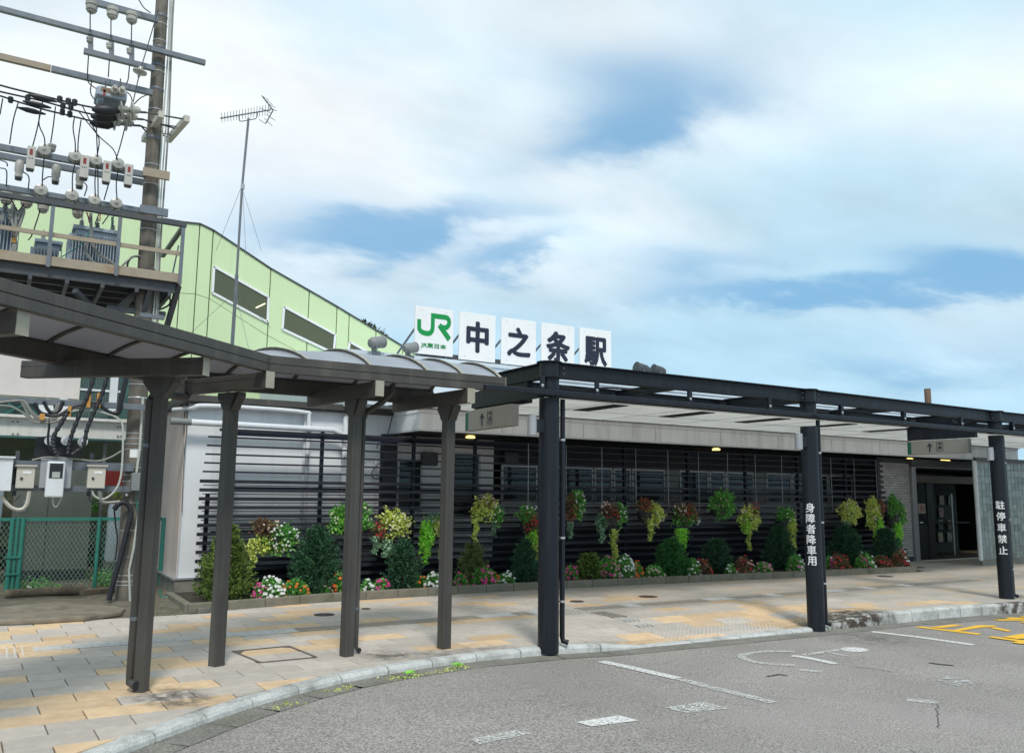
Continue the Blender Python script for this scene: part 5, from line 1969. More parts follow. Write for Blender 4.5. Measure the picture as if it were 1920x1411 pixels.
def mound(px, py, w, h, cols, lab, Y=12.25, leaf='green', nfl=34, fr=.024):
    c = at(px, py, Y=Y)
    k = (c - EYE).length / FPX
    rx, rz = w * k / 2, h * k * .98
    rx = max(rx, .10)
    t = thing('bedding_plant', lab, 'flowering plant', (c.x, Y, .06), 'flowering plants along the front of the bed')
    n = int(520 * max(.5, rx * rz * 14))
    th = rng.uniform(0, 2 * PI, n)
    q = rng.uniform(0, 1, n) ** .5
    ph = rng.uniform(0, 1, n)
    z = np.sqrt(np.maximum(0, 1 - q ** 2)) * rz * (0.35 + .65 * ph)
    P = np.stack([c.x + rx * q * np.cos(th), Y + rx * .75 * q * np.sin(th), .06 + z], 1)
    od = np.stack([np.cos(th) * q, np.sin(th) * q - .3, np.full(n, .6)], 1)
    quads(*leafset(P, od, .032, .014, .6), 'foliage', LEAFS[leaf], t)
    per = max(5, nfl // len(cols))
    for j, cn in enumerate(cols):
        C, N_ = [], []
        for _ in range(per):
            if len(cols) > 1:
                lo, hi = j / len(cols) - .12, (j + 1) / len(cols) + .12
            else:
                lo, hi = 0, 1
            ux = -1 + 2 * random.uniform(max(0, lo), min(1, hi))
            zz = random.uniform(0.12, 1) * math.sqrt(max(0.02, 1 - ux * ux))
            yy = -math.sqrt(max(0, 1 - ux * ux - zz * zz)) if random.random() < .85 else .3
            C.append((c.x + ux * rx, Y + yy * rx * .75 - .015, .075 + zz * rz))
            N_.append((ux * .5 - .35, -.9 + random.uniform(-.3, .3), zz * .8 + random.uniform(0, .4)))
        blossoms('blossoms', C, N_, fr, PET[cn], t)


FL = [(503, 1126, 62, 40, ['magenta', 'white', 'white', 'white'], 'white bedding flowers with a few magenta ones left of the large dark conifer', 54, 'green'),
      (552, 1124, 54, 36, ['orange'], 'orange bedding flowers left of the large dark conifer', 12, 'green'),
      (528, 1095, 30, 16, ['orange', 'white'], 'small orange and white flowers above the left clump', 8, 'green'),
      (640, 1122, 44, 44, ['orange'], 'orange flowers at the left of the third grey post', 20, 'green'),
      (610, 1124, 22, 18, ['pale'], 'few pale flowers at the foot of the large dark conifer', 5, 'green'),
      (688, 1120, 26, 26, ['white'], 'white flowers at the right of the third grey post', 12, 'green'),
      (712, 1120, 34, 26, ['magenta'], 'magenta flowers right of the third grey post', 18, 'green'),
      (790, 1113, 22, 26, ['orange'], 'two or three orange flowers right of the blue green conifer', 5, 'green'),
      (812, 1114, 38, 34, ['white'], 'white flowers left of the fourth grey post', 30, 'green'),
      (862, 1110, 30, 28, ['magenta'], 'magenta flowers just right of the fourth grey post', 14, 'green'),
      (905, 1108, 50, 38, ['magenta', 'magenta', 'pink'], 'magenta flowers below the olive conifer', 30, 'green'),
      (924, 1096, 24, 30, ['orange'], 'orange red flowers right of the olive conifer', 9, 'green'),
      (948, 1106, 36, 26, ['white'], 'white flowers left of the first dark column', 16, 'green'),
      (1069, 1102, 34, 32, ['magenta'], 'magenta flowers right of the first dark column', 24, 'green'),
      (1140, 1098, 48, 46, ['magenta', 'pink'], 'tall magenta flowers left of the white ones', 36, 'green'),
      (1170, 1094, 44, 46, ['white'], 'tall white flowers in the middle of the bed', 46, 'green'),
      (1194, 1092, 26, 34, ['orange'], 'orange red flowers beside the tall white ones', 18, 'green'),
      (1226, 1092, 44, 26, ['pale'], 'pale pink flowers left of the rounded shrub', 17, 'green'),
      (1300, 1088, 30, 36, ['white'], 'white flowers right of the rounded shrub', 16, 'green'),
      (1318, 1086, 36, 34, ['red'], 'red flowers left of the upright dark shrub', 15, 'bronze'),
      (1370, 1084, 24, 22, ['white'], 'few white flowers right of the upright dark shrub', 7, 'green'),
      (1394, 1083, 44, 34, ['red', 'pale'], 'dark red flowers with bronze leaves right of the upright shrub', 20, 'bronze'),
      (1432, 1083, 40, 22, ['pink'], 'pink flowers left of the shrub before the second column', 15, 'green'),
      (1492, 1082, 36, 32, ['pink', 'white'], 'pink and white flowers at the left of the second column', 18, 'green'),
      (1556, 1076, 26, 26, ['magenta', 'white'], 'magenta and white flowers at the right of the second column', 14, 'green'),
      (1573, 1073, 44, 32, ['red'], 'bright red flowers right of the second column', 24, 'bronze'),
      (1622, 1070, 40, 30, ['magenta', 'white', 'white'], 'magenta and white flowers near the right end of the bed', 24, 'green'),
      (1652, 1070, 44, 24, ['red'], 'dull red flowers with bronze leaves below the last shrub', 12, 'bronze'),
      (1688, 1070, 36, 32, ['red', 'white'], 'red and white flowers at the rightmost end of the bed', 22, 'bronze')]
for (px, py, w, h, cols_, lab, nf, lf) in FL:
    mound(px, py, w, h, cols_, lab, Y=pk_y(at(px, py, Z=.05).x) + .22 + random.uniform(0, .06), leaf=lf, nfl=nf, fr=.026)

BASKETM = mat('dark_basket_liner', (0.05, 0.055, 0.055), .8, .3, 30)


def basket(px, py, w, h, leaves, cols_, lab, trail=None, seed=0, shape='ball', nf=26, bowl=False):
    w, h = w * 1.18, h * 1.15
    """leaves: list of (name, dx, dy, sx, sy, share) lobes in the photo's proportions"""
    Y = 12.82
    c = at(px, py, Y=Y)
    k = (c - EYE).length / FPX
    W, H = w * k / 2, h * k / 2
    t = thing('hanging_basket', lab, 'hanging basket', (c.x, Y, c.z), 'flower baskets hung on the slatted screen')
    MB().lathe((c.x, Y + .05, c.z - H * .55), [(W * .18, 0), (W * .42, H * .2), (W * .5, H * .6), (W * .52, H * .62)], 14).build('basket', BASKETM, t, smooth=True)
    for sg in (-1, 1):
        MB().bar((c.x + sg * W * .3, Y + .08, c.z + H * .1), (c.x + sg * W * .3, YL - .03, c.z + H * .45), .012, .012).build('hook', BLACK, t)
    for (ln, dx, dz, sx, sz, den) in leaves:
        n = int(700 * den * max(.35, sx * sz * W * H * 26))
        d = unit(rng.normal(0, 1, (n, 3)))
        d[:, 1] = -np.abs(d[:, 1]) * .9 + .1
        rad = rng.uniform(.55, 1.05, (n, 1))
        lum = np.array([[1 + .55 * mnoise.noise(Vector((v[0] * 2.6 + seed, v[1] * 2.6, v[2] * 2.6 + dx))) + .25 * mnoise.noise(Vector((v[0] * 7, v[1] * 7, v[2] * 7 + seed)))] for v in d])
        P = d * rad * lum * np.array([[sx * W, .7 * min(W, .2), sz * H]]) + np.array([[c.x + dx * W, Y - .03, c.z + dz * H]])
        quads(*leafset(P, d + np.array([[0, -.3, .1]]), .029, .016, .6), 'foliage', LEAFS[ln], t)
    if trail:
        for (ln, dx, z0, z1, wd) in trail:
            n = int(260 * abs(z0 - z1) * max(wd, .12) * 6)
            u = rng.uniform(0, 1, n)
            P = np.stack([c.x + dx * W + (rng.normal(0, .33, n) * wd * W) * (1 - .45 * u) + .02 * np.sin(u * 9 + seed), Y - .08 + rng.normal(0, .025, n), c.z + (z0 + (z1 - z0) * u) * H], 1)
            o = quads(*leafset(P, np.tile(np.array([[0, -.5, -.5]]), (n, 1)), .021, .012, .6), 'trailing_vine', LEAFS[ln], t)
    for (cn, dx, dz, sx, sz, num) in cols_:
        C, N_ = [], []
        for _ in range(num):
            v = Vector((random.gauss(0, 1), -abs(random.gauss(0, 1)) - .3, random.gauss(0, 1))).normalized()
            C.append((c.x + dx * W + v.x * sx * W, Y - .05 + v.y * .7 * min(W, .2), c.z + dz * H + v.z * sz * H))
            N_.append((v.x * .6 - .3, v.y - .5, v.z * .5 + .25))
        blossoms('blossoms', C, N_, .019, PET[cn], t)


B = basket
B(511, 1008, 74, 62, [('bronze', -.4, .55, .45, .45, 1), ('green', .3, -.1, .7, .75, .9), ('yellow', -.2, -.3, .85, .55, .5)], [('white', .35, .0, .7, .75, 38), ('pale', -.2, .65, .4, .35, 7)], 'basket with many white daisies above the left clump of flowers', [('yellow', -.85, 0, -1.4, .3)], 1)
B(655, 972, 72, 56, [('green', 0, .05, .95, .9, 1.1), ('lime', -.1, -.1, .9, .8, .3)], [('cream', 0, .1, .95, .8, 20)], 'green basket with small white flowers partly behind the third grey post', None, 2)
B(731, 988, 64, 54, [('yellow', .15, .15, .85, .8, 1), ('bronze', -.6, -.2, .4, .6, .7)], [('cream', .2, .25, .8, .65, 26), ('red', -.65, -.1, .3, .5, 7)], 'yellow green basket right of the third grey post', [('ivy', -.2, -.7, -1.7, .45), ('ivy', -.8, -.5, -1.5, .3)], 3)
B(808, 996, 50, 62, [('lime', -.45, -.25, .5, .9, 1.1), ('yellow', .45, .3, .55, .5, .8), ('ivy', .2, .7, .6, .3, .4)], [('pale', .4, .25, .4, .4, 7)], 'basket with a bright lime trailing plant left of the fourth grey post', [('lime', -.45, -.6, -1.6, .4), ('yellow', .6, 0, -1.5, .25)], 4)
B(910, 962, 60, 56, [('yellow', -.1, .2, .75, .75, 1), ('bronze', 0, .5, .5, .5, .5), ('green', .6, -.1, .45, .6, .8)], [('pale', 0, .6, .5, .4, 12), ('cream', .4, 0, .5, .6, 12)], 'tall yellow green and pink basket right of the fourth grey post', [('yellow', -.7, -.3, -1.7, .25), ('ivy', .4, -.4, -1.3, .2)], 5)
B(990, 980, 44, 66, [('green', -.3, .4, .7, .5, .8), ('bronze', .1, .0, .6, .6, .8), ('lime', .2, -.7, .5, .5, .6)], [('red', 0, .1, .6, .5, 16), ('white', 0, .75, .5, .3, 8)], 'basket with red flowers just left of the first dark column', [('yellow', .5, -.6, -1.8, .3)], 6)
B(1074, 953, 40, 58, [('bronze', -.4, .1, .5, .8, .8), ('green', .3, .2, .7, .8, 1)], [('red', -.4, -.1, .4, .6, 12), ('white', .3, .3, .6, .7, 16)], 'red and white basket just right of the first dark column', [('ivy', -.5, -.7, -1.6, .3)], 7)
B(1142, 970, 60, 60, [('bronze', 0, .2, .6, .55, 1), ('green', .65, .15, .4, .6, .9), ('ivy', -.6, -.3, .4, .5, .8)], [('pale', -.5, .55, .4, .35, 14), ('red', 0, .1, .45, .4, 12), ('white', .65, .2, .35, .5, 10)], 'basket with pink and red flowers and one long trailing stem', [('yellow', .15, -.6, -2.5, .3), ('ivy', -.65, -.4, -1.3, .3)], 8)
B(1214, 962, 54, 54, [('bronze', -.4, .5, .55, .4, 1), ('yellow', .35, -.1, .7, .7, 1)], [('red', -.35, .5, .5, .4, 16), ('white', .5, -.2, .5, .5, 8)], 'dark pot basket with red flowers and variegated leaves', [('yellow', 0, -.4, -1.6, .22)], 9)
B(1280, 968, 56, 52, [('bronze', .1, .2, .8, .6, 1), ('green', 0, 0, .9, .6, .6)], [('pale', -.4, .4, .5, .4, 18), ('red', .3, .3, .6, .5, 18), ('white', .7, -.1, .3, .5, 8)], 'basket of red and pink flowers above the rounded shrub', [('lime', -.3, -.7, -2.1, .65)], 10)
B(1350, 952, 54, 52, [('green', .1, .25, .95, .8, 1.5)], [('pale', -.2, .4, .5, .4, 8)], 'plain leafy green basket with few flowers', None, 11)
B(1402, 972, 50, 50, [('yellow', 0, 0, .85, .8, 1), ('bronze', .3, .5, .5, .4, .5), ('lime', -.3, -.2, .5, .6, .5)], [('pale', -.2, .3, .7, .6, 24), ('red', .35, .75, .4, .3, 10)], 'pink flowered basket topped with red, left of the second column', [('yellow', -.2, -.6, -1.9, .2)], 12)
B(1470, 974, 46, 44, [('green', 0, .3, .8, .6, .9), ('yellow', .4, -.3, .5, .6, .8)], [('cream', .2, .3, .6, .5, 9)], 'sparse green basket just left of the second column', [('yellow', .5, -.5, -2.3, .4)], 13)
B(1590, 962, 46, 44, [('yellow', 0, .1, .95, .8, 1.1)], [('cream', 0, .3, .9, .6, 20), ('pale', -.4, .8, .3, .2, 6)], 'round yellow green basket right of the second column', [('ivy', -.5, -.5, -1.2, .4)], 14)
B(1636, 972, 44, 62, [('yellow', -.1, .2, .7, .8, 1), ('bronze', .6, .5, .4, .4, .8), ('lime', .3, -.4, .5, .6, .7)], [('cream', -.1, .4, .6, .5, 16), ('red', .65, .6, .3, .3, 12)], 'yellow green basket with a red crest near the right end', [('yellow', .2, -.6, -1.6, .3)], 15)
B(1676, 968, 42, 60, [('green', -.3, .5, .5, .6, 1), ('green', .45, .1, .55, .6, 1), ('lime', .1, -.6, .45, .5, .9)], [('cream', .3, .3, .6, .5, 8)], 'rightmost green basket at the end of the screen', [('lime', .15, -.5, -1.4, .5)], 16)

# weeds by the kerb and at the column foot
WEED = LEAFS['lime']
for (px, py, w, lab) in ((995, 1211, 34, 'small weeds in the paving left of the first dark column'), (768, 1262, 14, 'weed sprouting in the gutter below the third post'), (858, 1247, 12, 'weed sprouting in the gutter below the fourth post')):
    c = at(px, py, Z=-.03)
    k = (c - EYE).length / FPX
    n = 110
    P = np.stack([c.x + rng.normal(0, w * k * .3, n), c.y + rng.normal(0, .02, n), np.full(n, c.z + .008) + rng.uniform(0, .012, n)], 1)
    o = quads(*leafset(P, np.tile(np.array([[0, 0, 1.]]), (n, 1)), .013, .005, .9), 'weed_tuft', WEED, None)
    tag(o, lab, 'weed', 'weeds in the paving joints')
n = 700
i0 = rng.integers(10, 15, n)
tt = rng.uniform(0, 1, n)
P = []
for i, t in zip(i0, tt):
    a, b = KF[i], KF[i + 1]
    q = a.lerp(b, float(t))
    nn = Vector((b.y - a.y, -(b.x - a.x), 0)).normalized()
    q = q + nn * abs(random.gauss(.17, .05))
    if mnoise.noise(Vector((q.x * 3, q.y * 3, 1))) > .0:
        P.append((q.x, q.y, zr(q.x) + .006))
P = np.array(P)
tag(quads(*leafset(P, np.tile(np.array([[0, 0, .6]]), (len(P), 1)), .012, .006, .9), 'gutter_moss', LEAFS['yellow'], None), 'thin green moss and seedlings along the gutter', 'moss', None, 'stuff')

# ---------------------------------------------------------------- utility pole with its arms
YP = 13.26
up_ = thing('utility_pole', 'tall weathered concrete utility pole carrying steel arms, insulators and switchgear', 'utility pole', (1.66, YP, 0))


def pole_x(z):
    return 1.67 - 0.012 * z


def pole_r(z):
    return 0.150 - 0.0065 * z


zz = np.linspace(-.1, 10.4, 12)
MB().tube([(pole_x(z), YP, z) for z in zz], [pole_r(z) for z in zz], 28).build('pole_shaft', POLEM, up_, smooth=True)
for (py, w_, m_) in [(25, .035, STEEL), (40, .012, BANDM), (72, .012, BANDM), (85, .035, STEEL), (118, .035, STEEL), (130, .012, BANDM), (163, .035, STEEL), (202, .012, BANDM), (255, .04, STEEL), (306, .012, BANDM),
                     (343, .012, BANDM), (428, .012, BANDM), (700, .012, BANDM), (720, .012, BANDM), (745, .02, BANDM), (812, .012, BANDM), (822, .012, BANDM), (832, .012, BANDM), (842, .012, BANDM), (876, .012, BANDM), (890, .012, BANDM), (902, .015, BANDM),
                     (918, .03, STEEL), (942, .012, BANDM), (994, .012, BANDM), (1044, .02, STEEL), (1078, .012, BANDM), (1089, .014, CREAM), (1096, .012, BANDM)]:
    z = at(pole_x(5) * 0 + 300 - py * .055, py, Y=YP - .1).z
    r = pole_r(z) + .004
    MB().lathe((pole_x(z), YP, z - w_ / 2), [(r, 0), (r + .002, w_ * .2), (r + .002, w_ * .8), (r, w_)], 24).build('pole_band', m_, up_)
c = at(228, 850, Y=YP - .17)
mbq = MB()
a0 = math.atan2(-YP, -1.6)
vs = []
for i in range(7):
    a = a0 - .5 + i * .17
    for z in (c.z - .05, c.z + .07):
        vs.append((pole_x(z) + math.cos(a) * (pole_r(z) + .004), YP + math.sin(a) * (pole_r(z) + .004), z))
mbq.add(vs, [(2 * i, 2 * i + 1, 2 * i + 3, 2 * i + 2) for i in range(6)])
mbq.build('white_label', WHITEP, up_)


def arm(x0, y0, x1, y1, hpx, Y, m_=STEEL, nm='cross_arm', d=.07, z=None):
    a, b = at(x0, y0, Y=Y), at(x1, y1, Y=Y)
    z = (a.z + b.z) / 2 if z is None else z
    h = hpx * (a - EYE).length / FPX * .98
    o = MB().bar((a.x, Y, z), (b.x, Y, z), d, h).build(nm, m_, up_, bevel=.004)
    return z, a.x, b.x


YA = YP - .19
arm(172, 5, 296, 36, 10, YA)
arm(-60, 4, 385, 116, 8.5, YA)
arm(157, 96, 290, 129, 9, YA)
zD, _, _ = arm(96, 131, 286, 173, 10, YA)
arm(-40, 100, 95, 131, 10, YA, RUST, z=zD)
zE, _, _ = arm(-40, 272, 275, 325, 10, YA)
arm(-40, 289, 270, 338, 10, YA + .42)
arm(268, 322, 318, 330, 15, YA - .06, RUST, 'arm_channel', .05)
arm(-40, 350, 270, 390, 9, YA)
arm(262, 392, 315, 399, 14, YA - .06, STEEL, 'arm_channel', .05)
for px, py, py2 in ((170, 62, 96), (209, 72, 105), (247, 82, 114)):
    a, b = at(px, py, Y=YA), at(px, py2, Y=YA)
    MB().bar(a, b, .07, .03).build('arm_link', STEEL, up_)
# brackets running away from the road (dead-end arms)
for (x0, y0, x1, y1) in ((303, 214, 270, 262), (351, 222, 316, 262)):
    a = at(x0, y0, Y=YP - .55)
    d_ = ray(x1, y1)
    b = at(x1, y1, Y=(a.z - CH) * d_.y / d_.z)
    MB().bar(a, b, .08, .10).build('dead_end_arm', CREAM, up_, bevel=.004)
for k in range(3):
    z = at(320, 222, Y=YP).z - .0
    a, b = at(303 - 12 * k, 216 + 15 * k, Y=YP - .5 + k * .35), at(350 - 12 * k, 224 + 15 * k, Y=YP - .5 + k * .35)
    MB().tube([a, b], .01, 6).build('tie_bolt', STEELD, up_)
# insulators
for (px, py, r, Y, ax) in [(83, 281, 10, YA - .1, (0, -1, .1)), (141, 292, 10, YA - .1, (0, -1, .1)), (180, 300, 10, YA - .1, (0, -1, .1)), (222, 307, 10, YA - .1, (0, -1, .1)),
                           (77, 356, 10.5, YA - .1, (0, -1, .1)), (135, 366, 10.5, YA - .1, (0, -1, .1)), (177, 374, 10, YA - .1, (0, -1, .1)), (218, 381, 10, YA - .1, (0, -1, .1))]:
    c = at(px, py, Y=Y)
    k = (c - EYE).length / FPX * r
    MB().lathe(c, [(k * .5, -k * 1.0), (k * .95, -k * .8), (k, -k * .5), (k * .8, -.2 * k), (k * .97, 0), (k * .9, k * .25), (k * .35, k * .35), (k * .15, k * .55)], 20, axis=ax).build('insulator', PORC, up_, smooth=True)
for (px, py, r) in [(172, 14, 9.5), (211, 25, 9.5), (247, 34, 9.5), (168, 76, 5), (205, 87, 5), (243, 97, 5), (12, 372, 10), (50, 378, 10), (81, 388, 9.5), (146, 398, 9.5), (97, 278, 6.5)]:
    c = at(px, py, Y=YA)
    k = (c - EYE).length / FPX * r
    MB().lathe(c + Vector((0, 0, k)), [(k * .45, 0), (k, -k * .15), (k * .96, -k * .7), (k * .75, -k * .8), (k * .9, -k * .95), (k * .85, -k * 1.5), (k * .6, -k * 1.6), (k * .7, -k * 1.8), (k * .3, -k * 2.1)], 18).build('insulator', PORC, up_, smooth=True)
# fuse cutouts
for (px, py, w, h) in [(58, 297, 12, 37), (158, 314, 13, 38), (200, 323, 12, 36), (241, 329, 12, 36)]:
    c = at(px, py, Y=YA - .2)
    k = (c - EYE).length / FPX
    w, h = w * k, h * k
    MB().box((c.x - w / 2, c.y - w * .5, c.z - h / 2), (c.x + w / 2, c.y + w * .5, c.z + h / 2)).build('fuse_cutout', CUTB, up_, bevel=.008)
    MB().box((c.x - w * .2, c.y - w * .52, c.z + h * .1), (c.x + w * .15, c.y - w * .5 - .0005, c.z + h * .36)).build('red_window', REDM, up_)
    MB().box((c.x - w * .4, c.y - w * .4, c.z - h * .56), (c.x + w * .4, c.y + w * .4, c.z - h * .5)).build('cutout_foot', BLACK, up_)
    mb = MB()
    for i in range(3):
        mb.box((c.x - w * .28 + i * w * .2, c.y - w * .515, c.z - h * .08), (c.x - w * .17 + i * w * .2, c.y - w * .5005, c.z - h * .03))
    mb.build('cutout_marks', INK, up_)
for (px, py) in [(36, 318), (105, 326), (150, 335)]:
    c = at(px, py, Y=YA + .35)
    k = (c - EYE).length / FPX
    MB().lathe((c.x, c.y, c.z - 15 * k), [(4 * k, 0), (6 * k, 3 * k), (5 * k, 8 * k), (6.5 * k, 12 * k), (6.5 * k, 26 * k), (4 * k, 30 * k)], 12).build('hanging_cutout', CUTB, up_, smooth=True)
    MB().lathe((c.x, c.y, c.z - 17 * k), [(5 * k, 0), (5 * k, 6 * k)], 12).build('cutout_foot', BLACK, up_)
# strain insulators
for row, (xs_, y0) in enumerate([((228, 249), 205), ((221, 243), 218), ((214, 236), 230)]):
    Y = YP - .5 + row * .35
    ca, cb_ = at(205 - row * 4, y0 + 1, Y=Y), at(274 - row * 5, y0 + 6, Y=Y)
    ax = (cb_ - ca).normalized()
    MB().tube([ca, cb_], .018, 8).build('strain_rod', STEELD, up_)
    for i_, x in enumerate(xs_):
        c = at(x, y0 + (x - 228) * .05, Y=Y)
        k = (c - EYE).length / FPX
        MB().lathe(c, [(4 * k, -5 * k), (6 * k, -3 * k), (13 * k, -1.5 * k), (13.5 * k, 0), (12 * k, 1 * k), (6 * k, 2 * k), (6 * k, 8 * k), (3 * k, 12 * k)], 20, axis=tuple(ax)).build('strain_insulator', PORC, up_, smooth=True)
    for ex, ey in ((303 - row * 14, y0 + 10 + row * 4), (340 - row * 12, y0 + 18 + row * 5)):
        MB().tube([cb_, at(ex, ey, Y=Y + .02)], .011, 6).build('strain_stay', STEELD, up_)
    sl_ = at(190 - row * 4, y0 + 2, Y=Y)
    MB().lathe(at(172 - row * 2, y0 + 0, Y=Y), [(.02, 0), (.07, .08), (.085, .25), (.03, .36)], 10, axis=tuple(ax)).build('insulating_sleeve', BLACK, up_, smooth=True)
# high disc insulator on the stay
c = at(262, 136, Y=YP - .3)
MB().lathe(c, [(.03, .09), (.04, .04), (.10, .02), (.10, 0), (.02, -.01), (.02, -.07)], 16, axis=(.15, 0, 1)).build('disc_insulator', PORC, up_, smooth=True)
MB().tube([at(297, 18, Y=YP - .3), c, at(247, 203, Y=YP - .3)], .009, 6).build('stay_wire', STEELD, up_)
# switch case
c0, c1 = at(181, 160, Y=YA - .3), at(237, 192, Y=YA - .3)
sw_ = thing('pole_switch', 'grey high voltage switch case hanging below a cross arm', 'switch case', (c0.x, YA, c1.z))
MB().box((c0.x, YA - .35, c1.z), (c1.x, YA + .05, c0.z - .02)).build('switch_case', TRANSF, sw_, bevel=.02)
for i in range(2):
    c = at(214 + i * 14, 172 + i * 2, Y=YA - .36)
    MB().lathe(c, [(.055, 0), (.055, .06), (.03, .07), (.03, .14)], 14, axis=(0, -1, .15)).build('bushing', PORC, sw_, smooth=True)
MB().lathe((c0.x + .01, YA - .15, (c0.z + c1.z) / 2), [(.06, 0), (.14, .03), (.15, .10)], 14, axis=(1, 0, 0)).build('rounded_end', TRANSF, sw_, smooth=True)
MB().box((c0.x + .09, YA - .354, c0.z - .16), (c0.x + .12, YA - .3505, c0.z - .06)).build('red_lettering', REDM, sw_)
MB().box((c0.x + .06, YA - .354, c1.z + .06), (c0.x + .18, YA - .3505, c1.z + .13)).build('brown_plate', mat('brown_plate', (.2, .13, .08), .6), sw_)
for x in (198, 226):
    MB().tube([at(x, 148, Y=YA), at(x, 165, Y=YA - .1)], .01, 6).build('hanger', STEELD, sw_)
# conduits on the pole
for i, (dx, r, m_) in enumerate([(.05, .014, PCABLE), (.085, .012, PCABLE), (.115, .015, GCABLE)]):
    pts = [(pole_x(z) + pole_r(z) * .6 + dx + .012 * math.sin(z * 1.7 + i), YP - .07, z) for z in np.linspace(10.2, 3.2, 18)]
    MB().tube(pts, r, 6).build('conduit', m_, up_, smooth=True)
MB().tube([at(268, 745, Y=YA), at(262, 840, Y=YA), at(256, 885, Y=YA)], .018, 8).build('conduit', PCABLE, up_, smooth=True)
MB().tube(catm([at(256, 918, Y=YA), at(255, 935, Y=YA), at(259, 960, Y=YA)]), .008, 6).build('earth_wire', FENG, up_)
MB().tube([at(260, 962, Y=YA), at(250, 1030, Y=YA), at(242, 1068, Y=YA), at(244, 1128, Y=YA)], .017, 8).build('conduit', PCABLE, up_, smooth=True)
MB().tube(catm([at(214, 955, Y=YA - .05), at(222, 945, Y=YA - .05), at(235, 942, Y=YA - .05), at(246, 958, Y=YA - .05), at(240, 985, Y=YA - .05), at(227, 1040, Y=YA - .05), at(213, 1090, Y=YA - .05), at(204, 1125, Y=YA - .05)]), .036, 10).build('thick_black_cable', BLACK, up_, smooth=True)
MB().tube(catm([at(214, 955, Y=YA - .05), at(217, 985, Y=YA), at(220, 1010, Y=YA), at(216, 1050, Y=YA)]), .012, 6).build('black_cable', BLACK, up_)
bx0, bx1 = at(247, 886, Y=YA - .08), at(269, 920, Y=YA - .08)
MB().box((bx0.x, YA - .14, bx1.z), (bx1.x, YA + .04, bx0.z)).build('grey_box', PIPEG, up_, bevel=.01)
c = at(237, 927, Y=YA + .02)
MB().lathe(c, [(.02, 0), (.02, .02), (.008, .021)], 10, axis=(0, -1, 0)).build('step_bolt_hole', BANDM, up_)


def wire(pts, r=.008, m_=BLACK, Y=YA - .12, nm='jumper_wire', par=up_, k=5):
    P_ = []
    for i, p in enumerate(pts):
        y = Y if not isinstance(Y, (list, tuple)) else Y[i]
        P_.append(at(p[0], p[1], Y=y))
    o = MB().tube(catm(P_, k), r, 5).build(nm, m_, par, smooth=True)
    return o


for pts in [[(169, 22), (169, 60)], [(208, 35), (208, 72)], [(247, 42), (246, 82)], [(166, 104), (164, 140), (166, 155), (182, 168)], [(205, 112), (203, 145)], [(243, 122), (240, 150), (236, 158)],
            [(172, 150), (170, 175), (180, 190)], [(237, 172), (246, 182), (249, 203)], [(5, 185), (0, 215)], [(35, 190), (25, 225), (18, 270)], [(77, 200), (73, 232), (83, 258), (84, 280)], [(80, 190), (70, 240), (61, 275)],
            [(104, 200), (100, 235), (95, 268)], [(140, 218), (137, 240), (141, 268), (141, 290)], [(152, 225), (147, 260), (146, 285)], [(155, 200), (178, 245), (186, 265), (181, 298)], [(148, 210), (185, 255), (212, 280), (222, 305)],
            [(234, 240), (225, 275), (217, 300)], [(84, 285), (80, 325), (79, 352)], [(142, 300), (136, 330), (136, 365)], [(181, 305), (178, 340), (179, 372)], [(223, 310), (218, 345), (220, 380)],
            [(208, 330), (195, 375)], [(12, 378), (8, 400)], [(0, 300), (12, 305), (14, 312)], [(0, 315), (12, 320), (12, 350)], [(43, 322), (54, 332), (53, 355)], [(80, 338), (90, 332), (98, 332)], [(157, 342), (163, 350), (158, 368)],
            [(136, 370), (142, 383), (148, 388)], [(220, 382), (215, 392), (205, 398)], [(260, 0), (270, 15), (283, 25)], [(75, 393), (72, 405), (60, 440), (53, 450)], [(223, 200), (240, 205), (262, 185), (276, 178)],
            [(20, 372), (33, 395), (45, 382)], [(180, 195), (181, 250), (183, 300), (184, 370)]]:
    wire(pts, .0085)
ocs = 'overhead lines leaving the pole to the left'
for i, pts in enumerate([[(-80, 133), (0, 160), (80, 180), (150, 197), (182, 203)], [(-80, 152), (0, 172), (80, 190), (140, 207), (180, 216)], [(-80, 158), (0, 180), (30, 190), (80, 205), (130, 217), (175, 228)]]):
    Y = YP - .5 + i * .35
    o = wire(pts, .014, BLACK, Y, 'overhead_cable', None)
    tag(o, ['uppermost of the three thick black overhead lines', 'middle one of the three thick black overhead lines', 'lowest of the three thick black overhead lines'][i], 'cable', ocs)
    for (px, py) in [((112, 186), (128, 190), (140, 192)), ((52, 184), (118, 198), (133, 201)), ((20, 187), (117, 210), (131, 214))][i]:
        c = at(px, py, Y=Y)
        q = MB().lathe((c.x, c.y, c.z - .045), [(.03, 0), (.036, .03), (.036, .08), (.02, .09)], 8).build('line_clamp', BLACK, o, smooth=True)
        q.matrix_parent_inverse = Matrix()
    c = at(75 - i * 10, 183 + i * 12, Y=Y)
    d_ = (at(90, 187, Y=Y) - at(70, 182, Y=Y)).normalized()
    q = MB().lathe(c - d_ * .15, [(.012, 0), (.04, .12), (.04, .22), (.012, .36)], 8, axis=tuple(d_)).build('line_sleeve', BLACK, o, smooth=True)

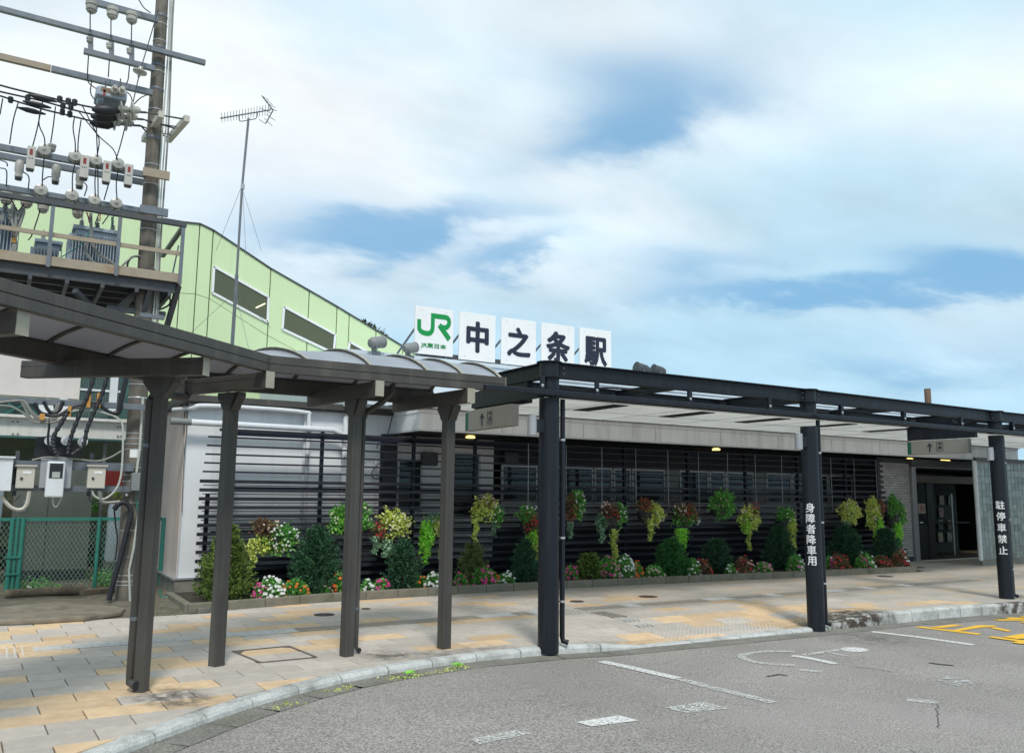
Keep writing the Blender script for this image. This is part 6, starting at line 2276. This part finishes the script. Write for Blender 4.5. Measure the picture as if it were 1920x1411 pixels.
# ---------------------------------------------------------------- transformer platform
tp = thing('transformer_platform', 'steel platform with railing fixed high on the utility pole', 'platform', (0, 13.8, 4.6))
YF, YB = 12.9, 14.85
XL, XR = -3.0, 2.06
zf = 4.66
MB().box((XL, YF, zf - .01), (XR, YF + .05, zf + .12)).build('kick_plate', RUST, tp)
MB().box((XR - .05, YF + .051, zf - .01), (XR, YB, zf + .12)).build('kick_plate', RUST, tp)
for y in (YF + .08, YF + .5, YF + .95, YF + 1.4, YB - .1):
    MB().box((XL, y, zf - .16), (XR - .06, y + .06, zf - .012)).build('joist', STEELD, tp)
for x in np.arange(-2.6, 2.0, .45):
    MB().box((x, YF + .06, zf - .22), (x + .05, YB, zf - .161)).build('bearer', STEELD, tp)
MB().box((XL, YF + .055, zf - .008), (XR - .055, YB, zf + .01)).build('deck', STEELD, tp)
xs_post = [at(p, q, Y=YF).x for p, q in ((95, 440), (222, 455), (340, 480))] + [-1.0]
for x in xs_post:
    MB().box((x - .025, YF - .035, zf - .04), (x + .025, YF - .001, 5.50)).build('rail_post', STEEL, tp)
MB().box((XL, YF - .05, 5.50), (XR + .02, YF + .03, 5.56)).build('top_rail', STEELD, tp)
MB().box((XL, YF + .001, 5.06), (XR, YF + .03, 5.12)).build('middle_rail', RUST, tp)
MB().box((XR - .04, YF + .031, 5.50), (XR + .02, YB, 5.555)).build('top_rail', STEELD, tp)
MB().box((XL, YB, 5.08), (XR + .1, YB + .06, 5.2)).build('rear_rail', STEELD, tp)
MB().box((XL, YB - .01, 5.02), (XR + .1, YB + .05, 5.078)).build('rear_rail_foot', mat('dark_red_primer', (.10, .01, .02), .6), tp)
for (p, q, y0, y1) in (((283, 530), (266, 598), YF + .1, YP - .05), ((335, 535), (312, 615), YF + .1, YP + .1), ((140, 545), (172, 575), YF + .1, YF + .4), ((278, 530), (225, 575), YF + .3, YF + .4)):
    MB().bar(at(*p, Y=y0), at(*q, Y=y1), .07, .07).build('brace', STEELD, tp)
a, b = at(262, 590, Y=YA - .05), at(308, 596, Y=YA - .05)
MB().bar(a, b, .07, .06).build('lower_bracket', STEEL, tp)
MB().bar(at(200, 577, Y=YP), at(310, 590, Y=YP), .08, .08).build('lower_beam', STEELD, tp)
for pts, m_, r in [([(228, 500), (240, 488), (255, 480), (270, 485), (290, 505), (305, 520)], PCABLE, .016), ([(238, 510), (240, 492), (248, 482), (262, 482), (285, 500), (302, 520)], BLACK, .016),
                   ([(318, 553), (318, 570), (300, 580), (282, 583)], BLACK, .014)]:
    wire(pts, r, m_, YF + .3, 'platform_cable', tp)
wire([(335, 460), (322, 520)], .012, STEEL, YF + .4, 'platform_cable', tp)


def transformer(x0, x1, y0, y1, z0, z1, nf, lab, bush=3):
    t = thing('transformer', lab, 'transformer', ((x0 + x1) / 2, (y0 + y1) / 2, z0), 'transformers on the pole platform')
    MB().box((x0 + .05, y0 + .06, z0), (x1 - .05, y1, z1 - .06)).build('tank', TRANSF, t)
    MB().box((x0 + .01, y0 + .02, z1 - .055), (x1 - .01, y1 + .03, z1)).build('lid', TRANSF, t, bevel=.008)
    for i in range(nf):
        x = x0 + .02 + (x1 - x0 - .04) * i / (nf - 1)
        MB().box((x - .006, y0 - .02, z0 + .01), (x + .006, y0 + .06, z1 - .13)).build('cooling_fin', TRANSF, t)
    for i in range(6):
        y = y0 + .08 + i * (y1 - y0 - .1) / 5
        MB().box((x0 - .035, y - .006, z0 + .01), (x0 + .05, y + .006, z1 - .13)).build('cooling_fin', TRANSF, t)
    for i in range(bush):
        xx = x0 + .12 + i * (x1 - x0 - .24) / max(1, bush - 1)
        MB().lathe((xx, y0 + .14, z1), [(.035, 0), (.03, .03), (.04, .035), (.02, .05), (.038, .065), (.018, .08), (.034, .095), (.012, .11), (.01, .18)], 10).build('bushing', PORC if i != 1 else PIPEG, t, smooth=True)
    return t


a, b = at(125, 500, Y=13.15), at(224, 505, Y=13.15)
zt = at(170, 420, Y=13.15).z
t1 = transformer(a.x + .03, b.x, 13.15, 13.75, zf + .011, zt - .03, 17, 'large grey finned transformer in the middle of the platform')
transformer(-.75, at(39, 430, Y=13.2).x, 13.2, 13.8, zf + .011, zt + .06, 17, 'grey finned transformer cut by the left edge of the picture')
a, b = at(62, 470, Y=14.3), at(118, 470, Y=14.3)
transformer(a.x, b.x, 14.25, 14.65, zf + .011, at(90, 450, Y=14.3).z, 9, 'small grey transformer at the back of the platform', 1)
for pts, m_, r in [([(162, 398), (165, 405), (168, 418)], REDM, .01), ([(170, 400), (172, 440), (180, 470), (215, 497)], GCABLE, .022), ([(163, 450), (160, 470), (175, 492), (195, 503)], PIPEG, .022), ([(170, 430), (150, 460), (97, 492)], FENG, .008),
                   ([(4, 415), (8, 388), (14, 392), (26, 430), (27, 470), (0, 480)], GCABLE, .022), ([(18, 412), (27, 390), (30, 400), (28, 440)], GCABLE, .022), ([(33, 412), (42, 392), (44, 400), (30, 440), (20, 475), (0, 488)], GCABLE, .022),
                   ([(210, 407), (210, 425)], FENG, .012), ([(178, 420), (186, 400), (190, 394)], BLACK, .008), ([(192, 420), (205, 402)], BLACK, .008), ([(188, 400), (187, 415)], TAPE, .009)]:
    wire(pts, r, m_, 13.02, 'transformer_lead', t1)
MB().box(tuple(at(22, 445, Y=13.0) - Vector((0, .01, 0))), tuple(at(30, 455, Y=13.0) + Vector((0, .03, 0)))).build('cable_tie', TAPE, t1)

# ---------------------------------------------------------------- meter boxes and cable rack low on the pole
cr_ = thing('cable_rack', 'horizontal steel rack with bunched grey cables below the canopy at left', 'cable rack', (0, 12.95, 2.9))
YR = 12.95
a, b = at(0, 745, Y=YR), at(278, 768, Y=YR)
zc_ = (a.z + b.z) / 2
MB().box((-2, YR - .04, zc_ - .035), (b.x, YR + .04, zc_ + .045)).build('rack_rail', STEEL, cr_)
for py, h in ((868, .07), (911, .05)):
    z = at(130, py + 3, Y=YR + .12).z
    MB().box((-2, YR + .10, z - h), (1.62, YR + .16, z + h * .6)).build('rack_rail', STEEL, cr_)
for x in (.15, .62, 1.05):
    MB().box((x, YR + .165, 1.5), (x + .05, YR + .20, 2.1)).build('rack_upright', STEELD, cr_)
for pts, m_, r, nm in [([(-5, 755), (20, 752), (45, 752), (58, 770), (72, 782), (90, 785), (100, 775), (108, 758)], GCABLE, .02, 'cable'), ([(45, 752), (62, 778), (80, 788), (100, 782), (112, 755)], GCABLE, .02, 'cable'),
                       ([(-5, 760), (20, 762), (45, 775), (60, 790), (85, 792), (115, 778), (150, 762), (185, 758)], GCABLE, .018, 'cable'), ([(40, 752), (55, 780), (75, 792), (105, 790), (130, 775)], GCABLE, .018, 'cable'),
                       ([(65, 755), (72, 770), (88, 778), (110, 778), (140, 762), (175, 756), (190, 762), (205, 772), (222, 775), (228, 760)], BLACK, .03, 'thick_cable'),
                       ([(82, 752), (90, 768), (100, 774), (112, 768), (118, 752)], BLACK, .03, 'thick_cable'),
                       ([(232, 690), (236, 705), (234, 720), (228, 745), (222, 770), (215, 775)], BLACK, .045, 'corrugated_conduit'),
                       ([(130, 772), (160, 768), (200, 775), (222, 785), (230, 800), (230, 850), (226, 895), (215, 920), (195, 935), (178, 930), (172, 918)], PCABLE, .018, 'cable'),
                       ([(60, 862), (90, 857), (140, 860), (180, 864), (205, 858), (228, 845)], GCABLE, .016, 'cable'),
                       ([(186, 920), (190, 938), (200, 942), (225, 940)], GCABLE, .028, 'cable'), ([(170, 918), (168, 935), (176, 942), (190, 940), (198, 930)], BLACK, .01, 'cable'), ([(228, 925), (205, 945), (200, 960)], BLACK, .01, 'cable'),
                       ([(55, 920), (50, 945), (38, 955), (20, 950), (2, 930)], CREAM, .03, 'cream_conduit'), ([(99, 932), (100, 945), (105, 950), (112, 940), (118, 925)], CREAM, .012, 'cable'), ([(12, 915), (12, 935), (25, 940), (38, 928)], BLACK, .006, 'cable'),
                       ([(92, 785), (92, 800), (90, 820), (92, 838), (105, 852)], BLACK, .02, 'cable')]:
    wire(pts, r * .8, m_, YR - .05, nm, cr_)
for pts in ([(182, 640), (178, 690), (165, 735), (150, 770), (130, 800), (120, 780), (105, 815), (102, 845), (108, 850)],):
    pass
for pts in ([(128, 770), (118, 788), (102, 815), (100, 835), (105, 850)], [(178, 700), (165, 740), (152, 770), (138, 805), (130, 830), (127, 850)], [(203, 700), (190, 742), (175, 775), (163, 805), (156, 835), (135, 852)]):
    P_ = [at(p[0], p[1], Y=YR - .12) for p in pts]
    pp = catm(P_, 8)
    MB().tube(pp, [.027 + .006 * math.sin(i * 2.1) for i in range(len(pp))], 9).build('taped_cable', BLACK, cr_, smooth=True)
for (px, py) in ((93, 826), (124, 826), (155, 828)):
    c = at(px, py, Y=YR + .1)
    MB().lathe(c, [(.05, 0), (.065, .01), (.065, .02), (.03, .03), (.02, .05)], 16, axis=(0, -1, .05)).build('spool_insulator', PIPEW, cr_, smooth=True)
a = at(120, 838, Y=YR + .2)
MB().prism([at(70, 820, Y=YR + .2), at(63, 855, Y=YR + .2), at(118, 860, Y=YR + .2), at(155, 852, Y=YR + .2), at(150, 832, Y=YR + .2), at(100, 815, Y=YR + .2)], (0, .06, 0)).build('rubber_sheet', BLACK, cr_)
for (x, y, w, h) in ((79, 781, 7, 5), (130, 771, 5, 9), (166, 750, 6, 12), (185, 750, 6, 12)):
    c = at(x, y, Y=YR - .1)
    k = (c - EYE).length / FPX
    MB().box((c.x - w * k / 2, c.y - .02, c.z - h * k), (c.x + w * k / 2, c.y + .02, c.z + h * k)).build('cable_tie', TAPE, cr_)


def pbox(x0, y0, x1, y1, Y, d, m_, name, lab, grp='boxes mounted beside the pole'):
    a, b = at(x0, y0, Y=Y), at(x1, y1, Y=Y)
    t = thing(name, lab, 'meter box' if 'meter' in name else 'box', ((a.x + b.x) / 2, Y, b.z), grp)
    zt = (a.z + at(x1, y0, Y=Y).z) / 2
    MB().box((a.x, Y, b.z), (b.x, Y + d, zt)).build('case', m_, t, bevel=.006)
    return t, a.x, b.x, b.z, zt


for (x0, y0, x1, y1, lab, wl) in ((32, 874, 63, 915, 'cream switch box with keyed handle left of the meter', False), (166, 874, 196, 915, 'cream switch box with keyed handle right of the meter', True)):
    t, a, b, c, d = pbox(x0, y0, x1, y1, YR - .1, .15, CREAM, 'switch_box', lab)
    MB().box((a - .02, YR - .13, d + .001), (b + .02, YR + .06, d + .02)).build('lid_hood', CREAM, t)
    MB().lathe((a + (b - a) * .3, YR - .101, c + (d - c) * .45), [(.018, 0), (.018, .012), (.006, .013), (.006, .03)], 10, axis=(0, -1, 0)).build('handle', STEELD, t)
    MB().box((a + (b - a) * .35, YR - .104, c + (d - c) * .68), (a + (b - a) * .8, YR - .1005, c + (d - c) * .78)).build('label_plate', WHITEP, t)
t, a, b, c, d = pbox(-30, 858, 20, 920, YR - .16, .2, PIPEW, 'switch_box', 'larger white box at the left edge of the picture')
MB().box((a - .02, YR - .19, d + .001), (b + .02, YR + .06, d + .025)).build('lid_hood', PIPEW, t)
t, a, b, c, d = pbox(77, 860, 132, 915, YR - .02, .03, ALU, 'meter_backboard', 'electricity meter with glossy cover on a grey backboard')
tm = t
p0, p1 = at(89, 864, Y=YR - .15), at(118, 932, Y=YR - .15)
MB().box((p0.x, YR - .16, p1.z), (p1.x, YR - .021, p0.z)).build('meter_case', PIPEW, tm, bevel=.02)
q0, q1 = at(94, 868, Y=YR - .17), at(117, 896, Y=YR - .17)
MB().box((q0.x, YR - .168, q1.z), (q1.x, YR - .1605, q0.z)).build('meter_window', BLACK, tm)
q0, q1 = at(98, 884, Y=YR - .17), at(112, 895, Y=YR - .17)
MB().box((q0.x, YR - .172, q1.z), (q1.x, YR - .1685, q0.z)).build('meter_display', mat('meter_display_grey', (.35, .38, .36), .4), tm)

# ---------------------------------------------------------------- tv antenna
am = thing('tv_antenna', 'slim tall antenna mast with yagi aerial on the station roof', 'antenna', (3.3, 15, 3.1))
Ym = 15.0
pb_, pm, pt_ = at(435, 652, Y=Ym), at(454, 350, Y=Ym), at(466, 222, Y=Ym)
MB().tube([pb_ - Vector((0.03, 0, .9)), pb_, at(444, 515, Y=Ym)], .032, 8).build('mast', STEEL, am, smooth=True)
MB().tube([at(444, 515, Y=Ym), pm, pt_], .022, 8).build('mast', STEEL, am, smooth=True)
MB().lathe(at(455, 350, Y=Ym) - Vector((0, 0, .05)), [(.035, 0), (.035, .1)], 8).build('mast_joint', ALU, am)
b0, b1 = at(413, 222, Y=Ym), at(508, 206, Y=Ym)
MB().tube([b0, b1], .013, 6).build('boom', STEEL, am)
for i in range(17):
    c = b0.lerp(b1, (i + .5) / 17.5)
    l_ = .05 + .02 * (i / 17)
    MB().tube([c + Vector((-.03, -l_ * 2, .05)), c + Vector((.03, l_ * 2, -.035))], .005, 5).build('element', STEEL, am)
for (p, q) in (((492, 181), (512, 207)), ((512, 207), (498, 232))):
    MB().tube([at(*p, Y=Ym), at(*q, Y=Ym)], .012, 5).build('reflector_bar', STEEL, am)
for (p, q) in (((490, 179), (504, 188)), ((497, 187), (511, 196)), ((500, 193), (516, 202)), ((503, 202), (519, 208)), ((500, 215), (516, 226)), ((496, 222), (510, 236)), ((486, 224), (498, 232)), ((489, 203), (508, 212))):
    MB().tube([at(*p, Y=Ym + .12), at(*q, Y=Ym - .12)], .006, 5).build('element', STEEL, am)
MB().tube(catm([at(448, 216, Y=Ym), at(450, 227, Y=Ym), at(466, 225, Y=Ym), at(480, 222, Y=Ym), at(483, 212, Y=Ym)]), .009, 6).build('boom_bracket', STEEL, am)
for (p, q, yy) in (((452, 352), (405, 470), 16.2), ((454, 352), (490, 470), 16.0), ((455, 352), (461, 480), 14.0), ((441, 547), (357, 625), 15.5), ((441, 547), (508, 615), 15.5), ((441, 547), (466, 652), 14.2)):
    MB().tube([at(*p, Y=Ym), at(*q, Y=yy)], .0035, 4).build('guy_wire', STEEL, am)

# ---------------------------------------------------------------- behind the fence
pbld = thing('platform_building', 'pale building side and white steel girder of the platform behind the pole', 'building', (0, 18, 0))
Yq = 17.9


def Q(px, py, Y=Yq):
    return at(px, py, Y=Y)


PALE = mat('pale_pinkish_panel', (0.68, 0.63, 0.60), .7, .04, 2, dirt=(.5, .46, .44), dirt_amt=.3, streak=True)
a, b = Q(148, 745), Q(0, 690)
MB().box((-5, Yq, Q(60, 743).z), (a.x, Yq + .2, 4.35)).build('pale_wall', PALE, pbld)
x0, x1 = a.x + .01, Q(226, 745).x
z0, z1 = Q(180, 782).z, 4.3
TEAL = mat('teal_dark_window', (0.045, 0.10, 0.09), .3, .3, 3)
wdf = MB().box((x0, Yq + .05, z0), (x1 + .4, Yq + .08, z1)).build('window', TEAL, pbld)
mb = MB()
for x in np.arange(x0, x1, .045):
    mb.box((x, Yq + .03, z0), (x + .006, Yq + .035, z1))
for z in np.arange(z0, z1, .045):
    mb.box((x0, Yq + .036, z), (x1, Yq + .041, z + .006))
mb.build('wire_glass_mesh', mat('wire_glass_wire', (.16, .22, .2), .6), wdf)
MB().box((x0, Yq + .02, Q(180, 733).z), (x1, Yq + .029, Q(180, 729).z)).build('window_bar', PIPEW, wdf)
c = Q(216, 720)
MB().box((c.x - .09, Yq - .02, z0 + .05), (c.x + .05, Yq + .019, z1)).build('white_frame', PIPEW, pbld)
# truss band
mb = MB()
za, zb = Q(60, 779).z, Q(60, 752).z
for i in range(10):
    x = -3 + i * .42
    mb.bar((x, Yq + .1, za), (x + .42, Yq + .1, zb), .02, .02)
    mb.bar((x + .42, Yq + .1, za), (x, Yq + .1, zb), .02, .02)
mb.build('truss_lattice', FENG, pbld)
MB().box((-5, Yq + .15, za), (x1, Yq + .2, zb + .05)).build('truss_backing', TEAL, pbld)
for (pyc, r) in (((88, 760), 12), ((118, 762), 14)):
    c = Q(*pyc, Y=Yq - .05)
    MB().lathe(c, [(r / FPX * 18, 0), (r / FPX * 18, .03)], 20, axis=(0, -1, 0)).build('round_vent', PIPEW, pbld)
gz0, gz1 = Q(120, 822).z, Q(120, 789).z
WG = mat('white_girder_paint', (0.70, 0.68, 0.64), .6, .05, 2, dirt=(.45, .38, .3), dirt_amt=.5, streak=True)
MB().box((-5, Yq - .3, gz0), (Q(234, 805).x, Yq - .22, gz1)).build('girder_web', WG, pbld)
MB().box((-5, Yq - .42, gz1), (Q(234, 805).x, Yq - .12, gz1 + .05)).build('girder_flange', WG, pbld)
MB().box((-5, Yq - .42, gz0 - .04), (Q(234, 805).x, Yq - .12, gz0)).build('girder_flange', TEAL, pbld)
mb = MB()
for (px, py) in ((24, 790), (33, 790), (24, 813), (33, 813), (221, 800), (227, 800), (221, 817), (227, 817)):
    mb.lathe(Q(px, py, Y=Yq - .3), [(.02, 0), (.02, .02)], 8, axis=(0, -1, 0))
mb.build('girder_bolt', RUST, pbld)
MB().box((-6, Yq + 2.2, 0), (8, Yq + 2.3, 2.4)).build('far_wall', mat('dim_grey_far_wall', (.10, .10, .09), .9, .3, 1.5), pbld)
for k_, (py, m_, h) in enumerate([(836, FENG, .03), (842, WG, .08), (850, STEELD, .05), (858, CUBI, .05), (828, STEELD, .05), (864, STEELD, .06)]):
    z = Q(100, py + 3, Y=Yq + 1.2 + .1 * k_).z
    MB().box((-5, Yq + 1.2 + .1 * k_, z - h), (Q(236, py, Y=Yq + 1.3).x, Yq + 1.25 + .1 * k_, z + h)).build('platform_edge_beam', m_, pbld)
MB().box((Q(196, 790).x, Yq - .2, .3), (Q(202, 790).x, Yq - .1, gz1)).build('steel_post', PIPEG, pbld)

cu = thing('electrical_cubicle', 'large beige grey electrical cabinet standing behind the green fence', 'cabinet', (.8, 17.2, 0))
a, b = at(12, 1080, Y=17.0), at(163, 1065, Y=17.0)
MB().box((a.x, 17.0, .18), (b.x, 17.45, at(90, 872, Y=17.0).z)).build('cabinet_body', CUBI, cu, bevel=.01)
MB().box((a.x + .02, 17.02, 0.0), (b.x - .02, 17.43, .179)).build('cabinet_base', STEELD, cu)
xm = at(88, 970, Y=17).x
MB().box((xm - .004, 16.995, .2), (xm + .004, 17.0, 1.95)).build('door_joint', STEELD, cu)
MB().box((a.x + .15, 16.98, 1.2), (a.x + .2, 16.999, 1.4)).build('handle', ALU, cu)
a = at(9, 900, Y=17.0)
tag(MB().box((-2, 17.1, 0), (a.x, 17.3, 2.1)).build('pale_blue_cabinet', mat('pale_blue_grey_paint', (.42, .5, .56), .5, .05), None), 'pale blue cabinet side at the left edge behind the fence', 'cabinet')
a, b = at(198, 872, Y=17.6), at(232, 910, Y=17.6)
tag(MB().box((a.x, 17.6, b.z), (b.x, 17.9, a.z)).build('red_board', REDM, None), 'dark red board behind the meter boxes beside the pole', 'board')
a, b = at(207, 940, Y=16.6), at(240, 1055, Y=16.6)
wt = thing('white_tank', 'white plastic wrapped tank standing behind the fence next to the pole', 'tank', ((a.x + b.x) / 2, 16.8, .3))
MB().lathe(((a.x + b.x) / 2, 16.85, .32), [(.17, 0), (.19, .05), (.18, .5), (.19, .9), (.17, 1.02), (.1, 1.06)], 16).build('tank_body', PIPEW, wt, smooth=True)
MB().box((a.x, 16.7, 0), (b.x, 17, .319)).build('tank_base', CONC, wt)
tb = thing('low_green_rail', 'low green steel rail behind the fence near the white tank', 'rail', (1.6, 17.5, 0))
for py in (1004, 1046):
    z = at(190, py, Y=17.3).z
    MB().box((at(165, py, Y=17.3).x, 17.3, z - .025), (at(212, py, Y=17.3).x, 17.35, z + .025)).build('rail_bar', FENG, tb)
MB().box((at(190, py, Y=17.3).x, 17.351, 0), (at(190, py, Y=17.3).x + .05, 17.4, .8)).build('rail_post', FENG, tb)
for i, (px, py, w, lab) in enumerate(((178, 948, 22, 'small green bush seen past the cabinet edge'), (225, 925, 22, 'yellow green bush behind the pole'), (200, 1085, 50, 'low weeds behind the fence next to the pole foot'), (60, 1105, 90, 'weeds under the fence at left'))):
    Y = 18.6 if i < 2 else 15.3
    c = at(px, py, Y=Y)
    k = w / FPX * (c - EYE).length / 2
    n = 420
    P = rng.normal(0, .45, (n, 3)) * np.array([k, .2, min(k, .12 if i > 1 else .3)]) + np.array([c.x, c.y, max(c.z, .08)])
    tag(quads(*leafset(P, P - np.array([[c.x, c.y, c.z - .3]]), .035, .012), 'bush' if i < 2 else 'weeds', LEAFS['green' if i != 1 else 'yellow'], None), lab, 'bush' if i < 2 else 'weeds')

# green chain link fence
fe = thing('chain_link_fence', 'green chain link fence with twin gate posts left of the pole', 'fence', (1, 15.1, 0))
YC = 15.05
zt_ = at(120, 972, Y=YC).z


def fpost(px, r=.03):
    x = at(px, 1040, Y=YC).x
    MB().tube([(x, YC - .05, 0), (x, YC - .05, zt_ + .01)], r, 10).build('fence_post', FENG, fe, smooth=True)
    return x


for px, r in ((18, .035), (28, .025), (38, .035), (181, .03), (303, .045), (-60, .03)):
    fpost(px, r)
MB().box((-3, YC - .03, zt_ - .03), (at(303, 970, Y=YC).x, YC + .03, zt_ + .02)).build('top_rail', FENG, fe)
for z in (.55, .3):
    MB().box((at(14, 1000, Y=YC).x, YC - .10, z), (at(42, 1000, Y=YC).x, YC - .085, z + .03)).build('post_clamp', FENG, fe)
mb = MB()
xa, xb = -1.0, at(300, 1040, Y=YC).x
z0, z1 = .10, zt_ - .03
step = .062
for sgn in (1, -1):
    s0 = xa - (z1 - z0) * .62
    while s0 < xb + (z1 - z0) * .62:
        pA = (s0, z0) if sgn > 0 else (s0, z1)
        pB = (s0 + (z1 - z0) * .62, z1 if sgn > 0 else z0)
        if pB[0] > xa and pA[0] < xb:
            t0 = max(0, (xa - pA[0]) / (pB[0] - pA[0]))
            t1_ = min(1, (xb - pA[0]) / (pB[0] - pA[0]))
            if t1_ > t0:
                A_ = (pA[0] + (pB[0] - pA[0]) * t0, YC + .003 * sgn, pA[1] + (pB[1] - pA[1]) * t0)
                B_ = (pA[0] + (pB[0] - pA[0]) * t1_, YC + .003 * sgn, pA[1] + (pB[1] - pA[1]) * t1_)
                mb.tube([A_, B_], .0032, 4, caps=False)
        s0 += step
o = mb.build('wire_mesh', MESHW, fe)
o['kind'] = 'stuff'

# timber, slab, hose on the bare earth
a, b = at(8, 1122, Y=14.2), at(152, 1106, Y=14.3)
LOGM = mat('weathered_timber', (0.22, 0.165, 0.11), .9, .3, 7, .5, 30, dirt=(.08, .06, .04), dirt_amt=.8, dirt_scale=6)
tag(MB().tube(catm([(a.x, 14.2, .10), ((a.x + b.x) / 2, 14.24, .11), (b.x, 14.3, .10)]), .065, 10).build('timber_log', LOGM, None, smooth=True), 'weathered log lying on the earth in front of the fence', 'log')
a, b = at(152, 1112, Z=.06), at(238, 1103, Z=.06)
tag(MB().bar((a.x, a.y, .07), (b.x, b.y, .07), .12, .07).build('timber_plank', LOGM, None, bevel=.01), 'thin weathered plank between the log and the pole', 'plank')
sl_ = []
rs = random.Random(9)
for px, py in ((-40, 1142), (30, 1135), (110, 1128), (190, 1134), (236, 1139), (228, 1146), (160, 1155), (80, 1160), (0, 1163), (-50, 1160)):
    c = at(px, py, Z=.06)
    sl_.append((c.x, c.y, .0))
tag(MB().prism(sl_, (0, 0, .066)).build('concrete_slab', mat('mossy_slab', (0.20, 0.17, 0.13), .95, .3, 5, .5, 50, dirt=(.09, .085, .05), dirt_amt=.8, dirt_scale=3), None, bevel=.02), 'broken flat concrete slab on the bare earth left of the first post', 'slab')
P_ = [at(300, 1105, Z=.05), at(303, 1118, Z=.05), at(325, 1119, Z=.05), at(352, 1118, Z=.05), at(372, 1112, Z=.05)]
tag(MB().tube(catm(P_), .015, 6).build('garden_hose', FENG, None, smooth=True), 'green garden hose on the ground by the wall corner', 'hose')
P_ = [at(50, 1098, Y=14.9), at(75, 1110, Y=14.9), at(120, 1113, Y=14.9), at(170, 1103, Y=14.9)]
tag(MB().tube(catm(P_), .018, 6).build('pale_hose', PCABLE, None, smooth=True), 'pale hose lying along the foot of the fence', 'hose')
mb = MB()
pq = [at(330, 1122, Z=.03), at(362, 1118, Z=.03), at(395, 1142, Z=.03), at(372, 1146, Z=.03)]
tag(MB().prism([(q.x, q.y, .0) for q in pq], (0, 0, .06)).build('concrete_step', CONC, None), 'flat concrete strip at the wall corner by the planter', 'step')

# ---------------------------------------------------------------- cracks, seams and marks on the asphalt
CRACK = mat('dark_asphalt_crack', (0.07, 0.066, 0.062), .95, .2, 20)
rk = random.Random(12)
for (pts, w, lab) in (([(1600, 1250), (1640, 1254), (1675, 1260)], .011, 'thin dark crack right of the wheelchair symbol'),
                      ([(1756, 1320), (1758, 1345), (1762, 1368)], .006, 'short crack at the lower right of the road'),
                      ([(1440, 1268), (1460, 1264), (1475, 1266)], .03, 'small dark scar below the wheelchair symbol'),
                      ([(1745, 1243), (1770, 1246), (1790, 1247)], .05, 'dark oblong scar in the asphalt at right')):
    P_ = [at_road(*p) for p in pts]
    Q_ = []
    for a, b in zip(P_, P_[1:]):
        for j in range(8):
            q = a.lerp(b, j / 8)
            Q_.append(q + Vector((rk.uniform(-.015, .015), rk.uniform(-.015, .015), 0)))
    mb = MB()
    stroke(mb, Q_, w, .005, True)
    tag(mb.build('asphalt_crack', CRACK), lab, 'crack', 'cracks and scars in the road')
